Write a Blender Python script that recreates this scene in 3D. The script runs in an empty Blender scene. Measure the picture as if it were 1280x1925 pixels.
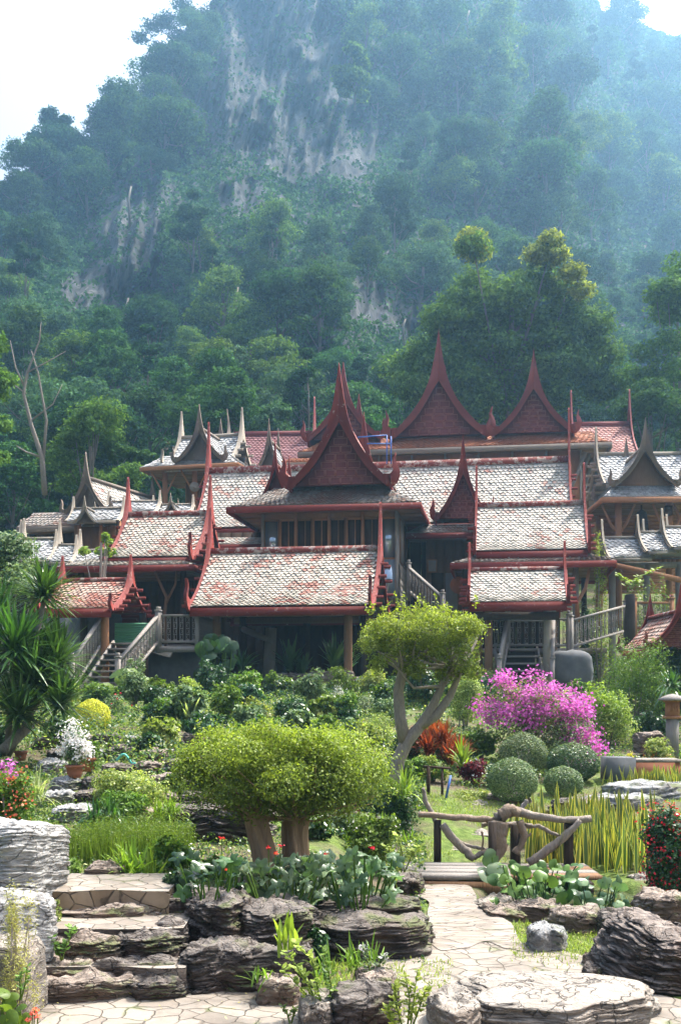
import bpy, math, random
import numpy as np
from mathutils import Vector, Matrix

scene = bpy.context.scene
R = math.radians
# ---------------------------------------------------------------- camera, sky, sun, exposure
F, CX, HY, CZ = 2063.0, 640.0, 1300.0, 2.2      # focal length in photo pixels, centre column, horizon row, eye height
cam_data = bpy.data.cameras.new("camera")
cam = bpy.data.objects.new("camera", cam_data)
scene.collection.objects.link(cam)
cam.location = (0, 0, CZ)
cam.rotation_euler = (R(90), 0, 0)
cam_data.sensor_fit = 'VERTICAL'
cam_data.sensor_height = 36
cam_data.lens = F / 1925 * 36
cam_data.shift_y = (HY - 962.5) / 1925
cam_data.clip_start = 0.1
cam_data.clip_end = 2000
scene.camera = cam

SUN_EL, SUN_AZ = R(61), R(52)
world = bpy.data.worlds.new("World")
scene.world = world
world.use_nodes = True
wn = world.node_tree
wn.nodes.clear()
sky = wn.nodes.new("ShaderNodeTexSky")
sky.sky_type = 'NISHITA'
sky.sun_disc = False
sky.sun_elevation = SUN_EL
sky.sun_rotation = SUN_AZ
sky.air_density = 1.0
sky.dust_density = 10.0
sky.ozone_density = 0.4
bg = wn.nodes.new("ShaderNodeBackground")
bg.inputs[1].default_value = 0.15
wo = wn.nodes.new("ShaderNodeOutputWorld")
wn.links.new(sky.outputs[0], bg.inputs[0])
wn.links.new(bg.outputs[0], wo.inputs[0])

sun_data = bpy.data.lights.new("sun", 'SUN')
sun_data.energy = 3.9
sun_data.angle = R(0.53)
sun_data.color = (1.0, 0.95, 0.87)
sun = bpy.data.objects.new("sun", sun_data)
scene.collection.objects.link(sun)
sdir = Vector((math.cos(SUN_EL) * math.sin(SUN_AZ), math.cos(SUN_EL) * math.cos(SUN_AZ), math.sin(SUN_EL)))
sun.rotation_euler = sdir.to_track_quat('Z', 'Y').to_euler()
sun.location = (60, 40, 200)

scene.view_settings.view_transform = 'Standard'
scene.view_settings.look = 'None'
scene.view_settings.exposure = 1.35
scene.view_settings.gamma = 1
scene.cycles.max_bounces = 7
scene.cycles.diffuse_bounces = 3
scene.cycles.transmission_bounces = 3
scene.cycles.transparent_max_bounces = 8
scene.cycles.volume_bounces = 1
scene.cycles.caustics_reflective = False
scene.cycles.caustics_refractive = False

rng = np.random.default_rng(7)
random.seed(7)

# ---------------------------------------------------------------- helpers
def P(px, py, Y):
    return Vector(((px - CX) / F * Y, Y, CZ + (HY - py) / F * Y))

def nrm(a):
    return a / np.maximum(np.linalg.norm(a, axis=-1, keepdims=True), 1e-9)

def _hash(i, j, k):
    n = (i * 374761393 + j * 668265263 + k * 2147483647 + 1013904223) & 0xffffffff
    n = ((n ^ (n >> 13)) * 1274126177) & 0xffffffff
    n = ((n ^ (n >> 16)) * 2246822519) & 0xffffffff
    return ((n ^ (n >> 15)) & 0xffff) / 65535.0

def vnoise(p):
    p = np.asarray(p, float)
    i = np.floor(p).astype(np.int64)
    f = p - i
    f = f * f * (3 - 2 * f)
    x, y, z = i[..., 0], i[..., 1], i[..., 2]
    fx, fy, fz = f[..., 0], f[..., 1], f[..., 2]
    r = 0
    for dx in (0, 1):
        for dy in (0, 1):
            for dz in (0, 1):
                w = (fx if dx else 1 - fx) * (fy if dy else 1 - fy) * (fz if dz else 1 - fz)
                r = r + w * _hash(x + dx, y + dy, z + dz)
    return r * 2 - 1

def fbm(p, octv=4, gain=0.5):
    p = np.asarray(p, float)
    r, a = 0, 1.0
    for o in range(octv):
        r = r + a * vnoise(p * (2.03 ** o) + 17.3 * o)
        a *= gain
    return r

WM = {}
def wm(o):
    return WM.get(o.name, Matrix())

def register(o, loc=(0, 0, 0), rz=0.0, parent=None):
    m = Matrix.Translation(Vector(loc)) @ Matrix.Rotation(rz, 4, 'Z')
    WM[o.name] = m
    if parent is not None:
        o.parent = parent
        m = wm(parent).inverted() @ m
    o.location = m.to_translation()
    o.rotation_euler = (0, 0, m.to_euler().z)
    return o

def tag(o, label=None, cat=None, group=None, kind=None):
    if label: o['label'] = label
    if cat: o['category'] = cat
    if group: o['group'] = group
    if kind: o['kind'] = kind
    return o

def thing(name, label, cat, loc=(0, 0, 0), rz=0.0, group=None):
    o = bpy.data.objects.new(name, None)
    scene.collection.objects.link(o)
    register(o, loc, rz)
    o.empty_display_size = 0.3
    return tag(o, label, cat, group)

def copy_thing(src, loc, rz=0.0, scale=1.0, label=None, group=None):
    r = src.copy()
    scene.collection.objects.link(r)
    r.location = loc
    r.rotation_euler = (0, 0, rz)
    r.scale = (scale,) * 3 if not hasattr(scale, '__len__') else scale
    if label: r['label'] = label
    if group: r['group'] = group
    for ch in src.children:
        c = ch.copy()
        scene.collection.objects.link(c)
        c.parent = r
        for g in ch.children:
            d = g.copy()
            scene.collection.objects.link(d)
            d.parent = c
    return r

class MB:
    def __init__(self):
        self.V, self.L, self.S, self.M, self.n = [], [], [], [], 0
    def add(self, V, Fs, mi=0):
        V = np.asarray(V, float).reshape(-1, 3)
        if isinstance(Fs, np.ndarray):
            self.L.append((Fs + self.n).ravel())
            self.S.append(np.full(len(Fs), Fs.shape[1]))
            k = len(Fs)
        else:
            self.L.append(np.array([i + self.n for f in Fs for i in f]))
            self.S.append(np.array([len(f) for f in Fs]))
            k = len(Fs)
        self.M.append(np.full(k, mi))
        self.V.append(V)
        self.n += len(V)
        return self
    def box(self, c, s, rz=0.0, mi=0, tilt=None):
        x, y, z = [v / 2 for v in s]
        V = np.array([[a, b, d] for a in (-x, x) for b in (-y, y) for d in (-z, z)])
        if tilt is not None:
            V = V @ np.array(tilt.to_3x3()).T
        if rz:
            cc, ss = math.cos(rz), math.sin(rz)
            V = V @ np.array([[cc, ss, 0], [-ss, cc, 0], [0, 0, 1]])
        V = V + np.array(c)
        return self.add(V, [[0, 1, 3, 2], [4, 6, 7, 5], [0, 4, 5, 1], [2, 3, 7, 6], [0, 2, 6, 4], [1, 5, 7, 3]], mi)
    def beam(self, p0, p1, w, h, mi=0):
        p0, p1 = np.array(p0, float), np.array(p1, float)
        d = nrm(p1 - p0)
        up = np.array([0, 0, 1.0]) if abs(d[2]) < .95 else np.array([0, 1.0, 0])
        s = nrm(np.cross(d, up)); u = np.cross(s, d)
        V = [p + s * a * w / 2 + u * b * h / 2 for p in (p0, p1) for a in (-1, 1) for b in (-1, 1)]
        return self.add(V, [[0, 1, 3, 2], [4, 6, 7, 5], [0, 4, 5, 1], [2, 3, 7, 6], [0, 2, 6, 4], [1, 5, 7, 3]], mi)
    def prism(self, pts, y0, y1, mi=0, axis='y', fn=None):
        """outline in the x-z plane, extruded from y0 to y1; fn maps points"""
        k = len(pts)
        pts = np.array(pts, float)
        a = np.column_stack([pts[:, 0], np.full(k, y0), pts[:, 1]])
        b = np.column_stack([pts[:, 0], np.full(k, y1), pts[:, 1]])
        V = np.vstack([a, b])
        if axis == 'x':
            V = V[:, [1, 0, 2]]
        if fn is not None:
            V = fn(V)
        Fs = [list(range(k)), list(range(2 * k - 1, k - 1, -1))] + [[i, i + k, (i + 1) % k + k, (i + 1) % k] for i in range(k)]
        return self.add(V, Fs, mi)
    def strip(self, lo, hi, y0, y1, mi=0, axis='y'):
        """solid band between two equal-length 2-D curves (x, z), thickness y0..y1"""
        lo, hi = np.array(lo, float), np.array(hi, float)
        k = len(lo)
        V = []
        for c in (lo, hi):
            for y in (y0, y1):
                V.append(np.column_stack([c[:, 0], np.full(k, y), c[:, 1]]))
        V = np.vstack(V)
        if axis == 'x': V = V[:, [1, 0, 2]]
        i = np.arange(k - 1)
        q = []
        for a, b in ((0, 1), (2, 3), (0, 2), (1, 3)):
            q.append(np.column_stack([a * k + i, a * k + i + 1, b * k + i + 1, b * k + i]))
        self.add(V, np.vstack(q), mi)
        n0 = self.n - 4 * k
        self.L.append(np.array([0, k, 3 * k, 2 * k, k - 1, 2 * k - 1, 4 * k - 1, 3 * k - 1]) + n0)
        self.S.append(np.array([4, 4])); self.M.append(np.array([mi, mi]))
        return self
    def grid(self, V, mi=0, closed=False):
        """V: (r, c, 3)"""
        r, c = V.shape[:2]
        idx = np.arange(r * c).reshape(r, c)
        a, b = idx[:-1, :-1], idx[:-1, 1:]
        d, e = idx[1:, :-1], idx[1:, 1:]
        q = np.stack([a, b, e, d], -1).reshape(-1, 4)
        if closed:
            q2 = np.stack([idx[:-1, -1], idx[:-1, 0], idx[1:, 0], idx[1:, -1]], -1).reshape(-1, 4)
            q = np.vstack([q, q2])
        return self.add(V.reshape(-1, 3), q, mi)
    def tube(self, pts, rad, k=8, mi=0, rough=0.0, cap=True):
        pts = np.array(pts, float)
        n = len(pts)
        rad = np.full(n, rad) if np.isscalar(rad) else np.interp(np.linspace(0, 1, n), np.linspace(0, 1, len(rad)), rad)
        d = nrm(np.gradient(pts, axis=0))
        ref = np.array([0.13, 0.31, 1.0]) if abs(d[0][2]) < .9 else np.array([1.0, .1, 0])
        ang = np.linspace(0, 2 * np.pi, k, endpoint=False)
        rings = []
        for i in range(n):
            s = nrm(np.cross(d[i], ref)); u = np.cross(s, d[i])
            r = rad[i] * (1 + (rough * rng.uniform(-1, 1, k) if rough else 0))
            rings.append(pts[i] + (np.cos(ang) * r)[:, None] * s + (np.sin(ang) * r)[:, None] * u if rough else
                         pts[i] + rad[i] * (np.cos(ang)[:, None] * s + np.sin(ang)[:, None] * u))
        V = np.array(rings)
        self.grid(V, mi, closed=True)
        n0 = self.n - n * k
        if cap:
            self.L.append(np.r_[n0 + np.arange(k)[::-1], n0 + (n - 1) * k + np.arange(k)])
            self.S.append(np.array([k, k])); self.M.append(np.array([mi, mi]))
        return self
    def leaves(self, C, N, size, aspect=0.5, mi=0, T=None, jitter=0.3):
        """one four-sided leaf per centre, facing N"""
        n = len(C)
        if T is None: T = rng.normal(size=(n, 3))
        N = nrm(N)
        b = nrm(np.cross(N, T)); t = np.cross(b, N)
        s = (size * rng.uniform(1 - jitter, 1 + jitter, n))[:, None] if np.isscalar(size) else size[:, None]
        V = np.stack([C - t * s / 2, C + b * s * aspect / 2 - t * s * .05, C + t * s / 2, C - b * s * aspect / 2 - t * s * .05], 1).reshape(-1, 3)
        return self.add(V, np.arange(4 * n).reshape(n, 4), mi)
    def build(self, name, mats, parent=None, loc=(0, 0, 0), rz=0.0, smooth=False, world_verts=False):
        me = bpy.data.meshes.new(name)
        V = np.vstack(self.V); L = np.concatenate(self.L).astype(np.int32); S = np.concatenate(self.S).astype(np.int32)
        M = np.concatenate(self.M).astype(np.int32)
        if world_verts:
            V = V - np.array(loc)
            if rz:
                c, s = math.cos(rz), math.sin(rz)
                V = V @ np.array([[c, -s, 0], [s, c, 0], [0, 0, 1]])
        me.vertices.add(len(V)); me.vertices.foreach_set("co", V.astype(np.float32).ravel())
        me.loops.add(len(L)); me.loops.foreach_set("vertex_index", L)
        me.polygons.add(len(S))
        st = np.zeros(len(S), np.int32); st[1:] = np.cumsum(S)[:-1]
        me.polygons.foreach_set("loop_start", st)
        me.polygons.foreach_set("loop_total", S)
        mats = mats if isinstance(mats, (list, tuple)) else [mats]
        for m in mats: me.materials.append(m)
        if len(mats) > 1: me.polygons.foreach_set("material_index", M)
        if smooth: me.polygons.foreach_set("use_smooth", np.ones(len(S), bool))
        me.update(calc_edges=True)
        o = bpy.data.objects.new(name, me)
        scene.collection.objects.link(o)
        return register(o, loc, rz, parent)

# ---------------------------------------------------------------- materials
class Mat:
    def __init__(self, name):
        self.m = bpy.data.materials.new(name); self.m.use_nodes = True
        self.t = self.m.node_tree; self.t.nodes.clear()
        self.out = self.t.nodes.new("ShaderNodeOutputMaterial")
    def n(self, kind, *ins, **props):
        nd = self.t.nodes.new(kind)
        for k, v in props.items(): setattr(nd, k, v)
        for i, v in ins:
            self.set(nd.inputs[i], v)
        return nd
    def set(self, sock, v):
        if isinstance(v, bpy.types.NodeSocket): self.t.links.new(v, sock)
        elif isinstance(v, bpy.types.Node): self.t.links.new(v.outputs[0], sock)
        else:
            if hasattr(v, '__len__') and len(v) == 3 and sock.type == 'RGBA': v = (*v, 1)
            sock.default_value = v
    def coords(self, scale=(1, 1, 1), rot=(0, 0, 0), world=False):
        tc = self.n("ShaderNodeNewGeometry").outputs[0] if world else self.n("ShaderNodeTexCoord").outputs[3]
        mp = self.n("ShaderNodeMapping", (0, tc), (2, rot), (3, scale))
        return mp.outputs[0]
    def noise(self, scale, detail=4, vec=None, rough=.55, dist=0):
        nd = self.n("ShaderNodeTexNoise", ("Scale", scale), ("Detail", detail), ("Roughness", rough), ("Distortion", dist))
        self.set(nd.inputs["Vector"], vec if vec is not None else self.coords())
        return nd.outputs[0]
    def ramp(self, fac, stops, interp='LINEAR'):
        nd = self.n("ShaderNodeValToRGB", (0, fac))
        cr = nd.color_ramp; cr.interpolation = interp
        while len(cr.elements) < len(stops): cr.elements.new(0.5)
        for e, (p, c) in zip(cr.elements, stops):
            e.position = p
            e.color = (c, c, c, 1) if np.isscalar(c) else (*c, 1)
        return nd.outputs[0]
    def mix(self, fac, a, b, mode='MIX'):
        nd = self.n("ShaderNodeMix", data_type='RGBA', blend_type=mode)
        self.set(nd.inputs[0], fac); self.set(nd.inputs[6], a); self.set(nd.inputs[7], b)
        return nd.outputs[2]
    def math(self, op, a, b=0.0, c=0.0):
        return self.n("ShaderNodeMath", (0, a), (1, b), (2, c), operation=op).outputs[0]
    def island(self): return self.n("ShaderNodeNewGeometry").outputs["Random Per Island"]
    def objrand(self): return self.n("ShaderNodeObjectInfo").outputs["Random"]
    def bump(self, h, strength=.5, dist=.02):
        return self.n("ShaderNodeBump", ("Strength", strength), ("Distance", dist), ("Height", h)).outputs[0]
    def finish(self, col, rough=.8, bump=None, spec=.3, metal=0, extra=None):
        p = self.n("ShaderNodeBsdfPrincipled", ("Base Color", col), ("Roughness", rough), ("Specular IOR Level", spec), ("Metallic", metal))
        if bump is not None: self.set(p.inputs["Normal"], bump)
        self.t.links.new(p.outputs[0], self.out.inputs[0])
        return self.m

def leaf_mat(name, c0, c1, trans=.38, gloss=.5, tcol=(1.25, 1.3, .55), vary=.25, spec=.2):
    m = Mat(name)
    col = m.ramp(m.island(), [(0.0, c0), (0.75, c1), (1.0, tuple(min(1, v * 1.5) for v in c1))])
    big = m.noise(0.9, 3)
    v = m.math('MULTIPLY_ADD', m.objrand(), vary, 1 - vary / 2)
    v2 = m.math('MULTIPLY', v, m.math('MULTIPLY_ADD', big, .5, .75))
    col = m.n("ShaderNodeHueSaturation", ("Color", col), ("Value", v2), ("Hue", m.math('MULTIPLY_ADD', m.objrand(), .03, .485))).outputs[0]
    p = m.n("ShaderNodeBsdfPrincipled", ("Base Color", col), ("Roughness", gloss), ("Specular IOR Level", spec))
    tc = m.mix(1.0, col, tcol, 'MULTIPLY')
    t = m.n("ShaderNodeBsdfTranslucent", (0, tc))
    s = m.n("ShaderNodeMixShader", (0, trans), (1, p), (2, t))
    m.t.links.new(s.outputs[0], m.out.inputs[0])
    return m.m

def flat_mat(name, c, rough=.7, n=.25, sc=3, spec=.3):
    m = Mat(name)
    f = m.noise(sc, 5)
    col = m.mix(f, tuple(v * (1 - n) for v in c), tuple(min(1, v * (1 + n)) for v in c))
    return m.finish(col, rough, m.bump(f, .3, .02), spec)

def tile_mat(name, pale, mid, red, redness, patch=.9, rough=.75):
    m = Mat(name)
    isl = m.island()
    base = m.ramp(isl, [(0, mid), (.45, pale), (.85, tuple(min(1, v * 1.12) for v in pale)), (1, tuple(v * .6 for v in mid))])
    vec = m.coords((.8, 1, 1.5))
    f = m.noise(patch, 5, vec, .65)
    f2 = m.math('ADD', f, m.math('MULTIPLY', isl, .22))
    mask = m.ramp(f2, [(0.62 - redness, 0), (0.72 - redness, 1)])
    col = m.mix(mask, base, red)
    st = m.noise(1.6, 5, m.coords((5, .45, .45)), .6)
    col = m.mix(m.math('MULTIPLY', m.ramp(st, [(.45, 0), (.72, .8)]), .8), col, tuple(v * .62 for v in mid))
    g = m.noise(22, 4)
    col = m.mix(m.math('MULTIPLY', g, .45), col, tuple(v * .35 for v in mid))
    return m.finish(col, rough, m.bump(g, .35, .01), .3)

def paint_mat(name, c, worn, amount=.38):
    m = Mat(name)
    vec = m.coords((1, 1, 1))
    f = m.noise(5, 8, vec, .7)
    mask = m.ramp(f, [(1 - amount, 0), (1 - amount + .06, 1)])
    f3 = m.noise(1.3, 3)
    base = m.mix(f3, tuple(v * .65 for v in c), tuple(min(1, v * 1.25) for v in c))
    col = m.mix(mask, base, worn)
    return m.finish(col, .72, m.bump(f, .5, .012), .22)

def wood_mat(name, c0, c1, scale=(8, 8, 1), rough=.8):
    m = Mat(name)
    f = m.noise(4, 6, m.coords(scale), .65, .4)
    f2 = m.noise(1.1, 3)
    col = m.mix(f, c0, c1)
    col = m.mix(m.math('MULTIPLY', f2, .5), col, tuple(v * .45 for v in c0))
    return m.finish(col, rough, m.bump(f, .9, .02), .2)

def rock_mat(name, dark, mid, light, lay=9.0, moss=None, tilt=(0, 0, 0), warm=(.25, .14, .09), warm_amt=.3, rough=.8):
    m = Mat(name)
    v1 = m.coords((1.3, 1.3, lay), tilt)
    f = m.noise(2.2, 8, v1, .68, .35)
    fine = m.noise(30, 5)
    big = m.noise(1.4, 4)
    col = m.ramp(f, [(.3, dark), (.5, mid), (.68, light)])
    col = m.mix(m.ramp(big, [(.5, 0), (.72, warm_amt)]), col, warm)
    # upward faces blend into the palest tone, broken up by noise
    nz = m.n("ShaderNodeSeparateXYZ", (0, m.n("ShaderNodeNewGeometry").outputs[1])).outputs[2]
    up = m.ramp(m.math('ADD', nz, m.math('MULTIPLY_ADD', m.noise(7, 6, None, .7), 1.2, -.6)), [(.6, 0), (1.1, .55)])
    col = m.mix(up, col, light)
    nv = m.n("ShaderNodeTexNoise", ("Scale", 3.0), ("Detail", 4)); m.set(nv.inputs["Vector"], m.coords())
    wv = m.n("ShaderNodeVectorMath", (0, m.coords((1, 1, lay * .35), tilt)), operation='ADD')
    m.set(wv.inputs[1], m.n("ShaderNodeVectorMath", (0, nv.outputs[1]), (1, (1.4, 1.4, 1.0)), operation='MULTIPLY').outputs[0])
    cr = m.n("ShaderNodeTexVoronoi", ("Scale", 2.0), ("Vector", wv.outputs[0]), feature='DISTANCE_TO_EDGE').outputs["Distance"]
    crk = m.ramp(m.math('ADD', cr, m.math('MULTIPLY_ADD', m.noise(5, 4), .06, -.03)), [(.0, 0), (.022, 1)])
    col = m.mix(m.math('MULTIPLY_ADD', crk, .6, .4), tuple(v * .6 for v in dark), col)
    if moss:
        mf = m.noise(3, 5)
        col = m.mix(m.math('MULTIPLY', m.ramp(mf, [(.52, 0), (.62, .85)]), m.ramp(nz, [(.2, 0), (.6, 1)])), col, moss)
    h = m.math('ADD', m.math('ADD', f, m.math('MULTIPLY', fine, .3)), m.math('MULTIPLY', crk, .5))
    return m.finish(col, rough, m.bump(h, 1.0, .05), .3)

def flag_mat(name, scale=2.3, a=(.22, .185, .15), b=(.35, .305, .255), crack=(.12, .10, .075), squash=(1, 1, 1)):
    m = Mat(name)
    nv = m.n("ShaderNodeTexNoise", ("Scale", 2.5), ("Detail", 3)); m.set(nv.inputs["Vector"], m.coords())
    vec0 = m.n("ShaderNodeVectorMath", (0, m.coords(squash)), operation='ADD')
    sc = m.n("ShaderNodeVectorMath", (0, nv.outputs[1]), (1, (.22, .22, 0)), operation='MULTIPLY')
    m.set(vec0.inputs[1], sc.outputs[0])
    ve = m.n("ShaderNodeTexVoronoi", ("Scale", scale), ("Vector", vec0.outputs[0]), feature='DISTANCE_TO_EDGE')
    vc = m.n("ShaderNodeTexVoronoi", ("Scale", scale), ("Vector", vec0.outputs[0]), feature='F1')
    rnd = m.n("ShaderNodeSeparateColor", (0, vc.outputs["Color"])).outputs[0]
    g = m.noise(14, 6, None, .7)
    col = m.ramp(rnd, [(0, a), (.5, b), (1, tuple(v * .8 for v in b))])
    col = m.mix(m.math('MULTIPLY', g, .5), col, tuple(v * .55 for v in a))
    w = m.math('ADD', ve.outputs["Distance"], m.math('MULTIPLY_ADD', g, .09, -.045))
    edge = m.ramp(w, [(.004, 0), (.035, 1)])
    dirt = m.ramp(m.noise(1.7, 7, None, .7), [(.47, 0), (.66, .75)])
    col = m.mix(dirt, col, tuple(v * .5 for v in a))
    col = m.mix(m.math('MULTIPLY_ADD', edge, .8, .2), crack, col)
    mossy = m.math('MULTIPLY', m.ramp(m.noise(2.6, 6, None, .7), [(.55, 0), (.66, .7)]), m.ramp(w, [(.03, 1), (.13, 0)]))
    col = m.mix(mossy, col, (.10, .13, .03))
    h = m.math('ADD', m.math('MULTIPLY', edge, 1.0), m.math('ADD', m.math('MULTIPLY', g, .25), m.math('MULTIPLY', rnd, .6)))
    return m.finish(col, .75, m.bump(h, .8, .02), .35)

MT = {}
MT['panel_frame'] = None
MT['red'] = paint_mat("red_paint", (.20, .034, .028), (.34, .20, .165), .40)
MT['red_worn'] = paint_mat("worn_ridge_paint", (.22, .05, .04), (.42, .33, .29), .50)
MT['maroon'] = paint_mat("maroon_paint", (.22, .058, .055), (.30, .12, .11), .36)
MT['panel_frame'] = paint_mat('panel_moulding', (.34, .12, .10), (.42, .2, .18), .36)
MT['orange_wood'] = wood_mat("orange_varnished_wood", (.38, .12, .05), (.52, .22, .10))
MT['grey_board'] = paint_mat("weathered_grey_board", (.20, .16, .13), (.34, .28, .23), .40)
MT['pale_board'] = paint_mat("weathered_pale_board", (.30, .26, .21), (.45, .40, .33), .4)
MT['tile_main'] = tile_mat("lichened_red_tile", (.46, .405, .345), (.31, .30, .255), (.27, .085, .06), -.02)
MT['tile_pale'] = tile_mat("lichened_pale_tile", (.47, .425, .375), (.32, .32, .285), (.30, .12, .09), -.075)
MT['tile_red'] = tile_mat("lichened_brown_tile", (.44, .33, .27), (.30, .20, .16), (.30, .09, .06), .05)
MT['tile_grey'] = tile_mat("grey_wood_tile", (.43, .435, .44), (.30, .30, .30), (.25, .23, .22), -.12)
MT['tile_maroon'] = tile_mat("maroon_tile", (.24, .11, .12), (.18, .07, .08), (.16, .05, .055), .12)
MT['tile_pink'] = tile_mat("pink_tile", (.44, .25, .22), (.34, .17, .15), (.30, .12, .10), .10)
MT['tile_rust'] = tile_mat("rust_tile", (.40, .19, .10), (.30, .12, .06), (.36, .12, .05), .15)
MT['tile_dull'] = tile_mat("mossy_grey_tile", (.30, .27, .24), (.19, .165, .15), (.20, .11, .08), .03)
MT['wood_grey'] = wood_mat("grey_weathered_wood", (.22, .195, .175), (.38, .345, .31))
MT['wood_brown'] = wood_mat("brown_wood", (.18, .095, .05), (.34, .20, .115))
MT['wood_dark'] = wood_mat("dark_wood", (.035, .025, .02), (.09, .065, .05))
MT['wood_warm'] = wood_mat("warm_wood", (.34, .15, .07), (.52, .27, .14))
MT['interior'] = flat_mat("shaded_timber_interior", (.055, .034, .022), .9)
MT['concrete'] = flat_mat("grey_concrete", (.12, .125, .13), .9, .35, 6)
g_ = Mat("window_glass")
MT['glass'] = g_.finish((.42, .52, .62), .08, None, .9, .65)
MT['wood_bark'] = wood_mat("pale_bark", (.13, .105, .085), (.52, .45, .38), (9, 9, 2.5))
MT['wood_trunk'] = wood_mat("warm_bark", (.20, .12, .07), (.58, .40, .26), (9, 9, 1.2))
MT['driftwood'] = wood_mat('driftwood', (.15, .105, .075), (.46, .36, .27), (8, 8, 3))
MT['bark_far'] = flat_mat("forest_bark", (.16, .14, .12), .9)

# ---------------------------------------------------------------- ground
COLS = [
    (180, [(0, 0), (7.7, 0), (7.9, .05), (8.3, .12), (8.7, .2), (8.95, .3), (9.6, .5), (11, .5), (13, .56), (14.5, .7), (16, .85), (18, 1.05), (20, 1.3), (23, 1.65), (25, 1.9), (30, 2.15), (36, 2.2)]),
    (440, [(0, 0), (8.8, 0), (9.3, .40), (12, .55), (14, .65), (16, .8), (18, 1.0), (20, 1.25), (24, 1.7), (28, 1.95), (36, 2.1)]),
    (600, [(0, 0), (9.5, 0), (10.1, .42), (12, .58), (14, .62), (16, .75), (18, .95), (20, 1.2), (24, 1.65), (28, 1.95), (36, 2.1)]),
    (760, [(0, 0), (12.4, 0), (14, .12), (16, .38), (18, .62), (20, .88), (24, 1.4), (28, 1.8), (36, 2.1)]),
    (1000, [(0, 0), (13.6, 0), (15, .15), (17, .35), (19, .5), (21, .65), (23, .95), (25, 1.2), (28, 1.6), (31, 2.0), (36, 2.2)]),
    (1300, [(0, 0), (12, 0), (15, .2), (17, .45), (19, .6), (21, .75), (23, .95), (25, 1.2), (28, 1.6), (31, 2.0), (36, 2.2)]),
]
FAR = [(36, 2.2), (40, 2.8), (46, 5.0), (52, 7.5), (58, 9.3), (70, 10)]

def G(x, Y):
    x, Y = np.asarray(x, float), np.asarray(Y, float)
    Yc = np.maximum(Y, 3.0)
    px = CX + x * F / Yc
    zs = np.array([np.interp(np.minimum(Yc, 36), [a for a, b in pr], [b for a, b in pr]) for _, pr in COLS])
    cp = np.array([c for c, _ in COLS], float)
    pc = np.clip(px, cp[0], cp[-1])
    i = np.clip(np.searchsorted(cp, pc) - 1, 0, len(cp) - 2)
    t = (pc - cp[i]) / (cp[i + 1] - cp[i])
    t = t * t * (3 - 2 * t)
    z = np.take_along_axis(zs, i[None], 0)[0] * (1 - t) + np.take_along_axis(zs, (i + 1)[None], 0)[0] * t
    z = z + np.where(Yc > 36, np.interp(Yc, [a for a, b in FAR], [b for a, b in FAR]) - 2.2, 0)
    bump = fbm(np.stack([x * .9, Y * .9, x * 0], -1), 3) * .05 * np.clip((Yc - 7) / 6, 0, 1)
    return z + bump

def g1(x, Y):
    return float(G(np.array([x]), np.array([Y]))[0])

def on_ground(px, Y, dz=0.0):
    x = (px - CX) / F * Y
    return Vector((x, Y, g1(x, Y) + dz))

Ys = np.r_[-30, -15, -6, 0, 2, 3, 4, 5, np.arange(5.5, 16, .09), np.arange(16, 37, .22), np.arange(37, 62, 1.2), 70, 90, 130, 200, 238]
U = np.linspace(-1, 1, 241)
XX = []
for Y in Ys:
    w = .46 * max(Y, 4) + 3
    x = U * w
    x = np.r_[-240, -150, -90, x, 90, 150, 240] if w < 85 else np.r_[-240, -200, -150, x, 150, 200, 240]
    XX.append(x)
XX = np.array(XX); YY = np.repeat(Ys[:, None], XX.shape[1], 1)
ZZ = G(XX.ravel(), YY.ravel()).reshape(XX.shape)
# shallow basin for the lily pond beside the bridge
ppx = CX + XX * F / np.maximum(YY, 3)
pond = np.clip(1 - np.sqrt(((ppx - 1060) / 165) ** 2 + ((YY - 11.6) / 1.35) ** 2), 0, 1)
ZZ = ZZ - np.clip(pond * 1.6, 0, .42)

gm = Mat("garden_ground")
n1 = gm.noise(1.1, 5); n2 = gm.noise(9, 6); n3 = gm.noise(60, 4)
grass = gm.ramp(n2, [(.35, (.075, .12, .022)), (.6, (.15, .21, .05)), (.75, (.22, .25, .09))])
soil = gm.ramp(n3, [(.3, (.07, .052, .036)), (.7, (.20, .16, .115))])
c_ = gm.mix(gm.ramp(n1, [(.42, 1), (.60, 0)]), soil, grass)
c_ = gm.mix(gm.math('MULTIPLY', n3, .35), c_, (.04, .05, .015))
MT['ground'] = gm.finish(c_, .95, gm.bump(gm.math('ADD', n2, gm.math('MULTIPLY', n3, .5)), .8, .04), .15)
mb = MB(); mb.grid(np.stack([XX, YY, ZZ], -1))
tag(mb.build("ground", MT['ground'], smooth=True), kind='structure')

MT['flag'] = flag_mat("crazy_paving", 5.2)
MT['flag_ripple'] = flag_mat("rippled_stone_path", 3.4, (.24, .20, .16), (.38, .33, .28), (.11, .09, .07), (1, 4.2, 1))
def ribbon(rows, dz, nx=60, ny=90):
    a = np.array(rows, float)
    Yy = np.linspace(a[0, 0], a[-1, 0], ny)
    l, r = np.interp(Yy, a[:, 0], a[:, 1]), np.interp(Yy, a[:, 0], a[:, 2])
    wob = vnoise(np.stack([Yy * 2.5, Yy * 0, Yy * 0], -1)) * 12
    t = np.linspace(0, 1, nx)
    px = (l + wob)[:, None] * (1 - t) + (r - wob)[:, None] * t
    Y2 = np.repeat(Yy[:, None], nx, 1)
    Y2 = Y2 + (vnoise(np.stack([t * 5, t * 0, t * 0], -1)) * .28 - .15)[None] * (np.linspace(1, 0, ny) ** 2)[:, None] * (1 if rows[0][0] > 6 else 0)
    x = (px - CX) / F * Y2
    z = G(x.ravel(), Y2.ravel()).reshape(x.shape) + dz
    return np.stack([x, Y2, z], -1)
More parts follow.
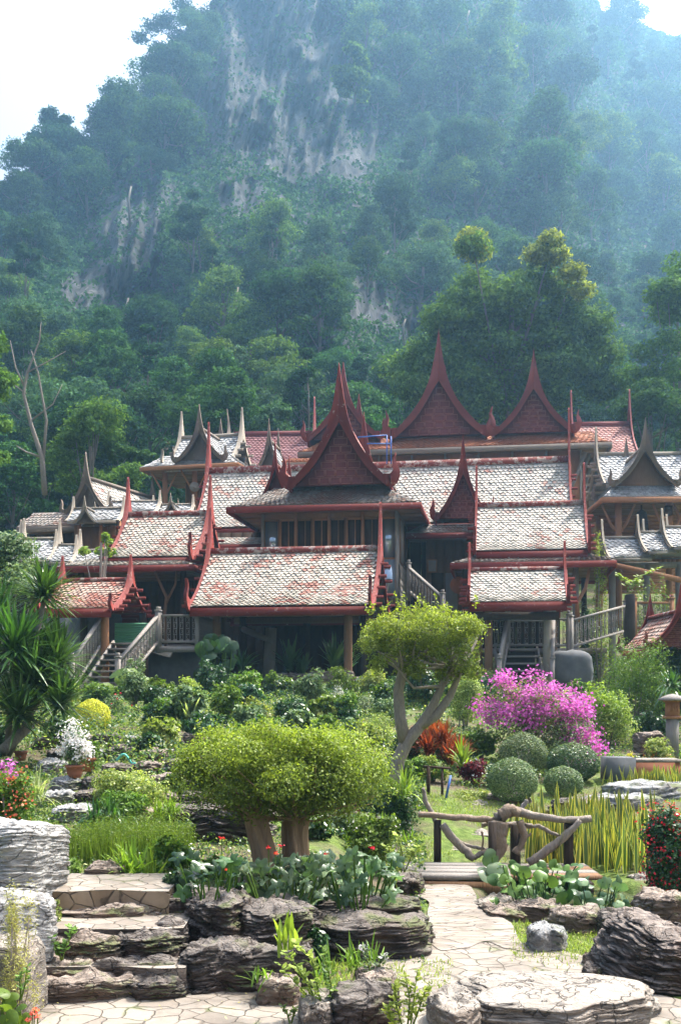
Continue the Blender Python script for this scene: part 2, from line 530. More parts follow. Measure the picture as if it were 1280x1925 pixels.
mb = MB(); mb.grid(ribbon([(3.5, -500, 1900), (7.0, 60, 1330), (7.72, 70, 1290), (8.1, 620, 1160), (8.4, 700, 1120), (9.08, 725, 1100), (9.6, 790, 1000)], .02))
tag(mb.build("path", MT['flag'], smooth=True), kind='structure')
mb = MB(); mb.grid(ribbon([(9.6, 790, 995), (10.5, 798, 965), (11.35, 795, 895), (12.5, 760, 870)], .026))
tag(mb.build("path", MT['flag_ripple'], smooth=True), kind='structure')

# pond water
wmat = Mat("pond_water")
MT['water'] = wmat.finish((.06, .07, .035), .05, wmat.bump(wmat.noise(6, 2), .06, .01), .5)
a = np.linspace(0, 2 * np.pi, 40, endpoint=False)
mb = MB()
yy = 11.6 + 1.25 * np.sin(a); pxx = 1060 + 150 * np.cos(a)
mb.add(np.column_stack([(pxx - CX) / F * yy, yy, np.full(40, -.07)]), [list(range(40))])
tag(mb.build("pond_water", MT['water']), kind='structure')

# ---------------------------------------------------------------- hill
RPX = [-2200, -400, -60, 0, 30, 45, 70, 150, 200, 235, 280, 310, 345, 385, 420, 640, 1050, 1135, 1200, 1280, 1400, 1700, 3000]
RPY = [700, 560, 480, 450, 360, 325, 310, 292, 265, 225, 198, 140, 100, 45, -70, -330, -170, 30, 45, 75, 110, 200, 420]
def ridge_py(px): return np.interp(px, RPX, RPY)
def ridge_Y(px): return np.interp(px, [-2200, 0, 250, 420, 1000, 1300, 3000], [210, 175, 180, 220, 320, 390, 420])
CLIFFS = [(480, 130, 120, 150, .35), (560, 250, 150, 110, .2), (240, 430, 75, 110, .4), (470, 370, 55, 45, 0), (690, 560, 45, 40, 0),
          (430, 60, 75, 90, .3), (190, 530, 60, 60, .3), (650, 290, 60, 70, .3), (770, 600, 38, 45, 0), (300, 510, 25, 40, .2), (560, 30, 110, 50, 0), (600, 130, 90, 90, .1)]
def cliff_mask(px, py):
    m = np.zeros(np.shape(px))
    wob = fbm(np.stack([px / 45, py / 60, px * 0], -1), 3) * .38
    for cx, cy, a, b, t in CLIFFS:
        u = (px - cx) + (py - cy) * t
        m = np.maximum(m, 1.15 - np.sqrt((u / a) ** 2 + ((py - cy) / b) ** 2) + wob)
    return np.clip(m * 2.2, 0, 1)

def hill_point(px, s):
    px, s = np.asarray(px, float), np.asarray(s, float)
    py = 1060 + (ridge_py(px) - 1060) * s
    Y = 56 + (ridge_Y(px) - 56) * (s ** 1.45)
    x = (px - CX) / F * Y; z = CZ + (HY - py) / F * Y
    q = np.stack([px / 150, py / 150, z * 0], -1)
    g = Y / 95
    d = fbm(q, 3) * 10 * g * np.clip(s * 5, 0, 1) * np.clip((1 - s) * 6, .15, 1)
    cm = cliff_mask(px, py)
    st = np.stack([px / 34 + py / 150, py / 210, x * 0], -1)
    rid = np.abs(fbm(st, 5)) * 6.5 * g * cm + (fbm(np.stack([px / 80, py / 70, x * 0 + 5], -1), 3) * 1.8 + fbm(np.stack([px / 13, py / 60, x * 0 + 9], -1), 3) * .9 * cm) * g
    k = (Y + d + rid) / Y
    return np.stack([x * k, Y * k, CZ + (z - CZ) * k], -1), py, cm

pxs = np.r_[np.linspace(-1500, -100, 50)[:-1], np.linspace(-100, 1400, 420), np.linspace(1400, 2500, 40)[1:]]
ss = np.r_[0, np.linspace(.02, 1, 300)]
PX, SS = np.meshgrid(pxs, ss)
HP, HPY, HC = hill_point(PX, SS)
back = HP[-1:].copy(); rows = [HP]
for dy, dz in ((6, -2), (14, -10), (25, -40), (30, -130)):
    b = back.copy(); b[..., 1] += dy; b[..., 2] = np.maximum(b[..., 2] + dz, 3); rows.append(b)
hm = Mat("limestone_hill")
v = hm.coords((1.0, .35, .10), (0, R(10), 0))
f = hm.noise(.42, 10, v, .70, 0); f2 = hm.noise(.06, 5); f3 = hm.noise(.9, 7)
col = hm.ramp(f, [(.30, (.015, .018, .022)), (.45, (.055, .06, .068)), (.58, (.12, .122, .128)), (.70, (.24, .24, .235))])
col = hm.mix(hm.ramp(hm.noise(.10, 4, hm.coords((1, 1, .3))), [(.58, 0), (.68, .7)]), col, (.21, .155, .10))
col = hm.mix(hm.ramp(f3, [(.45, 0), (.6, .7)]), col, (.05, .065, .045))
MT['hill'] = hm.finish(col, .95, hm.bump(hm.math('ADD', f, hm.math('MULTIPLY', f3, .4)), 1.0, 1.6), .1)
mb = MB(); mb.grid(np.concatenate(rows, 0))
tag(mb.build("hill", MT['hill']), kind='structure')

# ---------------------------------------------------------------- forest
MT['leaf_f1'] = leaf_mat("forest_leaf_dark", (.012, .042, .016), (.032, .085, .026), .28, .8, spec=.05)
MT['leaf_f2'] = leaf_mat("forest_leaf_mid", (.022, .068, .018), (.055, .13, .032), .3, .8, spec=.05)
MT['leaf_f3'] = leaf_mat("forest_leaf_light", (.05, .11, .025), (.11, .19, .045), .38, .8, spec=.05)
MT['leaf_f4'] = leaf_mat("forest_leaf_grey", (.035, .085, .04), (.075, .15, .07), .3, .8, spec=.05)
MT['leaf_fb'] = leaf_mat('forest_leaf_bright', (.05, .11, .03), (.115, .21, .06), .36, .8, spec=.05)
MT['leaf_fy'] = leaf_mat("forest_leaf_sunlit_tint", (.14, .18, .03), (.28, .32, .08), .45, .8, spec=.05)

def blob_cloud(n, blobs, rs, shell=.55, up=.5, clump=5):
    """points spread through ellipsoid clumps; returns centres and leaf normals"""
    blobs = np.array(blobs, float)
    full, n = n, max(1, n // clump)
    w = (blobs[:, 3] * blobs[:, 4] * blobs[:, 5]) ** .67; w /= w.sum()
    k = rs.choice(len(blobs), n, p=w)
    d = nrm(rs.normal(size=(n, 3)))
    r = shell + (1 - shell) * rs.random(n) ** .5
    wob = 1.0 if clump > 1 else .22
    r = r * (1 + wob * .26 * vnoise(d * 2.2 + k[:, None] * 9.1) + wob * .14 * vnoise(d * 6 + k[:, None] * 3.1))
    if clump == 1: return blobs[k, :3] + d * r[:, None] * blobs[k, 3:6], nrm(d + rs.normal(size=(n, 3)) * .55 + np.array([0, 0, up]))
    C = blobs[k, :3] + d * r[:, None] * blobs[k, 3:6]
    N = nrm(d + rs.normal(size=(n, 3)) * .35 + np.array([0, 0, up]))
    # leaves hang together in sprays of a few
    C, N, q = np.repeat(C, clump, 0), np.repeat(N, clump, 0), np.repeat(blobs[k, 3:6], clump, 0)
    m = len(C)
    C = C + rs.normal(size=(m, 3)) * q * np.array([.13, .13, .09])
    return C, nrm(N + rs.normal(size=(m, 3)) * .45)

def crown_blobs(rs, W, H, n, base, flat=1.0):
    out = []
    for i in range(n):
        a = rs.random() * 6.283; t = rs.random()
        h = base + H * (t ** .8)
        rad = W * (.95 - .75 * t ** 1.6) * math.sqrt(rs.random())
        s = W * rs.uniform(.17, .36)
        out.append((rad * math.cos(a), rad * math.sin(a), h, s * 1.15, s * 1.15, s * .72 * flat))
    return out

def forest_tree(name, W, H, trunk_h, nb, nl, leaf, leafsize, seed, label, loc=(0, 0, 0), group=None, bark=None, flat=1.0, shell=.55, shape=None, cat="tree", limbs=9, lean=(0, 0), trunk_r=None, aspect=.55):
    rs = np.random.default_rng(seed)
    t = thing(name, label, cat, loc, 0, group)
    bl = shape if shape is not None else crown_blobs(rs, W, H, nb, trunk_h, flat)
    tr = MB()
    r0 = trunk_r or W * .055
    top = np.array([lean[0], lean[1], trunk_h + H * .55])
    z = np.linspace(0, 1, 7)[:, None]
    pts = z * top + np.column_stack([np.sin(z[:, 0] * 5 + seed) * W * .03, np.cos(z[:, 0] * 4) * W * .03, 0 * z[:, 0]])
    pts[0, 2] -= .5
    tr.tube(pts, [r0, r0 * .8, r0 * .6, r0 * .4], 7)
    for i, b in enumerate(bl[:limbs]):
        e = np.array(b[:3]); q = pts[2 + i % 4]
        m_ = (q + e) / 2 + np.array([0, 0, -.08 * W])
        tr.tube([q, m_, e], [r0 * .38, r0 * .25, r0 * .1], 5)
    tr.build("trunk", bark or MT['bark_far'], t, loc, smooth=True)
    C, N = blob_cloud(nl, bl, rs, shell)
    cr = MB(); cr.leaves(C, N, leafsize, aspect)
    cr.build("crown", leaf, t, loc)
    return t

protos = []
spec = [("broadleaf_tree", 4.2, 5.0, 3.2, 32, 8500, 'leaf_f1', .34), ("broadleaf_tree", 3.6, 6.0, 3.5, 36, 8500, 'leaf_f2', .32),
        ("broadleaf_tree", 4.6, 4.0, 3.0, 30, 9000, 'leaf_f2', .36), ("broadleaf_tree", 3.2, 4.5, 2.6, 24, 6500, 'leaf_f4', .30),
        ("broadleaf_tree", 3.8, 5.2, 3.0, 30, 8000, 'leaf_f3', .32), ("slender_tree", 2.2, 6.0, 4.5, 11, 5200, 'leaf_f1', .30),
        ("spreading_tree", 5.0, 2.6, 4.0, 17, 8500, 'leaf_f4', .32)]
kinds = ["dark green broadleaf tree", "tall mid green leafy tree", "wide bushy green tree", "small grey green tree", "light green leafy tree", "slim dark green tree", "flat topped spreading tree"]
def zone(px, py):
    v = "high on the hill" if py < 260 else "halfway up the hill" if py < 560 else "low on the hill"
    if px < 300: h = "on its left shoulder" if py < 560 else "behind the left grey roofs"
    elif px < 560: h = "beside the bare grey cliff" if py < 560 else "above the grey spired pavilion"
    elif px < 860: h = "right of the bare cliff" if py < 560 else "behind the tall red gables"
    elif px < 1100: h = "above the yellow topped tree" if py < 400 else "around the yellow topped tree"
    else: h = "at the hazy right edge"
    return v + " " + h
for i, (nm, W, H, th, nb, nl, lf, ls) in enumerate(spec):
    protos.append(forest_tree(nm, W, H, th, nb, nl, MT[lf], ls, 100 + i, kinds[i] + " in the forest", (0, 0, -60)))
used = set()
cnt = 0
rs = np.random.default_rng(3)
ORD = "first second third fourth fifth sixth seventh eighth ninth tenth eleventh twelfth thirteenth fourteenth fifteenth sixteenth seventeenth eighteenth nineteenth twentieth".split()
for tier_i, py in enumerate(np.arange(40, 1010, 66)):
    col_i = 0
    for px in np.arange(-90, 1420, 78):
        qx, qy = px + rs.uniform(-34, 34), py + rs.uniform(-30, 30)
        ry = ridge_py(qx)
        s = (1060 - (qy + 40)) / (1060 - ry)
        if s > .985 or s < .02: continue
        if cliff_mask(np.array([qx, qx, qx]), np.array([qy, qy - 25, qy - 55.0])).max() > rs.uniform(.1, .8): continue
        if 120 < qx < 1180 and qy > 880: continue
        pt, _, _ = hill_point(np.array([qx]), np.array([s]))
        x, y, z = pt[0]
        k = rs.choice(7, p=[.2, .2, .15, .12, .13, .1, .1])
        sc = rs.uniform(.6, 1.05) * (.72 + .75 * max(0, min(2.4, (y - 60) / 140)))
        lab = f"{kinds[k]}, {ORD[min(col_i, 19)]} from the left in the {ORD[tier_i]} tier below the hilltop"; col_i += 1
        loc = (x, y - 1.2, z - 2.6 * sc)
        if k in used:
            o = copy_thing(protos[k], loc, rs.uniform(0, 6.28), sc, lab, "trees covering the hill")
        else:
            o = protos[k]; o.location = loc; o.scale = (sc,) * 3; used.add(k); tag(o, lab, None, "trees covering the hill")
        cnt += 1
# trees that break the skyline on the left ridge and at the top right
for j, (qx, dy) in enumerate(sorted([(70, 10), (110, 30), (150, 25), (190, 35), (230, 30), (262, 30), (295, 30), (330, 30), (365, 25), (45, 40), (20, 30), (-10, 25), (-60, 25), (1145, 25), (1185, 20), (1230, 30), (1280, 30), (1330, 30), (380, 60)])):
    s = (1060 - (ridge_py(qx) + dy + 20)) / (1060 - ridge_py(qx))
    pt, _, _ = hill_point(np.array([float(qx)]), np.array([s])); x, y, z = pt[0]
    k = [0, 1, 3, 2, 6, 0, 1][j % 7]; sc = .9 + .25 * (j % 3)
    if k in used:
        copy_thing(protos[k], (x, y - .5, z - 2.5 * sc), j * 1.3, sc, f"{kinds[k]}, {ORD[j]} from the left along the hill's skyline", "trees on the skyline")
print("forest trees", cnt)

def surf(px, Y=None, py=None):
    """hill surface point under a photo pixel, or at a distance"""
    ry, rY = float(ridge_py(px)), float(ridge_Y(px))
    s_ = (max(Y - 56, .01) / (rY - 56)) ** (1 / 1.45) if py is None else (1060 - py) / (1060 - ry)
    return Vector(hill_point(np.array([float(px)]), np.array([min(.995, max(.001, s_))]))[0][0])
# climbing growth that covers the rock between the trees
n = 420000
px = rng.uniform(-250, 1550, n); s = rng.uniform(.0, 1.0, n) ** .9
pt, py, cm = hill_point(px, s)
cl = fbm(pt * .55, 3)
keep = (rng.random(n) > cm * (.93 + .7 * cl)) & (cl > -.75)
pt, cl, px = pt[keep], cl[keep], px[keep]
toward = nrm(np.array([0, 0, CZ]) - pt)
pt = pt + toward * (np.clip(cl + .35, 0, 1.2) * 1.5 * pt[:, 1] / 80 * rng.random(len(pt)))[:, None] + np.array([0, 0, .15])
N = toward + rng.normal(size=pt.shape) * .6 + np.array([0, 0, .7])
mb = MB()
h = rng.random(len(pt)) + cl * .5
sz_ = .30 * (pt[:, 1] / 75) * rng.uniform(.6, 1.4, len(pt))
for q_, (lo_, hi_) in enumerate(((-9, .45), (.45, .85), (.85, 9))):
    k_ = (h >= lo_) & (h < hi_)
    mb.leaves(pt[k_], N[k_], sz_[k_], .6, q_)
tag(mb.build("undergrowth", [MT['leaf_f1'], MT['leaf_f2'], MT['leaf_f4']]), "dense green creepers and scrub covering the limestone hill", "undergrowth", kind='stuff')

# haze
hz = Mat("haze_air")
pv = hz.n("ShaderNodeVolumePrincipled", ("Color", (.36, .67, 1.0)), ("Density", .00085), ("Anisotropy", .6))
hz.t.links.new(pv.outputs[0], hz.out.inputs[1])
mb = MB(); mb.box((0, 240, 183), (960, 560, 370))
tag(mb.build("haze", hz.m), "pale blue morning haze in front of the hill", "haze", kind='stuff')

# ---------------------------------------------------------------- Thai roofs
OUT_U = [0, .02, .062, .115, .19, .31, .51, .77, 1.0]
OUT_H = [1, .93, .80, .66, .525, .385, .24, .10, 0.0]
SRF_U = [0, .17, .33, .53, .76, 1.0]
SRF_H = [.56, .435, .325, .195, .08, -.005]
INN_U = [0, .12, .26, .45, .68, .95]
INN_H = [.515, .425, .315, .18, .065, -.035]
def smooth_interp(u, U_, H_):
    """cubic through the table so that the boards curve instead of kinking"""
    U_, H_ = np.array(U_), np.array(H_); u = np.asarray(u, float)
    d = np.gradient(H_, U_)
    i = np.clip(np.searchsorted(U_, u) - 1, 0, len(U_) - 2)
    h = U_[i + 1] - U_[i]; t = np.clip((u - U_[i]) / h, 0, 1)
    return (2 * t**3 - 3 * t**2 + 1) * H_[i] + (t**3 - 2 * t**2 + t) * h * d[i] + (-2 * t**3 + 3 * t**2) * H_[i + 1] + (t**3 - t**2) * h * d[i + 1]

def tile_patch(mb, fn, width, length, tw, te, mi=0, lift=.03, base=True):
    """scale-shaped tiles over fn(u, v) -> points; u across 0..1, v down the slope 0..1"""
    nc, nr = max(2, int(round(width / tw))), max(2, int(round(length / te)))
    eps = 1e-3
    def frame(u, v):
        p = fn(u, v); du = fn(np.clip(u + eps, 0, 1), v) - fn(np.clip(u - eps, 0, 1), v)
        dv = fn(u, np.clip(v + eps, 0, 1)) - fn(u, np.clip(v - eps, 0, 1))
        n = nrm(np.cross(du, dv)); n = np.where(n[..., 2:3] < 0, -n, n)
        return p, n
    if base:
        uu, vv = np.meshgrid([0, .5, 1], np.linspace(0, 1, 9))
        mb.grid(fn(uu, vv), mi)
    r, c = np.meshgrid(np.arange(nr), np.arange(-1, nc), indexing='ij')
    r, c = r.ravel(), c.ravel()
    off = np.where(r % 2 == 0, 0.0, .5)
    uc = (c + .5 + off) / nc
    ok = (uc > 0) & (uc < 1); r, uc = r[ok], uc[ok]
    v0, v1 = (r - .25) / nr, (r + 1.12) / nr
    hw = .47 / nc
    n = len(r)
    j = rng.uniform(-1, 1, n)
    shape = [(-1, 0, .0), (1, 0, .0), (1, .72, 1), (.5, .93, 1), (0, 1.0, 1), (-.5, .93, 1), (-1, .72, 1)]
    pts, nor = [], []
    v1 = v1 + j * .10 / nr
    for a, b, l in shape:
        u = np.clip(uc + a * hw, 0, 1); v = np.clip(v0 + (v1 - v0) * b, 0, 1.0)
        p, nn = frame(u, v)
        if v is not None: pts.append(p + nn * (lift * (l * (1 + .35 * j)) + .004)[:, None])
        nor.append(nn)
    low = [p - nn * lift * .75 for p, nn in zip(pts[2:], nor[2:])]
    V = np.stack(pts + low, 1).reshape(-1, 3)
    b = (np.arange(n) * 12)[:, None]
    mb.add(V, b + np.array([[0, 1, 2, 3, 4, 5, 6]]), mi)
    q = np.concatenate([b + np.array([[2 + i, 3 + i, 8 + i, 7 + i]]) for i in range(4)], 0)
    mb.n -= len(V)
    mb.add(V, q, mi) if False else None
    mb.n += len(V)
    mb.L.append((q + mb.n - len(V)).ravel()); mb.S.append(np.full(len(q), 4)); mb.M.append(np.full(len(q), mi))

def hook(mb, W, Ht, s, x0, x1, mi=0, size=1.0):
    """upswept tail at the foot of a barge board, in the gable plane; s = side"""
    t = np.linspace(0, 1, 12)
    cu = np.interp(t, [0, .3, .6, .85, 1], [.84, 1.02, 1.12, 1.06, 1.10])
    ch = np.interp(t, [0, .3, .6, .85, 1], [.035, -.0, .075, .17, .235 * size])
    wd = np.interp(t, [0, .25, .6, 1], [.03, .055, .03, .002]) * Ht
    d = nrm(np.gradient(np.column_stack([cu * W, ch * Ht]), axis=0)); nn = np.column_stack([-d[:, 1], d[:, 0]])
    c = np.column_stack([cu * W, ch * Ht])
    a, b = c + nn * wd[:, None], c - nn * wd[:, None]
    a[:, 0] *= s; b[:, 0] *= s
    mb.strip(a, b, x0, x1, mi, axis='x')

def roof(parent, loc, rz, W, Ht, L, tiles='tile_main', board='red', tw=.17, te=.13, ends=(1, 1), panel=None, hooks=True,
         purl=True, fascia=True, panel_inset=.28, thick=.07, name="roof", spire=1.0, fascia_h=.24, label=None, grill=True):
    """steep curved roof with ridge along local X; W half span, Ht height from eave to spire tip"""
    m = MB()
    def side(sgn):
        def fn(u, v):
            u = np.asarray(u, float); v = np.asarray(v, float); u, v = np.broadcast_arrays(u, v)
            sag = vnoise(np.stack([(u - .5) * L * .9 + loc[0], v * 1.6, u * 0 + sgn], -1)) * .035 * np.sin(np.pi * np.clip(v, 0, 1))
            return np.stack([(u - .5) * L, -sgn * v * W, smooth_interp(v, SRF_U, SRF_H) * Ht + sag], -1)
        return fn
    sl = math.hypot(W, .57 * Ht) * 1.05
    for sgn in (1, -1): tile_patch(m, side(sgn), L, sl, tw, te)
    r = m.build(name, MT[tiles], parent, loc, rz)
    if label: r['label'] = label
    WMr = wm(r)
    def sub(mbx, nm, mat, smooth=False, lab=None):
        o = mbx.build(nm, mat, None, (0, 0, 0), 0, smooth); o.parent = r
        if lab: o['label'] = lab
        return o
    bm = MT[board]
    c = MB()                                  # ridge cap
    c.prism([(-.11, .545 * Ht), (.11, .545 * Ht), (.07, .60 * Ht), (-.07, .60 * Ht)], -L / 2, L / 2, axis='x')
    sub(c, "ridge_cap", MT["red_worn"] if board == "red" else bm)
    if fascia:
        for sgn in (1, -1):
            c = MB(); c.box((0, -sgn * (W - .03), -.02 * Ht - fascia_h / 2), (L, .05, fascia_h)); sub(c, "fascia", bm)
    u = np.r_[0, .006, .012, .025, .046, .07, np.linspace(.1, 1, 16)]
    ho = smooth_interp(u, OUT_U, OUT_H); ho = np.where(ho > .60, .60 + (ho - .60) * spire, ho)
    ui = u * .95; hi = smooth_interp(ui, INN_U, INN_H)
    hi = np.minimum(hi, ho - .01)
    for e, on in zip((-1, 1), ends):
        if not on: continue
        xa, xb = (L / 2 * e, (L / 2 + thick) * e)
        if xa > xb: xa, xb = xb, xa
        for sgn in (-1, 1):
            c = MB()
            c.strip(np.column_stack([u * W * sgn, ho * Ht]), np.column_stack([ui * W * sgn, hi * Ht]), xa, xb, 0, axis='x')
            # thin raised edge along the lower side
            e2 = np.column_stack([ui * W * sgn, hi * Ht]); e3 = np.column_stack([ui * W * sgn, hi * Ht + .035 * Ht])
            c.strip(e3, e2 - np.array([0, .012 * Ht]), xb if e > 0 else xa - .035, xb + .035 if e > 0 else xa, 0, axis='x')
            if hooks: hook(c, W, Ht, sgn, xa - .01, xb + .01)
            sub(c, "barge_board", bm)
        if panel:
            xi = (L / 2 - panel_inset) * e
            pu = np.linspace(.9, 0, 10); ph = smooth_interp(pu, INN_U, INN_H) + .012
            pts = [(-a * W, max(b, -.02) * Ht) for a, b in zip(pu, ph)] + [(a * W, max(b, -.02) * Ht) for a, b in list(zip(pu, ph))[-2::-1]]
            c = MB(); c.prism(pts, xi - .04, xi + .04, axis='x')
            if grill:
                rows_ = 7; h0 = -.0
                for k in range(rows_):
                    za, zb = (h0 + k * .066) * Ht, (h0 + (k + 1) * .066) * Ht
                    um = np.interp((zb / Ht), INN_H[::-1], INN_U[::-1]) * W * .93
                    bw = .2 * W; nb = max(1, int(2 * um / bw)); bw = 2 * um / nb
                    for q in range(nb):
                        xc = -um + (q + .5) * bw
                        if k % 2 and nb > 1 and q == nb - 1: pass
                        xo = xi + (.04 + .012) * e
                        fw = .028
                        for cc, s_ in (((xo, xc, za + .02), (.03, bw * .88, fw)), ((xo, xc, zb - .035), (.03, bw * .88, fw)),
                                       ((xo, xc - bw * .44, (za + zb) / 2), (.034, fw, (zb - za) * .8)), ((xo, xc + bw * .44, (za + zb) / 2), (.034, fw, (zb - za) * .8))):
                            c.box(cc, s_, mi=1)
            sub(c, "gable_panel", [MT[panel], MT['panel_frame']] if grill else MT[panel])
    if purl:
        for sgn in (-1, 1):
            for v in (.16, .34, .52, .70, .88):
                z = float(smooth_interp(v, SRF_U, SRF_H)) * Ht - .10
                c = MB(); c.box((0, sgn * v * W, z), (L + .62, .09, .09)); sub(c, "purlin", bm)
    return r

def side_roof(parent, pxL, pxR, pyr, Yr, pye, Ye, rot, ez=0.0, **kw):
    mid = P((pxL + pxR) / 2, pyr, Yr)
    zr = mid.z; ze = CZ + (HY - pye) / F * Ye
    Ht = (zr - ze) / .585; L = abs(pxR - pxL) / F * Yr / math.cos(rot); W = (Yr - Ye)
    return roof(parent, (mid.x, mid.y, ze + .01 * Ht), rot, W, Ht, L, **kw)

def front_roof(parent, pxA, pxL, pxR, pyBase, pySpire, Yf, depth, rot, **kw):
    W = (pxR - pxL) / 2 / F * Yf; Ht = (pyBase - pySpire) / F * Yf
    fr = P((pxL + pxR) / 2, pyBase, Yf); v = Vector((-math.sin(rot), math.cos(rot), 0))
    c = fr + v * depth / 2
    kw.setdefault('ends', (1, 1)); kw.setdefault('panel', 'maroon')
    return roof(parent, c, rot + R(90), W, Ht, depth, **kw)

def skirt(parent, cx, cy, rot, wi, di, zi, wo_, do_, zo, tiles='tile_dull', board='red', tw=.17, te=.14, fh=.2, name="skirt_roof"):
    """hipped lean-to ring: inner rectangle wi x di at zi, outer wo_ x do_ at zo (local origin cx, cy)"""
    m = MB()
    I = [(-wi / 2, -di / 2), (wi / 2, -di / 2), (wi / 2, di / 2), (-wi / 2, di / 2)]
    O = [(-wo_ / 2, -do_ / 2), (wo_ / 2, -do_ / 2), (wo_ / 2, do_ / 2), (-wo_ / 2, do_ / 2)]
    for k in range(4):
        a, b, c, d = I[k], I[(k + 1) % 4], O[k], O[(k + 1) % 4]
        def fn(u, v, a=a, b=b, c=c, d=d):
            u, v = np.broadcast_arrays(np.asarray(u, float), np.asarray(v, float))
            tx = a[0] + (b[0] - a[0]) * u; ty = a[1] + (b[1] - a[1]) * u
            bx = c[0] + (d[0] - c[0]) * u; by = c[1] + (d[1] - c[1]) * u
            return np.stack([tx + (bx - tx) * v, ty + (by - ty) * v, (zi - zo) * (1 - v) ** 1.15], -1)
        wdt = math.hypot(d[0] - c[0], d[1] - c[1])
        ln = math.hypot(zi - zo, max(abs(c[1] - a[1]), abs(c[0] - a[0])))
        tile_patch(m, fn, wdt, ln, tw, te)
    s = m.build(name, MT[tiles], parent, (cx, cy, zo), rot)
    def sub(mbx, nm, mat):
        o = mbx.build(nm, mat, None); o.parent = s
    for sx, sy, w_, d_ in ((0, -do_ / 2, wo_ + .04, .05), (0, do_ / 2, wo_ + .04, .05), (-wo_ / 2, 0, .05, do_ - .05), (wo_ / 2, 0, .05, do_ - .05)):
        c = MB(); c.box((sx, sy, -fh / 2 - .01), (w_, d_, fh)); sub(c, "fascia", MT[board])
    # boarded soffit
    c = MB()
    n = 10
    for k in range(n):
        y = -do_ / 2 + .1 + (k + .5) * (do_ - .2) / n
        c.box((0, y, -.10 + .012 * (k % 2)), (wo_ - .15, (do_ - .2) / n * .96, .025))
    sub(c, "soffit", MT['wood_brown'])
    return s

def post(parent, x, y, z0, z1, r=.11, mat='wood_brown', name="post", k=10, lean=0):
    c = MB(); h = z1 - z0
    c.tube([(0, 0, 0), (lean * .3, 0, h * .33), (lean * .6, 0, h * .66), (lean, 0, h)], [r * 1.08, r, r * .97, r * .95], k, rough=.03)
    return c.build(name, MT[mat], parent, (x, y, z0), 0, True)

def slab(parent, name, mat, c, s, rz=0.0):
    m = MB(); m.box((0, 0, 0), s)
    return m.build(name, MT[mat], parent, c, rz)

def boards_wall(parent, p0, p1, z0, z1, mat, t=.08, bw=.2, name="wall", vertical=True):
    p0, p1 = Vector((p0[0], p0[1], 0)), Vector((p1[0], p1[1], 0)); d = p1 - p0; L = d.length
    m = MB(); n = max(1, int((L if vertical else (z1 - z0)) / bw))
    for k in range(n):
        j = rng.uniform(-.008, .008)
        if vertical: m.box(((k + .5) * L / n, j, (z1 - z0) / 2), (L / n * .965, t, (z1 - z0)))
        else: m.box((L / 2, j, (k + .5) * (z1 - z0) / n), (L, t, (z1 - z0) / n * .95))
    return m.build(name, MT[mat], parent, (p0.x, p0.y, z0), math.atan2(d.y, d.x))

def baluster_mesh():
    m = MB(); h = .66
    m.box((-.048, 0, h / 2), (.014, .022, h)); m.box((.048, 0, h / 2), (.014, .022, h))
    for k in range(4):
        z = .09 + k * .16
        s = 1 if k % 2 else -1
        t = np.linspace(-1.9, 1.9, 7)
        c = np.column_stack([.024 * np.cos(t) * s, z + .052 * np.sin(t)])
        m.strip(c * [1.25, 1] + [0, 0], c * [.55, .72] + [0, z * .28], -.01, .01)
        m.box((0, 0, z + .078), (.09, .018, .02))
    m.box((0, 0, .015), (.11, .024, .03)); m.box((0, 0, h - .015), (.11, .024, .03))
    o = m.build("baluster", MT['wood_grey']); me = o.data
    bpy.data.objects.remove(o)
    return me
BAL = baluster_mesh()
def balustrade(p0, p1, label, mat='wood_grey', h=.9, gap=.19, ends=(1, 1), cat="balustrade", group=None):
    """railing thing from p0 to p1 (floor-level points)"""
    p0, p1 = Vector(p0), Vector(p1); d = p1 - p0; L = math.hypot(d.x, d.y); rz = math.atan2(d.y, d.x)
    t = thing("balustrade", label, cat, p0, rz, group)
    k = d.z / L
    for nm, z, w, hh in (("top_rail", h, .11, .06), ("bottom_rail", .13, .08, .07)):
        m = MB(); m.beam((0, 0, z), (L, 0, z + d.z), w, hh); o = m.build(nm, MT[mat]); o.parent = t
    n = max(2, int(L / gap))
    for i in range(n):
        x = (i + .5) * L / n
        o = bpy.data.objects.new("baluster", BAL); scene.collection.objects.link(o); o.parent = t
        o.location = (x, 0, .17 + k * x); o.scale = (1, 1, (h - .2) / .66)
    for e, x in zip(ends, (0, L)):
        if e:
            m = MB(); m.box((0, 0, (h + .12) / 2 - .1), (.12, .12, h + .32)); m.box((0, 0, h + .14), (.15, .15, .05)); m.box((0, 0, h + .21), (.08, .08, .09))
            o = m.build("newel_post", MT[mat]); o.parent = t; o.location = (x, 0, k * x)
    return t

R0 = R(-8.5)
def uv(rot): return Vector((math.cos(rot), math.sin(rot), 0)), Vector((-math.sin(rot), math.cos(rot), 0))
U0, V0 = uv(R0)

# ================= front porch pavilion with the big tiled roof
b = thing("porch_pavilion", "open porch with large red and white scale tiled roof before the main house", "pavilion", (P(545, 1200, 33).x, 33.6, 2.1), R0)
side_roof(b, 395, 712, 1033, 34.0, 1139, 31.6, R0, te=.125, tw=.155, purl=True)
c0 = P(548, 1150, 33.8)
for sx, sy in ((-2.0, -1.35), (1.95, -1.35), (-2.0, 2.0), (1.95, 2.0), (.1, 2.1)):
    q = c0 + U0 * sx + V0 * sy
    post(b, q.x, q.y, 1.7, 4.75, .13, 'wood_brown' if sy < 0 else 'wood_dark')
for sy in (-1.35, 2.0):
    m = MB(); m.beam(tuple(c0 + U0 * -2.3 + V0 * sy + Vector((0, 0, 4.52 - c0.z))), tuple(c0 + U0 * 2.3 + V0 * sy + Vector((0, 0, 4.52 - c0.z))), .14, .2)
    m.build("beam", MT['wood_brown'], b)
m = MB()
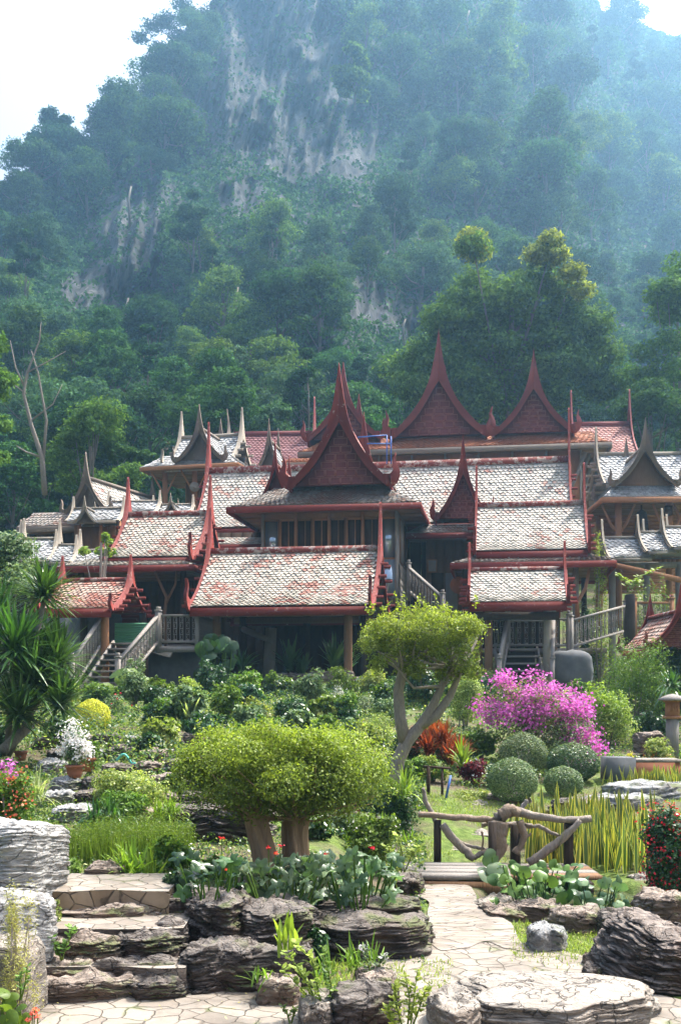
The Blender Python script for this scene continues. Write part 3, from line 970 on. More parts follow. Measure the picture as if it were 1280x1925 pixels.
for k in range(26):
    q0 = c0 + U0 * (-2.4 + k * .19) + V0 * -1.9; q1 = c0 + U0 * (-2.4 + k * .19) + V0 * 2.0
    m.beam((q0.x, q0.y, 4.66), (q1.x, q1.y, 4.66), .11, .03)
m.build("ceiling", MT['wood_brown'], b)
# pale post and sloping log seen below it
t = thing("timber_post", "pale grey squared timber post under the porch roof", "post", (P(508, 1290, 34.5).x, 34.5, 2.0))
m = MB(); m.tube([(-.06, 0, 0), (-.03, 0, 1), (.03, 0, 2.2)], [.21, .19, .17], 8, rough=.04); m.build("shaft", MT['wood_grey'], t, (P(508, 1290, 34.5).x, 34.5, 2.0), 0, True)
p0, p1 = P(458, 1183, 35.2), P(512, 1206, 33.9)
m = MB(); m.tube([tuple(p0), tuple((p0 + p1) / 2), tuple(p1)], [.10, .10, .09], 9, rough=.03)
tag(m.build("log_beam", MT['wood_grey'], None, smooth=True), "grey round log sloping down to the pale post under the porch", "log")

# dark underfloor behind the porch
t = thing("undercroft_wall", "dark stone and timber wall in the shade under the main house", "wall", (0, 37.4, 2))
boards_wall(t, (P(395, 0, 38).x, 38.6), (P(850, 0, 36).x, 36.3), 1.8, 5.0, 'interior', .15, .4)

# ================= main house with the tallest red gable
H = thing("main_house", "raised timber main house under the tallest weathered red gable with windows facing the garden", "house", (0, 38.5, 4), R0)
front_roof(H, 640, 541, 735, 908, 683, 35.9, 6.2, R0, panel='maroon', tiles='tile_red', purl=False, fascia_h=.14, thick=.14, te=.14)
fc = P(617, 0, 36.5); cc = fc + V0 * 3.0
skirt(H, cc.x + .0, cc.y, R0, 3.6, 5.6, 9.05, 6.3, 8.4, 8.22, te=.12)
# lean band directly under the gable
wc = P(617, 0, 36.45)
wl, wr = wc + U0 * -2.2, wc + U0 * 2.28
zb, zs, zt = 5.0, 6.55, 8.2
boards_wall(H, wl, wr, zb, zs, 'wood_grey', .1, .25)
boards_wall(H, wl, wr, 7.95, zt, 'wood_brown', .12, .25, "lintel", False)
# five window bays across the front
nb = 8; bw = 4.48 / nb
for k in range(nb):
    q = wl + U0 * ((k + .5) * bw)
    fr = MB()
    for s_ in (-1, 1): fr.box((s_ * (bw / 2 - .03), 0, .70), (.055, .10, 1.40))
    fr.box((0, 0, 0.03), (bw - .12, .10, .06)); fr.box((0, 0, 1.37), (bw - .12, .10, .06))
    if k not in (0, 7): fr.box((0.02, .02, .7), (.035, .05, 1.28))
    w = fr.build("window", MT['wood_warm'] if k % 2 else MT['wood_brown'], H, (q.x, q.y, 6.55), R0)
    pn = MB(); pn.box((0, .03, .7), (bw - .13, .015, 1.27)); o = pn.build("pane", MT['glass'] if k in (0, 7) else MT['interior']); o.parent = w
for k in range(0, nb + 1, 2):
    q = wl + U0 * (k * bw) + V0 * -.1
    post(H, q.x, q.y, 5.0, 8.2, .055, 'wood_warm' if k not in (0, 8) else 'wood_grey', "veranda_post", 8)
# right hand wall receding, scalloped shingles and shutters
wr2 = wr + V0 * 5.2
boards_wall(H, wr, wr2, 4.35, 8.2, 'wood_grey', .1, .32)
m = MB()
for r_ in range(9):
    for c_ in range(13):
        q = wr + V0 * (.05 + c_ * .26 + (r_ % 2) * .13) + U0 * .075
        z = 4.5 + r_ * .22
        m.add([(q.x, q.y, z + .2), (q.x + V0.x * .23, q.y + V0.y * .23, z + .2), (q.x + V0.x * .23 + .03, q.y + V0.y * .23, z - .02), (q.x + V0.x * .115 + .035, q.y + V0.y * .115, z - .08), (q.x + .03, q.y, z - .02)], [[0, 1, 2, 3, 4]])
m.build("shingle_cladding", MT['wood_grey'], H)
for k in range(4):
    q = wr + V0 * (.75 + k * 1.2) + U0 * .06
    fr = MB(); fr.box((0, 0, 0), (.9, .08, 1.5)); o = fr.build("window", MT['wood_brown'], H, (q.x, q.y, 7.2), R0 + R(90))
    pn = MB(); pn.box((-.2, -.05, 0), (.36, .03, 1.35)); pn.box((.2, -.05, 0), (.36, .03, 1.35)); c = pn.build("shutter", MT['interior' if k else 'wood_grey']); c.parent = o
m = MB(); m.box((0, 0, 0), (.55, .03, 1.25)); m.box((0, -.01, 0), (.6, .03, .05))
q = wr + U0 * -.33 + V0 * -.09; m.build("window", MT['glass'], H, (q.x, q.y, 5.9), R0)
# small red gable tucked against its left side
front_roof(H, 516, 487, 548, 938, 826, 37.0, 2.4, R0, panel='maroon', tiles='tile_red', purl=False, hooks=False, fascia=False, grill=False, label="narrow red gable against the left slope")
for x, y in ((-2.1, .2), (2.2, .2), (2.2, 4.6), (-2.1, 4.6)):
    q = wc + U0 * x + V0 * y; post(H, q.x, q.y, 1.9, 5.1, .14, 'wood_dark')
slab(H, "floor", 'wood_dark', (wc + V0 * 2.6) + Vector((0, 0, 4.6 - wc.z)), (4.7, 5.4, .2), R0)

# ================= long hall roof behind
t = thing("long_hall", "long hall with pale patchy tiled roof running behind the main gable", "hall", (0, 42, 6), R(-6))
side_roof(t, 388, 1056, 874, 42.0, 985, 39.6, R(-9), tiles='tile_pale', te=.14, tw=.17, hooks=False)
Lh = P(372, 0, 40.2); Rh = P(1050, 0, 39.2)
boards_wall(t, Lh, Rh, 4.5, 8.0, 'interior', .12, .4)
m = MB(); m.add([tuple(P(380, 1012, 39.0)), tuple(P(490, 1010, 38.9)), tuple(P(490, 1022, 38.2)), tuple(P(380, 1024, 38.3))], [[0, 1, 2, 3]])
sk = P(435, 1008, 39.4)
skirt(t, sk.x, sk.y + .6, R(-3), 3.0, .8, 7.75, 3.6, 2.2, 7.42, tiles='tile_pale', fh=.22)

# ================= left pavilion
t = thing("left_pavilion", "open pavilion with red edged brown tiled roof left of the porch", "pavilion", (P(290, 0, 36).x, 36.6, 3.6), R0)
side_roof(t, 241, 395, 965, 37.0, 1047, 34.8, R0, tiles='tile_main', board='red', te=.13, tw=.16)
c = P(280, 0, 36.9); skirt(t, c.x, c.y, R0, 3.0, 3.2, 6.50, 4.5, 4.9, 6.17, te=.12, tiles='tile_pale')
for sx, sy in ((-1.7, -1.7), (1.7, -1.7), (-1.7, 1.5), (1.7, 1.5)):
    q = c + U0 * sx + V0 * sy; post(t, q.x, q.y, 2.1, 6.1, .10, 'wood_dark')
q = c + U0 * 1.2 + V0 * -1.9
m = MB(); m.tube([(q.x, q.y, 3.6), (q.x - .05, q.y, 4.6), (q.x + .02, q.y, 5.2), (q.x - .35, q.y, 6.0)], [.07, .06, .05, .04], 7); m.tube([(q.x, q.y, 5.0), (q.x + .3, q.y, 5.6), (q.x + .35, q.y, 6.1)], [.05, .04, .03], 6)
m.build("forked_brace", MT['wood_brown'], t, smooth=True)
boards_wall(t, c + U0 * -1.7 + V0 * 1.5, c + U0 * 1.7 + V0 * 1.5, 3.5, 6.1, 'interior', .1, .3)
slab(t, "floor", 'wood_grey', Vector((c.x, c.y, 3.62)), (3.9, 3.9, .14), R0)

# ================= small left porch
t = thing("stair_porch", "small porch roof with red tiles and red gable board over the left stairs", "porch", (P(190, 0, 32.8).x, 32.8, 2.2), R0)
side_roof(t, 118, 246, 1089, 33.0, 1144, 31.4, R0, tiles='tile_red', te=.12, tw=.15)
c = P(190, 0, 33)
for sx, sy in ((.55, -1.1), (-1.0, -1.1), (.9, 1.2), (-1.0, 1.2)):
    q = c + U0 * sx + V0 * sy; post(t, q.x, q.y, 2.0, 4.75, .12, 'wood_warm' if sx == .55 else 'wood_dark')
boards_wall(t, c + U0 * -2.4 + V0 * 1.3, c + U0 * .2 + V0 * 1.3, 1.9, 4.6, 'concrete', .2, 3.0)

# ================= right pavilion, two tiers, and the stair porch below
t = thing("right_pavilion", "two tiered pavilion with pale lichened roof and red eaves right of the main house", "pavilion", (P(990, 0, 37).x, 37.0, 3.5), R0)
side_roof(t, 899, 1092, 947, 37.0, 1034, 34.8, R(-8.5), tiles='tile_pale', te=.13, tw=.16)
c = P(990, 0, 36.9); skirt(t, c.x + .15, c.y + .2, R(-8.5), 3.6, 3.6, 6.62, 5.1, 5.5, 6.28, te=.12, tiles='tile_dull')
u5, v5 = uv(R(-8.5))
for sx, sy in ((-2.0, -1.7), (1.5, -1.7), (-2.0, 1.8), (2.0, 1.8)):
    q = c + u5 * sx + v5 * sy; post(t, q.x, q.y, 2.2, 6.2, .10, 'wood_grey' if sx > 0 and sy < 0 else 'wood_dark')
m = MB(); q = c + u5 * 1.5 + v5 * -1.9
m.tube([(q.x + .05, q.y, 4.4), (q.x + .02, q.y, 5.0), (q.x + .3, q.y, 5.5), (q.x + .42, q.y, 6.1)], [.085, .07, .06, .05], 8, rough=.1); m.build("curved_brace", MT['wood_warm'], t, smooth=True)
slab(t, "floor", 'wood_grey', Vector((c.x, c.y, 3.5)), (4.6, 4.4, .14), R(-5))
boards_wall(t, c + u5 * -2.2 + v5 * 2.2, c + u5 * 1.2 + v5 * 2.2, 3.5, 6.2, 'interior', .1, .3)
t = thing("stair_porch", "low porch with short pale tiled roof over the right stairs", "porch", (P(970, 0, 32.4).x, 32.4, 2.2), R(-3))
side_roof(t, 886, 1056, 1069, 32.6, 1131, 31.0, R(-8), tiles='tile_pale', te=.12, tw=.15)
for px_, Y_ in ((1028, 31.4), (918, 31.6), (1040, 34), (900, 34)):
    q = P(px_, 0, Y_); post(t, q.x, q.y, 1.9, 4.8, .115, 'pale_board' if px_ == 1028 else 'wood_brown')
m = MB(); a_, b_ = P(880, 1158, 31.3), P(1050, 1158, 31.2); m.beam(tuple(a_), tuple(b_), .12, .22); m.build("beam", MT['wood_dark'], t)

# small red gable between main house and right pavilion
t = thing("gabled_annex", "narrow annex with one slender red gable beside the main house's right wall", "annex", (P(868, 0, 38).x, 38.4, 4), R(-5))
front_roof(t, 865, 818, 922, 972, 812, 38.2, 3.8, R(-5), tiles='tile_red', purl=False, te=.14)
c = P(845, 0, 40.0); skirt(t, c.x, c.y, R(-5), 1.9, 3.2, 8.05, 3.1, 4.4, 7.68, te=.13)
boards_wall(t, P(800, 0, 39), P(905, 0, 39), 4.4, 7.6, 'wood_brown', .1, .3)
for k, px_ in enumerate((822, 848, 880)):
    q = P(px_, 1080, 38.9); m = MB(); m.box((0, 0, .0), (.42, .06, 2.0)); m.box((0, -.04, .1), (.3, .03, 1.7)); m.build("door", MT['interior' if k != 1 else 'wood_grey'], t, (q.x, q.y, 5.4), R(-5))
tag((lambda o: o)(MB().tube([tuple(P(862, 1100, 37.6) + Vector((0, 0, 0))), tuple(P(862, 1100, 37.66))], .3, 20).build("brass_gong", MT['orange_wood'])), "round orange gong disc hanging in the shade beside the main house", "gong")

# ================= rear hall with three plum gables
t = thing("rear_hall", "big rear hall with three plum red gables above a rust tiled eave", "hall", (0, 50, 9), R(-3))
RR_ = R(-8.5)
for (a_, l_, r_, by, sy, lab) in ((818, 734, 915, 815, 620, "tall plum gable in the middle"), (998, 927, 1078, 810, 655, "plum gable at the right end"), (645, 576, 716, 822, 682, "plum gable half hidden behind the main gable")):
    front_roof(t, a_, l_, r_, by, sy, 47.5 - (a_ - 818) / 177 * .65, 5.0, RR_, panel='maroon', board='maroon', tiles='tile_maroon', purl=False, thick=.15, te=.2, tw=.24, label=lab, fascia_h=.25)
c = P(842, 0, 50.4); skirt(t, c.x + .35, c.y, RR_, 11.6, 5.0, 13.35, 13.2, 8.0, 12.55, tiles='tile_rust', board='grey_board', tw=.22, te=.16, fh=.22)
l_, r_ = P(590, 0, 48.2), P(1090, 0, 46.6)
boards_wall(t, l_, r_, 9.5, 12.5, 'wood_warm', .1, 1.4, vertical=True)
for k in range(9):
    q = l_.lerp(r_, k / 8); post(t, q.x, q.y - .12, 9.5, 12.5, .05, 'pale_board', "pillar", 6)
for k in range(3):
    q0, q1 = P(1065 + k * 14, 940, 46.5 + k * .8), P(1100 + k * 8, 850, 46.3 + k)
    m = MB(); m.beam(tuple(q0), tuple(q1), .12, .12); m.build("brace", MT['wood_grey'], t)
t = thing("rear_house", "rear house with plain pink tiled roof at right", "house", (P(1150, 0, 52).x, 53, 10), R(-4))
side_roof(t, 1075, 1180, 797, 52, 862, 49.2, R(-4), tiles='tile_pink', board='maroon', te=.16, tw=.2, hooks=False, purl=False)
boards_wall(t, P(1085, 0, 50), P(1178, 0, 50), 8.5, 12.8, 'wood_brown', .1, .4)
t = thing("rear_house", "rear house with maroon tiled roof between the grey pavilion and the main gable", "house", (P(515, 0, 51).x, 51.5, 9), R(-4))
side_roof(t, 440, 590, 815, 51, 884, 48.0, R(-4), tiles='tile_maroon', board='maroon', te=.16, tw=.2, ends=(0, 1), hooks=False, purl=False)
boards_wall(t, P(450, 0, 49), P(585, 0, 49), 8, 12.4, 'wood_brown', .1, .4)
t = thing("timber_annex", "timber annex with rust tiled eave behind the long hall", "annex", (P(560, 0, 45).x, 45.5, 9), R(-4))
c = P(590, 0, 46.4); skirt(t, c.x, c.y, R(-4), 1.6, .6, 12.0, 3.4, 2.4, 11.65, tiles='tile_rust', board='grey_board', tw=.2, te=.16, fh=.14)
boards_wall(t, P(532, 0, 46), P(640, 0, 46), 9, 11.6, 'wood_grey', .1, .3)
t = thing("spire_gable", "slim grey gable with a sharp spire behind the small red gable", "gable roof", (P(505, 0, 45).x, 45, 9), R(-8))
front_roof(t, 506, 478, 534, 884, 787, 44.6, 1.6, R(-10), panel='grey_board', board='grey_board', tiles='tile_grey', purl=False, hooks=False, fascia=False, grill=False, te=.2, tw=.2)
post(t, P(506, 0, 45.2).x, 45.3, 8, 11.6, .12, 'wood_grey')

# ================= upper left grey pavilion
RL = R(-14)
t = thing("grey_pavilion", "grey spired pavilion on posts above the left roofs with a round gong inside", "pavilion", (P(390, 0, 46).x, 46.4, 8), RL)
side_roof(t, 341, 455, 820, 46.5, 872, 44.6, RL, tiles='tile_grey', board='pale_board', te=.15, tw=.19, purl=True)
front_roof(t, 374, 327, 424, 864, 760, 44.2, 2.4, RL, panel='grey_board', board='grey_board', tiles='tile_grey', purl=False, grill=False, te=.16, tw=.2, fascia=False)
c = P(388, 0, 46.2); skirt(t, c.x, c.y, RL, 2.8, 2.6, 11.9, 4.2, 4.0, 11.35, tiles='tile_grey', board='wood_warm', te=.14, fh=.14)
uL, vL = uv(RL)
for sx, sy in ((-1.3, -1.3), (1.3, -1.3), (-1.3, 1.2), (1.3, 1.2), (0, -1.3)):
    q = c + uL * sx + vL * sy; post(t, q.x, q.y, 6.5, 11.3, .12, 'wood_warm')
    if sy < 0:
        for d_ in (-1, 1):
            m = MB(); m.tube([(q.x, q.y, 10.2), (q.x + d_ * .25, q.y - .1, 10.7), (q.x + d_ * .55, q.y - .2, 11.25)], [.05, .04, .03], 6); m.build("brace", MT['wood_warm'], t)
boards_wall(t, c + uL * -1.3 + vL * 1.0, c + uL * 1.3 + vL * 1.0, 8, 11.3, 'wood_brown', .1, .3)
q = P(366, 915, 44.6)
m = MB(); m.tube([tuple(q), tuple(q + Vector((0, .05, 0)))], .2, 20); m.tube([tuple(q + Vector((0, -.05, 0))), tuple(q)], .07, 12)
tag(m.build("round_gong", MT['pale_board']), "pale round gong hanging under the upper left grey pavilion", "gong")
m = MB(); m.strip([(0, 0), (.03, .5), (.0, 1.1)], [(.16, 0), (.12, .5), (.01, 1.1)], -.04, .04)
tag(m.build("spire_finial", MT['grey_board'], None, tuple(P(427, 815, 48.5)), 0), "lone pale spire rising behind the grey pavilion's ridge", "finial")

# ================= far left grey house and its stepped small roofs
RG = R(-22)
t = thing("grey_gabled_house", "grey timber house at far left with one steep gable and sunlit right slope", "house", (P(165, 0, 42).x, 43, 5), RG)
front_roof(t, 165, 113, 213, 962, 850, 41.0, 4.6, RG, panel='grey_board', board='grey_board', tiles='tile_pale', purl=False, grill=False, te=.16, tw=.19, fascia_h=.1)
c = P(168, 0, 43.4); skirt(t, c.x - .25, c.y - .6, R(-8), 2.4, 3.0, 8.95, 3.2, 4.2, 8.35, tiles='tile_dull', board='grey_board', te=.15, fh=.2)
for sx, sy in ((-1.2, -2), (1.2, -2), (1.2, 2), (-1.2, 2)):
    u_, v_ = uv(RG); q = c + u_ * sx + v_ * sy; post(t, q.x, q.y, 3.5, 8.2, .12, 'wood_dark')
u_, v_ = uv(RG); boards_wall(t, c + u_ * -1.2 + v_ * -1.8, c + u_ * 1.2 + v_ * -1.8, 4, 8.2, 'interior', .1, .3)
def tier(t, l, r, pyr, Yr, pye, Ye, rot, tiles='tile_grey', board='pale_board', **kw):
    kw.setdefault('hooks', False)
    return side_roof(t, l, r, pyr, Yr, pye, Ye, rot, tiles=tiles, board=board, te=.14, tw=.2, purl=False, fascia_h=.1, thick=.07, **kw)
t = thing("stepped_grey_roofs", "run of small sunlit grey roofs with little gables right of the far left house", "roofed gallery", (P(230, 0, 40).x, 40.5, 5), R(-4))
tier(t, 140, 232, 955, 40.4, 978, 39.5, R(-4)); tier(t, 206, 300, 942, 41.2, 962, 40.3, R(-4)); tier(t, 290, 362, 948, 41.4, 966, 40.6, R(-4))
front_roof(t, 160, 138, 182, 982, 932, 39.2, 1.2, R(-4), panel='grey_board', board='pale_board', tiles='tile_grey', purl=False, grill=False, te=.14, tw=.18, thick=.06, fascia=False, hooks=False)
front_roof(t, 320, 303, 340, 968, 926, 40.2, 1.2, R(-4), panel='grey_board', board='pale_board', tiles='tile_grey', purl=False, grill=False, te=.14, tw=.18, thick=.06, fascia=False, hooks=False)
boards_wall(t, P(140, 0, 40.2), P(345, 0, 40.6), 4.5, 8.3, 'wood_brown', .1, .3)
for px_ in (150, 190, 225, 262, 300, 340): q = P(px_, 0, 39.9); post(t, q.x, q.y, 4.5, 8.4, .07, 'wood_warm')
t = thing("stepped_grey_roofs", "lowest stepped grey slate roofs behind the spiky palm at left", "roofed gallery", (P(110, 0, 38).x, 38.3, 3.5), R(-3))
tier(t, 42, 112, 1012, 39.0, 1052, 37.6, R(-3)); tier(t, 108, 150, 1024, 38.7, 1056, 37.4, R(-3)); tier(t, 146, 196, 1034, 38.4, 1066, 37.1, R(-3)); tier(t, -60, 45, 1010, 39.1, 1050, 37.7, R(-3))
boards_wall(t, P(-60, 0, 38.6), P(190, 0, 38.4), 2.5, 6.6, 'interior', .1, .3)

# ================= right grey pavilion with bell, and roofs below it
RP = R(-2)
t = thing("belfry_pavilion", "grey gabled pavilion at right edge with warm timber braces and a dark bell inside", "pavilion", (P(1210, 0, 40).x, 41, 5.5), RP)
side_roof(t, 1122, 1283, 853, 42.5, 908, 40.8, RP, tiles='tile_grey', board='pale_board', te=.15, tw=.19, purl=True, hooks=False)
front_roof(t, 1203, 1152, 1272, 910, 785, 39.4, 3.0, RP, panel='wood_brown', board='grey_board', tiles='tile_grey', purl=False, te=.15, tw=.19, fascia=False, grill=False)
c = P(1205, 0, 41.3); skirt(t, c.x + .2, c.y, RP, 3.0, 3.0, 9.75, 4.2, 4.4, 9.15, tiles='tile_grey', board='wood_warm', te=.14, fh=.2)
for sx, sy in ((-1.25, -1.5), (1.35, -1.5), (-1.25, 1.4), (1.3, 1.4), (.6, -1.5)):
    q = c + Vector((sx, sy, 0)); post(t, q.x, q.y, 4.5, 9.1, .13, 'wood_warm')
    if sy < 0:
        for d_ in (-1, 1):
            m = MB(); m.tube([(q.x, q.y, 7.9), (q.x + d_ * .3, q.y, 8.3), (q.x + d_ * .6, q.y, 9.0)], [.07, .055, .04], 7); m.build("brace", MT['wood_warm'], t, smooth=True)
boards_wall(t, c + Vector((-1.3, 1.3, 0)), c + Vector((2.2, 1.3, 0)), 6.0, 9.1, 'wood_warm', .1, .14, vertical=False)
boards_wall(t, c + Vector((-1.6, -1.9, 0)), c + Vector((2.2, -1.9, 0)), 6.6, 6.95, 'wood_warm', .05, .16, "railing")
q = P(1205, 958, 40.2)
m = MB(); z = np.linspace(0, -1.05, 12); rr = np.interp(-z, [0, .08, .2, .5, .95, 1.05], [.03, .16, .20, .23, .29, .31])
m.tube(np.column_stack([z * 0, z * 0, z]), rr, 18); m.tube([(0, 0, 0), (0, 0, .35)], .03, 6)
tag(m.build("hanging_bell", MT['wood_dark'], None, tuple(q), 0, True), "dark bronze bell hanging in the pavilion at the right edge", "bell")
q = P(1255, 960, 39.6); m = MB(); m.box((0, 0, 0), (.26, .2, .34)); m.tube([(0, -.13, -.05), (0, -.1, -.05)], .09, 12); m.tube([(0, -.12, .1), (0, -.1, .1)], .045, 10)
tag(m.build("loudspeaker", MT['interior'], None, tuple(q)), "small dark box loudspeaker on a post of the right pavilion", "loudspeaker")
t = thing("stepped_grey_roofs", "stepped silvery roofs below the bell pavilion at right", "roofed gallery", (P(1210, 0, 38).x, 38.5, 4), R(-2))
tier(t, 1133, 1206, 1010, 38.6, 1048, 37.2, R(-2)); tier(t, 1200, 1250, 1000, 38.4, 1036, 37.0, R(-2)); tier(t, 1246, 1330, 990, 38.2, 1028, 36.8, R(-2))
for px_ in (1150, 1215, 1275): q = P(px_, 0, 38); post(t, q.x, q.y, 2.4, 6.6, .12, 'wood_grey')
m = MB(); m.beam(tuple(P(1120, 1055, 37.4)), tuple(P(1330, 1102, 36.8)), .14, .18); m.build("beam", MT['wood_warm'], t)
m = MB(); m.beam(tuple(P(1120, 1062, 38)), tuple(P(1330, 1062, 38)), .14, .2); m.build("beam", MT['wood_grey'], t)
# low red gable at the right edge
t = thing("gate_gable", "low red gabled roof cut off by the right edge of the view", "gable roof", (P(1280, 0, 27).x, 27.6, 1.5), R(0))
front_roof(t, 1278, 1218, 1338, 1215, 1098, 27.0, 2.6, R(0), tiles='tile_red', purl=False, te=.14, panel='maroon')
for px_ in (1238, 1322): q = P(px_, 0, 27.4); post(t, q.x, q.y, 1.0, 3.35, .1, 'wood_dark')
boards_wall(t, P(1232, 0, 28.6), P(1328, 0, 28.6), 1.0, 3.3, 'interior', .1, .3)

# ================= platforms, stairs and railings
def stairs(px, w, n, Y0, Y1, z0, z1, label, rot=0.0):
    c = P(px, 0, Y0)
    t = thing("wooden_stairs", label, "stairs", (c.x, Y0, z0), rot)
    for k in range(n):
        y = (k + .5) / n * (Y1 - Y0); z = (k + 1) / n * (z1 - z0)
        m = MB(); m.box((0, y, z), (w, (Y1 - Y0) / n * 1.02, .05)); o = m.build("tread", MT['wood_grey']); o.parent = t
    for s_ in (-1, 1):
        m = MB(); m.beam((s_ * w / 2, 0, 0), (s_ * w / 2, Y1 - Y0, z1 - z0), .06, .26); o = m.build("stringer", MT['wood_grey']); o.parent = t
    m = MB(); m.box((0, Y1 - Y0 + .1, (z1 - z0) / 2), (w - .07, .06, z1 - z0 - .1)); o = m.build("back_panel", MT['wood_dark']); o.parent = t
    return t
# left
zL = CZ + (1300 - 1217) / F * 33.2
stairs(182, 1.05, 9, 29.8, 32.0, 2.1, zL + .05, "left wooden stairs with open treads climbing to the deck", R(-14))
sl, sr = P(143, 0, 29.8), P(250, 0, 29.8)
balustrade((sl.x - .1, 29.8, 2.1), (P(200, 0, 32).x - .1, 32.0, zL), "sloping railing on the left side of the left stairs")
balustrade((P(222, 0, 29.8).x, 29.8, 2.1), (P(297, 0, 32.2).x, 32.2, zL), "sloping railing on the right side of the left stairs")
a1, a2, a3 = P(300, 0, 32.3), P(371, 0, 32.3), P(398, 0, 34.4)
t = thing("timber_deck", "grey timber deck with rail on a dark concrete wall beside the left stairs", "deck", (a1.x, 33, zL))
slab(t, "floor", 'wood_grey', Vector(((a1.x + a2.x) / 2 - .7, 33.6, zL - .08)), (2.7, 2.7, .14))
m = MB(); m.box((0, 0, 0), (1.3, .16, .16)); m.build("edge_beam", MT['wood_grey'], t, ((a1.x + a2.x) / 2, 32.24, zL - .1))
balustrade((a1.x, 32.3, zL), (a2.x, 32.3, zL), "carved grey railing along the front of the left deck", gap=.17)
balustrade((a2.x, 32.3, zL), (a3.x, 34.4, zL), "carved grey railing receding on the right side of the left deck", gap=.17, ends=(0, 1))
m = MB(); m.box((0, 0, 0), (2.1, 1.6, 1.75)); 
tag(m.build("concrete_wall", MT['concrete'], None, (P(330, 0, 33.4).x, 33.6, zL - 1.02)), "dark blue grey concrete wall under the left deck", "wall")
m = MB()
for k in range(9): m.tube([(-.62, -.02, k * .075), (.62, -.02, k * .075)], .045, 6)
sm = Mat("striped_shutter"); MT['shutter'] = sm.finish((.10, .30, .17), .5)
q = P(255, 1213, 33.6)
tag(m.build("green_shutter", MT['shutter'], None, (q.x, q.y, zL + .12), 0, True), "green ribbed panel behind the top of the left stairs", "shutter")
# stone wall behind left stairs
# right
zR = CZ + (1300 - 1222) / F * 32.4
stairs(986, 1.22, 6, 30.6, 32.2, 2.15, zR, "right wooden stairs under the low porch")
balustrade((P(938, 0, 30.5).x, 30.5, 2.1), (P(954, 0, 32.2).x, 32.2, zR + .1), "sloping railing on the left side of the right stairs", gap=.2)
balustrade((P(1030, 0, 30.6).x + .12, 30.6, 2.1), (P(1032, 0, 32.2).x + .12, 32.2, zR + .1), "short railing on the right side of the right stairs", gap=.2)
balustrade((P(926, 0, 32.3).x, 32.3, zR), (P(948, 0, 32.3).x, 32.3, zR), "narrow railing panel left of the right stairs", gap=.16, ends=(0, 0))
balustrade((P(1038, 0, 32.2).x, 32.2, zR), (P(1068, 0, 32.2).x, 32.2, zR), "narrow carved railing panel right of the right stairs", gap=.16)
balustrade((P(1072, 0, 32.2).x, 32.2, zR - .05), (P(1176, 0, 34.2).x, 34.2, zR + .55), "grey railing climbing right from the right stairs", gap=.2)
balustrade((P(955, 0, 34.5).x, 34.5, zR + .1), (P(1036, 0, 34.5).x, 34.5, zR + .1), "dark railing at the back of the right stairs", gap=.2, ends=(0, 0))
t = thing("timber_deck", "grey timber deck at the top of the right stairs", "deck", (P(990, 0, 33).x, 33.4, zR))
slab(t, "floor", 'wood_grey', Vector((P(1000, 0, 33).x, 33.5, zR - .07)), (2.6, 2.4, .14))
m = MB(); m.tube([(0, 0, -.05), (0, 0, .6), (.02, 0, 1.2), (.0, 0, 1.5)], [.17, .16, .15, .15], 10, rough=.08)
tag(m.build("charred_post", MT['wood_dark'], None, (P(1183, 0, 33).x, 33.0, zR + .2), 0, True), "thick blackened post between the grey and the brown railing at right", "post")
t = balustrade((P(1192, 0, 33.4).x, 33.4, 4.0), (P(1262, 0, 33.4).x, 33.4, 4.0), "brown carved railing right of the blackened post", mat='wood_warm', gap=.15)
for o in list(t.children):
    if o.name.startswith("baluster"): 
        pass
balustrade(P(768, 1118, 36.3), P(832, 1178, 34.2), "grey railing sloping down right along the main house's right wall", gap=.2)
m = MB(); m.box((0, 0, 0), (.34, .03, .46)); m.box((0, -.02, 0), (.26, .02, .38), mi=1)
q = P(812, 1064, 38.6); tag(m.build("framed_picture", [MT['wood_warm'], MT['pale_board']], None, tuple(q)), "small pale framed picture on the wall right of the main house", "picture")
# blue service ladder and lamp by the main gable
bl = Mat("blue_pipe"); MT['blue'] = bl.finish((.05, .13, .42), .4)
t = thing("pipe_rail", "blue painted steel pipe rail behind the right slope of the main gable", "pipe rail", tuple(P(728, 870, 41)))
for px0, py0, px1, py1 in ((727, 818, 727, 872), (735, 820, 735, 872), (672, 822, 727, 818), (690, 834, 735, 834)):
    m = MB(); m.tube([tuple(P(px0, py0, 41)), tuple(P(px1, py1, 41))], .024, 7); m.build("pipe", MT['blue'], t)

# ================================================================ garden
MT['rock_dark'] = rock_mat("dark_slate_rock", (.022, .018, .017), (.072, .058, .052), (.235, .205, .18), 12, (.10, .12, .04), warm=(.17, .085, .055), warm_amt=.45)
MT['rock_brown'] = rock_mat("brown_layered_rock", (.06, .045, .04), (.17, .13, .105), (.36, .30, .25), 9, (.12, .14, .05), warm=(.26, .13, .075), warm_amt=.5)
MT['rock_tilt'] = rock_mat("tilted_slate_rock", (.03, .024, .022), (.10, .078, .068), (.30, .25, .215), 12, None, (0, R(-24), 0), warm=(.20, .09, .06), warm_amt=.5)
MT['rock_pale'] = rock_mat("pale_grey_rock", (.16, .155, .15), (.33, .32, .31), (.50, .49, .47), 8, None, (0, R(14), 0), warm=(.36, .33, .28), warm_amt=.3)
MT['rock_flat'] = rock_mat("flat_slab_rock", (.09, .075, .062), (.22, .19, .16), (.37, .33, .285), 9, None, warm=(.30, .2, .14), warm_amt=.3)
MT['rock_grey'] = rock_mat("grey_rock", (.10, .10, .10), (.22, .22, .22), (.40, .40, .39), 4, (.12, .14, .05))

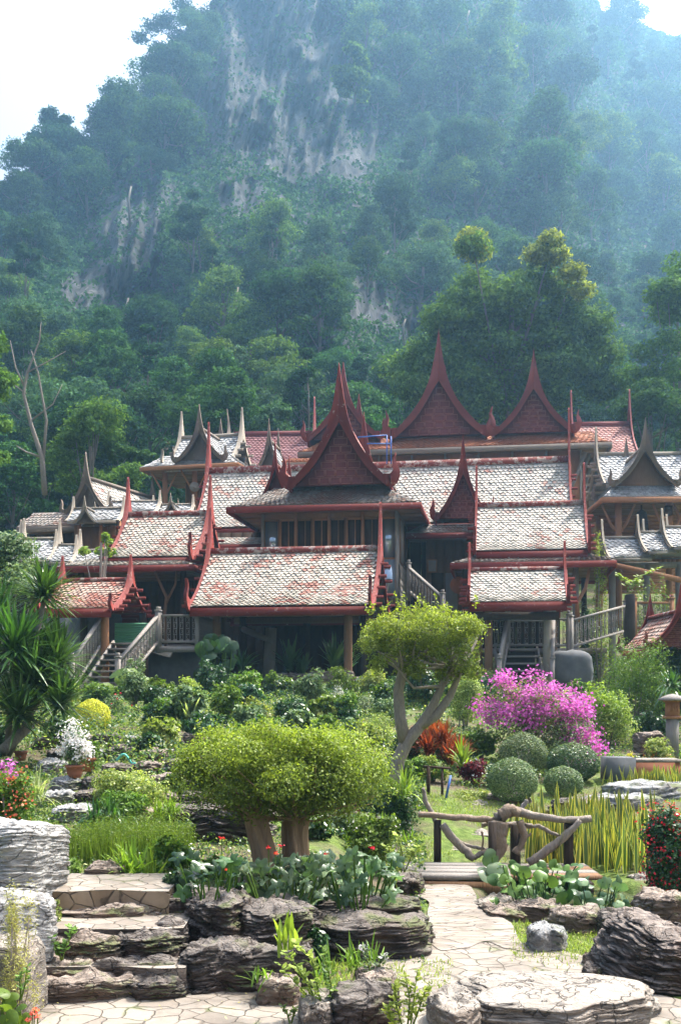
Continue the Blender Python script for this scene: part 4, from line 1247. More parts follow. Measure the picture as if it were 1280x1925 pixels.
def spot(px, py, lo=6.5, hi=36.0):
    Y = np.linspace(lo, hi, 1200)
    z = G((px - CX) / F * Y, Y)
    q = HY + (CZ - z) * F / Y
    i = np.argmax(q <= py) if (q <= py).any() else len(Y) - 1
    return float(Y[i])

def slate(name, label, c, a, b, h, mat, layers=6, seed=0, rough=.10, tilt=(0, 0, 0), rz=0.0, sq=3.0, taper=.10, sink=.06, cat="rock", group=None, top=.03, point=0.0):
    """rock weathered along its beds: sharp ledges, every bed with an outline of its own; c = centre of its foot"""
    k = 110
    th = np.linspace(0, 2 * np.pi, k, endpoint=False); ct, st = np.cos(th), np.sin(th)
    sd = seed * 5.37
    base = (np.abs(ct) ** sq + np.abs(st) ** sq) ** (-1 / sq)
    o = vnoise(np.stack([ct * 1.3 + sd, st * 1.3, th * 0 + sd], -1)) * .24 + vnoise(np.stack([ct * 3.1 + sd, st * 3.1, th * 0], -1)) * .12
    base = base * (1 + o) * (1 + point * ct)
    nz = max(14, int(layers * 8)); Z = np.linspace(-sink, h, nz)
    Tz, Th = np.meshgrid(Z, th, indexing='ij')
    cc, ss_ = np.cos(Th), np.sin(Th)
    t = np.clip(Tz / h, 0, 1)
    warp = vnoise(np.stack([cc * 1.1 + sd, ss_ * 1.1, Tz * 0 + 3.1], -1)) * .9 + vnoise(np.stack([cc * 3.5, ss_ * 3.5, Tz * 0 + sd], -1)) * .3
    zb = t * layers + warp
    bed = np.floor(zb); lam = np.floor(zb * 3.6 + warp)
    e1 = vnoise(np.stack([cc * 1.9 + bed * 7.3, ss_ * 1.9, bed * 3.3 + sd], -1))
    e2 = vnoise(np.stack([cc * 4.5 + lam * 2.7, ss_ * 4.5, lam * 5.1 + sd], -1))
    e3 = fbm(np.stack([cc * 12, ss_ * 12, zb * 5], -1), 3)
    fr = zb - bed
    r = base[None] * (1 - taper * t ** 1.5 + rough * 1.15 * e1 + rough * .55 * e2 + rough * .42 * e3 - rough * .5 * (np.exp(-(fr / .09) ** 2)) - .10 * np.clip(t - .86, 0, 1) / .14)
    Zn = Tz + vnoise(np.stack([cc * 2 + sd, ss_ * 2, Tz * 0], -1)) * h * .07 * t
    V = np.stack([r * cc * a, r * ss_ * b, Zn], -1)
    last = V[-1]; rows_ = [V]
    hi_ = last[:, 2].mean()
    for s in (.96, .88, .77, .64, .5, .36, .22, .1, .02):
        q = last.copy(); q[:, :2] *= s
        f = fbm(np.column_stack([q[:, 0] * 2.4 / max(a, .3), q[:, 1] * 2.4 / max(b, .3), np.full(k, sd)]), 3)
        q[:, 2] = last[:, 2] * s + hi_ * (1 - s) + np.floor(f * 3.2) / 3.2 * top * 1.1 + f * top * .4 + (1 - s) * top
        rows_.append(q[None])
    V = np.concatenate(rows_, 0)
    m = MB(); Rm = np.array((Matrix.Rotation(tilt[0], 3, 'X') @ Matrix.Rotation(tilt[1], 3, 'Y')))
    V = V @ Rm.T
    m.grid(V, 0, closed=True); n0 = m.n - k
    m.L.append(n0 + np.arange(k)); m.S.append(np.array([k])); m.M.append(np.array([0]))
    return tag(m.build(name, MT[mat], None, tuple(c), rz), label, cat, group)

def rock(label, pL, pR, pT, pB, Y, depth, mat='rock_dark', layers=6, seed=1, **kw):
    """front face spans pL..pR x pT..pB at distance Y"""
    z0 = CZ - (pB - HY) / F * Y; h = (pB - pT) / F * Y; a = (pR - pL) / 2 / F * Y
    x = ((pL + pR) / 2 - CX) / F * (Y + depth / 2)
    return slate(kw.pop('name', "rock"), label, (x, Y + depth / 2, z0), a * 1.02, depth / 2, h, mat, layers, seed, **kw)

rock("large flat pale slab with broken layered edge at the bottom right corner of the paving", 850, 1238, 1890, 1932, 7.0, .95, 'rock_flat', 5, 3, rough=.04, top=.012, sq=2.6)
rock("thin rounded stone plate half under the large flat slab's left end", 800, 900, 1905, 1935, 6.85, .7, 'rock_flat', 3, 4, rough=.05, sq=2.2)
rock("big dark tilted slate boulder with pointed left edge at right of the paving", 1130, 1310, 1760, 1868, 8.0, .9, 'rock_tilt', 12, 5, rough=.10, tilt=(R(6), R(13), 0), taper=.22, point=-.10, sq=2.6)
rock("flat dark stone jutting under the tilted boulder's back at the right edge", 1200, 1300, 1690, 1722, 10.2, .5, 'rock_brown', 3, 6)
for i, (a_, b_, t_, bo, Y_, mt, w_) in enumerate([
    (850, 905, 1678, 1692, 12.0, 'rock_brown', "nearest the bridge's front corner"), (885, 975, 1700, 1716, 11.1, 'rock_flat', "second along from the bridge"),
    (905, 980, 1716, 1734, 10.55, 'rock_brown', "lying low beside the rippled path"), (960, 1060, 1706, 1732, 10.6, 'rock_brown', "long and pale on the lily pond rim"),
    (1040, 1140, 1722, 1754, 10.0, 'rock_brown', "with a thick dark face above the grass"), (1120, 1195, 1730, 1762, 9.7, 'rock_dark', "touching the big tilted boulder"),
    (1185, 1300, 1655, 1672, 12.6, 'rock_flat', "behind the pond at the right edge")]):
    rock("layered pond edging stone " + w_, a_, b_, t_, bo, Y_, .5, mt, 3, 20 + i, group="edging stones around the lily pond")
rock("small blocky grey rock on the grass below the pond edging", 990, 1062, 1752, 1792, 9.25, .4, 'rock_grey', 2, 31, sq=4)
rock("low flat stone in front of the tilted boulder's left tip", 1100, 1160, 1806, 1826, 8.6, .35, 'rock_brown', 3, 32)
rock("little dark stone at the corner of the crazy paving", 1095, 1135, 1826, 1846, 8.2, .25, 'rock_dark', 2, 33)
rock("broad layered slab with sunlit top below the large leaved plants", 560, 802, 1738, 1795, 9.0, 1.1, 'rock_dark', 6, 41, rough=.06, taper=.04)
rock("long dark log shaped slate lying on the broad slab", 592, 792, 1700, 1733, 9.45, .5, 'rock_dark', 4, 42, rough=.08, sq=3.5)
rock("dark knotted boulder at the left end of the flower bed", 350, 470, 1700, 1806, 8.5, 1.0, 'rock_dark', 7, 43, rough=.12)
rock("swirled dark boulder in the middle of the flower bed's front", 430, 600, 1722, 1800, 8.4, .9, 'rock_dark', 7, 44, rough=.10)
rock("rugged dark stone below the knotted boulder", 345, 490, 1795, 1878, 7.9, .6, 'rock_dark', 7, 45, rough=.12)
rock("dark layered stone in the shade below the swirled boulder", 440, 590, 1790, 1862, 8.0, .5, 'rock_dark', 6, 46, rough=.10)
rock("rounded reddish stone at the edge of the bottom paving", 482, 566, 1852, 1898, 7.6, .4, 'rock_brown', 3, 47, sq=2.2)
rock("pale stone cut off by the bottom edge beside the reddish stone", 556, 632, 1893, 1940, 7.15, .4, 'rock_flat', 3, 48)
rock("dark rounded rock at the bottom centre", 622, 752, 1878, 1945, 7.1, .5, 'rock_dark', 5, 49, sq=2.3)
rock("flat reddish rock behind the dark rounded bottom rock", 668, 742, 1842, 1885, 7.75, .45, 'rock_brown', 3, 50)
rock("pointed dark log stone on the upper paved step", 205, 348, 1768, 1794, 8.08, .42, 'rock_dark', 5, 51, sq=2.6, point=.14, rough=.14, rz=R(8))
rock("long brown layered stone edging the landing left of the pointed log", 84, 232, 1772, 1796, 8.1, .36, 'rock_brown', 5, 251, sq=3.0, rough=.13, rz=R(-4))
rock("broken slate ledge along the foot of the cut stone wall", 120, 300, 1716, 1730, 8.72, .3, 'rock_brown', 2, 252, sq=3.0, rough=.12)
rock("brown half log stone at the left of the middle step", 82, 190, 1816, 1838, 7.9, .3, 'rock_brown', 3, 52, sq=3.5)
rock("long dark log stone forming the middle step", 180, 350, 1814, 1838, 7.9, .32, 'rock_dark', 4, 53, sq=3.5)
rock("thick layered reddish stone forming the lowest step", 82, 262, 1848, 1892, 7.68, .36, 'rock_brown', 6, 54, sq=3.5, rough=.10)
rock("dark stone at the right end of the lowest step", 230, 352, 1850, 1888, 7.7, .36, 'rock_dark', 5, 55, sq=3.5, rough=.10)
rock("tall white grey boulder with rippled face at the left edge", -70, 96, 1568, 1720, 8.2, 1.2, 'rock_pale', 16, 56, rough=.035, taper=.06, tilt=(R(-6), R(5), 0), sq=3.4)
rock("middle pale boulder under the rippled one at the left edge", -70, 92, 1700, 1810, 7.7, .6, 'rock_pale', 9, 57, rough=.04, sq=3.4, tilt=(R(-8), 0, 0))
rock("lowest pale block at the bottom left corner", -80, 82, 1790, 1935, 7.15, .6, 'rock_flat', 4, 58, rough=.03, sq=4)
rock("short brown log stone at the back of the upper paved platform", 165, 246, 1632, 1658, 9.7, .3, 'rock_brown', 4, 59, sq=3.2)
rock("stack of thin dark slates behind the wide topiary's left trunk", 350, 505, 1522, 1612, 12.0, .9, 'rock_dark', 9, 60, rough=.12)
# layered stones of the garden terraces on the left, each its own rock
tw_ = ["low", "long", "thick", "short", "mossy", "sunlit", "dark", "wide", "narrow", "brown"]
where = {1400: "on the top terrace below the left stairs", 1425: "on the terrace behind the flower pots", 1452: "beside the flower pots", 1480: "below the flower pots", 1510: "left of the variegated bush", 1540: "on the terrace above the horsetail bed"}
i = 0
for rn, row in enumerate((1400, 1425, 1452, 1480, 1510, 1540)):
    for j, x0 in enumerate(np.arange(64 + (rn * 23) % 40, 352, 56 + rn * 2)):
        w = 50 + (i * 37 % 36)
        if (row, j) in ((1452, 1), (1480, 2), (1510, 2)): continue
        Y_ = spot(x0 + w / 2, row + 8)
        rock(f"{tw_[(i * 7 + j) % 10]} layered stone, {['first', 'second', 'third', 'fourth', 'fifth', 'sixth'][j]} from the left {where[row]}", x0, x0 + w, row - 12 - (i % 3) * 3, row + 16, Y_, .6, ['rock_dark', 'rock_brown', 'rock_dark', 'rock_grey'][i % 4], 5, 70 + i, rough=.13, group="layered stones of the left terraces")
        i += 1
for i, (a_, b_, t_, bo, Y_, d_) in enumerate([(190, 300, 1330, 1352, 27, "under the alocasia leaves"), (215, 330, 1352, 1372, 25, "left of the striped rosette plant"), (195, 260, 1372, 1392, 23, "behind the yellow round bush"), (330, 395, 1385, 1400, 22, "behind the wide topiary's left end"),
                                             (345, 420, 1340, 1362, 27, "below the climbing monstera"), (510, 590, 1268, 1296, 31.6, "at the left of the porch planting"), (585, 668, 1262, 1292, 31.4, "at the right of the porch planting"), (500, 670, 1292, 1302, 31.2, "flat and long along the porch edge"),
                                             (1190, 1245, 1378, 1412, 22, "rounded and black behind the yellow flowers"), (690, 760, 1500, 1522, 16, "behind the tall topiary's foot"), (640, 700, 1535, 1552, 14.5, "right of the wide topiary's trunks"), (740, 800, 1655, 1690, 11.6, "at the left foot of the bridge"), (915, 990, 1496, 1506, 17.5, "under the round clipped globe bush")]):
    rock("dark weathered garden stone " + d_, a_, b_, t_, bo, Y_, .7, 'rock_dark' if i % 2 else 'rock_brown', 4, 120 + i)
rock("long rounded grey flat stone on the lawn at right", 1122, 1300, 1478, 1502, 17.5, 1.1, 'rock_grey', 2, 140, sq=2.3)
rock("lower grey flat stone in front of the long rounded one", 1108, 1236, 1500, 1514, 16.8, .7, 'rock_grey', 2, 141, sq=2.3)
rock("dark layered slab behind the snake plants", 1040, 1150, 1508, 1532, 16.0, .8, 'rock_dark', 5, 142)
for i, (px_, py_, w_) in enumerate([(900, 1515, 44), (880, 1545, 60), (905, 1572, 70), (862, 1600, 50)]):
    Y_ = spot(px_, py_); rock(["farthest small", "second", "broad middle", "nearest"][i] + " flat stepping stone on the lawn behind the bridge", px_ - w_ / 2, px_ + w_ / 2, py_ - 3, py_ + 2, Y_, .5, 'rock_flat', 1, 150 + i, sq=2.2, group="stepping stones", sink=.04)
# boulder wall by the right stairs
m = MB()
th = np.linspace(0, 2 * np.pi, 36, endpoint=False); ph = np.linspace(.02, np.pi - .02, 20)
T_, P_ = np.meshgrid(th, ph)
d_ = np.stack([np.sin(P_) * np.cos(T_), np.sin(P_) * np.sin(T_), np.cos(P_)], -1)
sq_ = (np.abs(d_) ** 5).sum(-1, keepdims=True) ** (-1 / 5)
v_ = d_ * sq_ * (1 + .06 * fbm(d_ * 3.2, 5)[..., None]) * np.array([.60, .6, .60]); m.grid(v_, 0, True)
q = P(1070, 1262, 31.9)
tag(m.build("boulder", MT['concrete'], None, tuple(q), 0, True), "large rounded grey boulder under the railing right of the right stairs", "boulder")

# paved upper platforms on the left
MT['stonewall'] = flag_mat("cut_stone_wall", 5.0, (.24, .165, .10), (.38, .29, .20), (.07, .055, .045), (1, 1, 1.3))
def platform(label, pL, pR, Y0, Y1, z, h, mat='flag', side='stonewall', name="stone_platform"):
    xa, xb = (pL - CX) / F * Y0, (pR - CX) / F * Y0
    t = thing(name, label, "step", ((xa + xb) / 2, Y0, z - h))
    n = 14; w = xb - xa
    fx = np.linspace(-w / 2, w / 2, n); fy = vnoise(np.stack([fx * 3, fx * 0, fx * 0 + z * 9], -1)) * .06
    pts = [(x, y) for x, y in zip(fx, fy)] + [(w / 2, Y1 - Y0), (-w / 2, Y1 - Y0)]
    k = len(pts)
    m = MB(); m.add([(x, y, h) for x, y in pts], [list(range(k))]); o = m.build("paving", MT[mat]); o.parent = t
    m = MB(); m.add([(x, y, h - .004) for x, y in pts] + [(x, y, -.1) for x, y in pts], [[i, (i + 1) % k, (i + 1) % k + k, i + k] for i in range(k)])
    o = m.build("riser", MT[side]); o.parent = t
platform("lowest paved step with a layered front of dark stones at left", 70, 350, 7.9, 8.6, .22, .3, side="rock_brown")
platform("wide crazy paved landing behind the pointed log stone", 75, 345, 8.35, 9.2, .40, .3, side="rock_dark")
platform("upper crazy paved platform with a cut stone front wall", 85, 318, 8.9, 9.75, .585, .25)

for i, (a_, b_, t_, bo, Y_, w_) in enumerate([(285, 350, 1742, 1772, 8.35, "at the landing's right end"), (88, 130, 1760, 1786, 8.3, "left of the pointed log stone"), (300, 372, 1690, 1722, 8.9, "under the upper platform's right corner"), (60, 95, 1716, 1745, 8.85, "at the upper platform's left corner"), (255, 330, 1786, 1806, 8.1, "on the middle step's right tread"), (95, 175, 1826, 1842, 7.85, "wedged above the lowest step")]):
    rock("small layered brown stone " + w_, a_, b_, t_, bo, Y_, .3, 'rock_brown' if i % 2 else 'rock_dark', 3, 170 + i, rough=.09)
# ---------------------------------------------------------------- plant materials
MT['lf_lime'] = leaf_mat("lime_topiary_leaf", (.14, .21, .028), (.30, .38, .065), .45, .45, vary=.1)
MT['lf_olive'] = leaf_mat("topiary_shaded_leaf", (.08, .13, .025), (.18, .245, .05), .4, .45, vary=.1)  # duller leaf for the lower crowns, their shade put into the colour
MT['lf_green'] = leaf_mat("garden_leaf", (.06, .125, .02), (.16, .25, .045), .4, .4)
MT['lf_deep'] = leaf_mat("deep_green_leaf", (.018, .055, .018), (.045, .11, .03), .28, .3, spec=.5)
MT['lf_taro'] = leaf_mat('taro_leaf', (.045, .10, .03), (.13, .20, .05), .3, .4, spec=.3)
MT['lf_blue'] = leaf_mat("blue_green_big_leaf", (.06, .115, .055), (.15, .215, .11), .3, .35, (1.0, 1.3, .6), spec=.4)
MT['lf_varieg'] = leaf_mat("variegated_leaf", (.11, .18, .04), (.38, .42, .15), .4, .4)
MT['lf_yellow'] = leaf_mat("yellow_leaf", (.34, .36, .04), (.60, .58, .08), .4, .4)
MT['lf_globe'] = leaf_mat("globe_bush_leaf", (.035, .085, .03), (.20, .27, .13), .3, .4)
MT['lf_red'] = leaf_mat("copper_leaf", (.13, .045, .02), (.30, .10, .035), .35, .4, (1.3, .8, .4))
MT['lf_wine'] = leaf_mat("wine_leaf", (.06, .012, .015), (.20, .03, .04), .35, .4, (1.3, .6, .5))
MT['fl_magenta'] = leaf_mat("magenta_bract", (.42, .07, .34), (.64, .20, .56), .4, .6, (1.1, .8, 1.1))
MT['fl_red'] = leaf_mat("red_flower", (.60, .03, .02), (.80, .07, .04), .35, .5, (1.2, .7, .6))
MT['fl_coral'] = leaf_mat("coral_flower", (.75, .16, .09), (.85, .32, .18), .4, .5, (1.2, .8, .6))
MT['fl_white'] = leaf_mat("white_flower", (.66, .62, .60), (.85, .80, .80), .35, .5, (1, 1, 1))
MT['fl_lilac'] = leaf_mat("lilac_flower", (.60, .38, .66), (.78, .58, .80), .35, .5, (1, .9, 1.1))
MT['fl_yellow'] = leaf_mat("yellow_flower", (.75, .55, .05), (.85, .68, .12), .4, .5, (1, .9, .5))
MT['straw'] = leaf_mat("dry_fern_leaf", (.25, .22, .07), (.42, .38, .15), .35, .5)
MT['terracotta'] = flat_mat("terracotta", (.34, .13, .07), .8)

def blades(mb, B, az, el, L, W, droop, mi=0, seg=6, fold=.25, mi_edge=None, twist=None):
    """arching strap leaves; all arguments per blade"""
    n = len(B); B = np.asarray(B, float)
    t = np.linspace(0, 1, seg + 1)[None, :, None]
    d = np.stack([np.cos(az) * np.cos(el), np.sin(az) * np.cos(el), np.sin(el)], -1)[:, None]
    L_, D_ = L[:, None, None], droop[:, None, None]
    c = B[:, None] + d * L_ * t + np.array([0, 0, -1.0]) * (D_ * L_ * t ** 2.2)
    s = np.stack([-np.sin(az), np.cos(az), az * 0], -1)
    if twist is not None:
        s = s * np.cos(twist)[:, None] + np.cross(d[:, 0], s) * np.sin(twist)[:, None]
    s = s[:, None]
    up = np.cross(s, d); up = nrm(np.where(up[..., 2:] < 0, -up, up))
    w = (W[:, None, None] / 2) * np.interp(t, [0, .15, .45, .8, 1], [.55, .85, 1, .6, .04])
    if mi_edge is None:
        cols = [c + s * w + up * w * fold, c, c - s * w + up * w * fold]
        mis = [mi, mi]
    else:
        cols = [c + s * w, c + s * w * .66, c - s * w * .66, c - s * w]; mis = [mi_edge, mi, mi_edge]
    V = np.stack(cols, 2)                     # n, seg+1, k, 3
    k = len(cols)
    idx = np.arange(n * (seg + 1) * k).reshape(n, seg + 1, k)
    n0 = mb.n
    first = True
    for q in range(k - 1):
        f = np.stack([idx[:, :-1, q], idx[:, :-1, q + 1], idx[:, 1:, q + 1], idx[:, 1:, q]], -1).reshape(-1, 4)
        if first: mb.add(V.reshape(-1, 3), f, mis[q]); first = False
        else: mb.L.append((f + n0).ravel()); mb.S.append(np.full(len(f), 4)); mb.M.append(np.full(len(f), mis[q]))
    return mb

def rosette(mb, c, n, L, W, rs_, lo=-.3, hi=1.45, droop=.35, mi=0, spread=.04, **kw):
    el = lo + (hi - lo) * rs_.random(n) ** .8
    az = rs_.uniform(0, 6.283, n)
    return blades(mb, np.array(c) + rs_.normal(size=(n, 3)) * spread, az, el, L * rs_.uniform(.7, 1.1, n), W * rs_.uniform(.8, 1.1, n), droop * rs_.uniform(.5, 1.5, n) * np.cos(el).clip(.1), mi, **kw)

def shrub(label, px, py, wpx, hpx, mat, leaf=.05, n=6000, seed=0, Y=None, name="shrub", cat="shrub", nb=14, dome=False, shell=.5, flowers=None, trunk=.03, lift=0.0, aspect=.5, mats2=None, group=None, depth=None, up=.5, fclump=26, fn=900, fsize=.05, stems=5, fside=None, trunkmat='wood_bark'):
    """bush whose outline is wpx x hpx photo pixels, foot at (px, py)"""
    Y = Y or spot(px, py); rs_ = np.random.default_rng(seed + 500)
    x = (px - CX) / F * Y; z = g1(x, Y)
    zb = CZ - (py - HY) / F * Y
    z = min(z, zb)
    W = wpx / 2 / F * Y; H = hpx / F * Y + (zb - z); D = depth or W * .85
    t = thing(name, label, cat, (x, Y, z), 0, group)
    if dome: bl = [(0, 0, H * .5 + lift / 2, W, D, (H - lift) * .5)]
    else:
        bl = []
        hh = H - lift
        for i in range(nb):
            a, r, q = rs_.uniform(0, 6.283), math.sqrt(rs_.random()), rs_.random()
            s = rs_.uniform(.26, .42)
            k = (1 - .35 * q)
            bl.append((W * (1 - s * .8) * r * math.cos(a) * k, D * (1 - s * .8) * r * math.sin(a) * k, lift + hh * (s * .6 + q * (1 - s * 1.05)), W * s, D * s, hh * s * .62))
        bl.append((0, 0, lift + hh * .45, W * .6, D * .6, hh * .42))
    C, N = blob_cloud(n, bl, rs_, .84 if dome else shell, up, 1 if dome else 5)
    C[:, 2] = np.maximum(C[:, 2], .02)
    m = MB()
    if mats2 is None: m.leaves(C, N, leaf, aspect); o = m.build("foliage", MT[mat])
    else:
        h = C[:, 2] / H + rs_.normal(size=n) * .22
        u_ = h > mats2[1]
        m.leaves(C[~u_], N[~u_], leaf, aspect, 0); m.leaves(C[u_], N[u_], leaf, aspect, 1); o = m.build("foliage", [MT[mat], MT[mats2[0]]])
    o.parent = t
    m = MB()
    for i in range(stems):
        b_ = bl[i % len(bl)]; e = np.array(b_[:3]) * .95 if not dome else np.array([rs_.normal() * W * .3, rs_.normal() * D * .3, H * .6])
        m.tube([(rs_.normal() * trunk, rs_.normal() * trunk, -.05), e * .4 + rs_.normal(size=3) * .03 * H, e], [trunk, trunk * .6, trunk * .3], 6)
    o = m.build("stem", MT[trunkmat], smooth=True); o.parent = t
    if flowers:
        m = MB()
        cc, nn = blob_cloud(fclump, bl, rs_, .97, .6, 1)
        if fside is not None:
            sc = fside(cc / np.array([W, D, H])); cc = cc[sc]; nn = nn[sc]
        k = rs_.integers(0, len(cc), fn)
        q = cc[k] + rs_.normal(size=(fn, 3)) * np.array([1, 1, .8]) * fsize * 1.7 + nrm(nn[k]) * fsize * .5
        m.leaves(q, nn[k] + rs_.normal(size=(fn, 3)) * .6, fsize, .8); o = m.build("flowers", MT[flowers]); o.parent = t
    return t

# ---------------------------------------------------------------- the two topiary trees
def topiary_wide():
    Y = 10.4; x = (523 - CX) / F * Y; z = g1(x, Y)
    t = thing("topiary_tree", "wide flat topped lime green topiary with two thick fluted trunks in the centre", "tree", (x, Y, z))
    rs_ = np.random.default_rng(5)
    def q(px, py, dy=0): v = P(px, py, Y + dy); return np.array([v.x - x, v.y - Y, v.z - z])
    for nm, pts, r in (("trunk", [q(505, 1640), q(492, 1590), q(480, 1540), q(470, 1490)], [.115, .10, .10, .08]), ("trunk", [q(556, 1625, .25), q(553, 1570, .25), q(556, 1530, .25), q(566, 1480, .2)], [.115, .11, .115, .09])):
        m = MB(); k = 44; pts = np.array(pts); a = np.linspace(0, 2 * np.pi, k, endpoint=False)
        T = np.linspace(0, 1, 14); C = np.array([np.interp(T, np.linspace(0, 1, 4), pts[:, i]) for i in range(3)]).T; rr = np.interp(T, np.linspace(0, 1, 4), r)
        V = np.array([[c + rad * (1 + .20 * math.cos(4 * b + j * .14) - .16 * abs(math.sin(4.5 * b + j * .1)) ** 6 + .08 * math.sin(11 * b + j * .3) + .03 * math.sin(23 * b)) * np.array([math.cos(b), math.sin(b), 0]) for b in a] for j, (c, rad) in enumerate(zip(C, rr))])
        m.grid(V, 0, True)
        for i in range(9):
            e = pts[-1] + np.array([rs_.uniform(-.6, .6), rs_.uniform(-.4, .4), rs_.uniform(.05, .25)])
            m.tube([pts[-2] + rs_.normal(size=3) * .03, (pts[-1] + e) / 2 - np.array([0, 0, .04]), e], [.045, .03, .012], 6)
        o = m.build(nm, MT['wood_trunk'], smooth=True); o.parent = t
    bl = []
    ct = q(541, 1455)
    for i in range(46):
        a, r = rs_.uniform(0, 6.283), math.sqrt(rs_.random())
        xx, yy_ = 1.03 * r * math.cos(a), .62 * r * math.sin(a)
        top = .52 * (1 - .40 * r ** 3); bot = -.42 * (1 - .28 * r)
        zz_ = rs_.uniform(bot + .12, top - .11)
        bl.append((ct[0] + xx, yy_, ct[2] + zz_, .22, .2, .13))
    bl += [(ct[0] + s_ * .42, 0, ct[2] + .0, .60, .52, .42) for s_ in (-1, 0, 1)]
    C, N = blob_cloud(80000, bl, rs_, .6, .5)
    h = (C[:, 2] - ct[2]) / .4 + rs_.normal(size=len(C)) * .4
    m = MB(); u_ = h > .15  # lime above, olive below: sunlit top and lower shade put into colour
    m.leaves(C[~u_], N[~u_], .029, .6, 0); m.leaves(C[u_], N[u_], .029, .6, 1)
    # stray shoots on top
    for i in range(34):
        b_ = np.array([ct[0] + rs_.uniform(-.85, .85), rs_.uniform(-.45, .3), ct[2] + .33]); k = 14
        c_ = b_ + np.linspace(0, 1, k)[:, None] * np.array([rs_.normal() * .05, rs_.normal() * .05, rs_.uniform(.08, .2)])
        m.leaves(c_ + rs_.normal(size=(k, 3)) * .012, rs_.normal(size=(k, 3)) + np.array([0, 0, .6]), .035, .6, 1)
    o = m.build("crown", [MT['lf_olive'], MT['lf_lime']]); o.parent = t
    m = MB()
    for i in range(24):
        a = rs_.uniform(0, 6.283); s_ = q(480 if i % 2 else 556, 1540); e = ct + np.array([.85 * math.cos(a), .6 * math.sin(a), rs_.uniform(-.3, .2)])
        m.tube([s_, (s_ + e) / 2 + rs_.normal(size=3) * .05, e], [.014, .009, .004], 4, cap=False)
    o = m.build("twigs", MT['wood_trunk']); o.parent = t
topiary_wide()
def topiary_tall():
    Y = 16.5; x = (742 - CX) / F * Y; z = CZ - (1540 - HY) / F * Y
    t = thing("topiary_tree", "tall topiary with rounded lime green crown on pale forked leaning trunk before the house", "tree", (x, Y, z))
    rs_ = np.random.default_rng(6)
    def q(px, py, dy=0): v = P(px, py, Y + dy); return np.array([v.x - x, v.y - Y, v.z - z])
    m = MB()
    def limb(L_, r, k=10): m.tube([q(*p_) for p_ in L_], r, k, rough=.05)
    limb([(735, 1560), (738, 1500), (748, 1430), (765, 1392), (790, 1365), (812, 1330), (830, 1290), (845, 1250), (850, 1210)], [.085, .09, .105, .115, .09, .075, .06, .05, .035, .025])
    limb([(762, 1400), (752, 1350), (748, 1300), (757, 1260), (752, 1215), (745, 1190)], [.10, .085, .08, .07, .05, .03])
    limb([(790, 1365), (820, 1345), (845, 1310), (862, 1270), (880, 1220)], [.08, .07, .06, .04, .02])
    for i in range(26):
        s_ = [q(757, 1262), q(845, 1252), q(830, 1290), q(862, 1268)][i % 4]; e = q(rs_.uniform(700, 905), rs_.uniform(1150, 1250), rs_.uniform(-.7, .7))
        m.tube([s_, (s_ + e) / 2 + rs_.normal(size=3) * .08, e], [.03, .02, .008], 5, cap=False)
    o = m.build("trunk", MT['wood_bark'], smooth=True); o.parent = t
    bl = []
    for i in range(34):
        px_, py_ = rs_.uniform(690, 908), rs_.uniform(1148, 1215)
        py_ += 30 * ((px_ - 800) / 110) ** 2 * (1 if py_ < 1180 else 0)
        c_ = q(px_, py_, rs_.uniform(-.75, .75)); bl.append((*c_, .21, .21, .15))
    for i in range(26):
        c_ = q(rs_.uniform(688, 912), rs_.uniform(1205, 1272), rs_.uniform(-.6, .6)); bl.append((*c_, .16, .16, .14))
    bl.append((*q(800, 1190), .75, .7, .22))
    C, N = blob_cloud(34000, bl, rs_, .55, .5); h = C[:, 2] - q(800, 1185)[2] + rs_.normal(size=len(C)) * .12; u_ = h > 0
    m = MB(); m.leaves(C[~u_], N[~u_], .037, .55, 0); m.leaves(C[u_], N[u_], .037, .55, 1)  # same height split, sun and shade painted by leaf colour
    for i in range(30):
        b_ = q(rs_.uniform(690, 900), rs_.uniform(1138, 1160), rs_.uniform(-.5, .3)); k = 12
        m.leaves(b_ + np.linspace(0, 1, k)[:, None] * np.array([rs_.normal() * .08, 0, rs_.uniform(.1, .22)]) + rs_.normal(size=(k, 3)) * .02, rs_.normal(size=(k, 3)) + np.array([0, 0, .6]), .05, .55, 1)
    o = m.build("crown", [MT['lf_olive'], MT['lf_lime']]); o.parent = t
topiary_tall()

# ---------------------------------------------------------------- shrubs
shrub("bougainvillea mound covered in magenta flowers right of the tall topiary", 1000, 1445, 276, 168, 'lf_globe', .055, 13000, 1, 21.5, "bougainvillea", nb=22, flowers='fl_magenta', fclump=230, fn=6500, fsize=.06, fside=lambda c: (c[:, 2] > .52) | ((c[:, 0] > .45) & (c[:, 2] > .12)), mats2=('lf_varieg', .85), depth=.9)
shrub("clipped round globe bush, left and nearest of the four", 963, 1500, 94, 76, 'lf_globe', .032, 11000, 2, 17.6, "globe_bush", dome=True, depth=.42, group="clipped globe bushes")
shrub("clipped round globe bush, small one at the right", 1058, 1500, 74, 60, 'lf_globe', .032, 8000, 3, 18.3, "globe_bush", dome=True, depth=.35, group="clipped globe bushes")
shrub("clipped round globe bush, pale topped one directly under the magenta flowers", 982, 1440, 92, 64, 'lf_globe', .034, 9500, 4, 20.2, "globe_bush", dome=True, depth=.45, group="clipped globe bushes")
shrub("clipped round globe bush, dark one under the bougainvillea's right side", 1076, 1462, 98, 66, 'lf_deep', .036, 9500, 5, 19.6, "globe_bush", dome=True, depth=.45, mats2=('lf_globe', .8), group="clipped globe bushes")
shrub("yellow green loose bush right of the bougainvillea", 1142, 1405, 140, 120, 'lf_varieg', .06, 8000, 6, 23.5, "loose_shrub", nb=18, shell=.4, mats2=('lf_lime', .6))
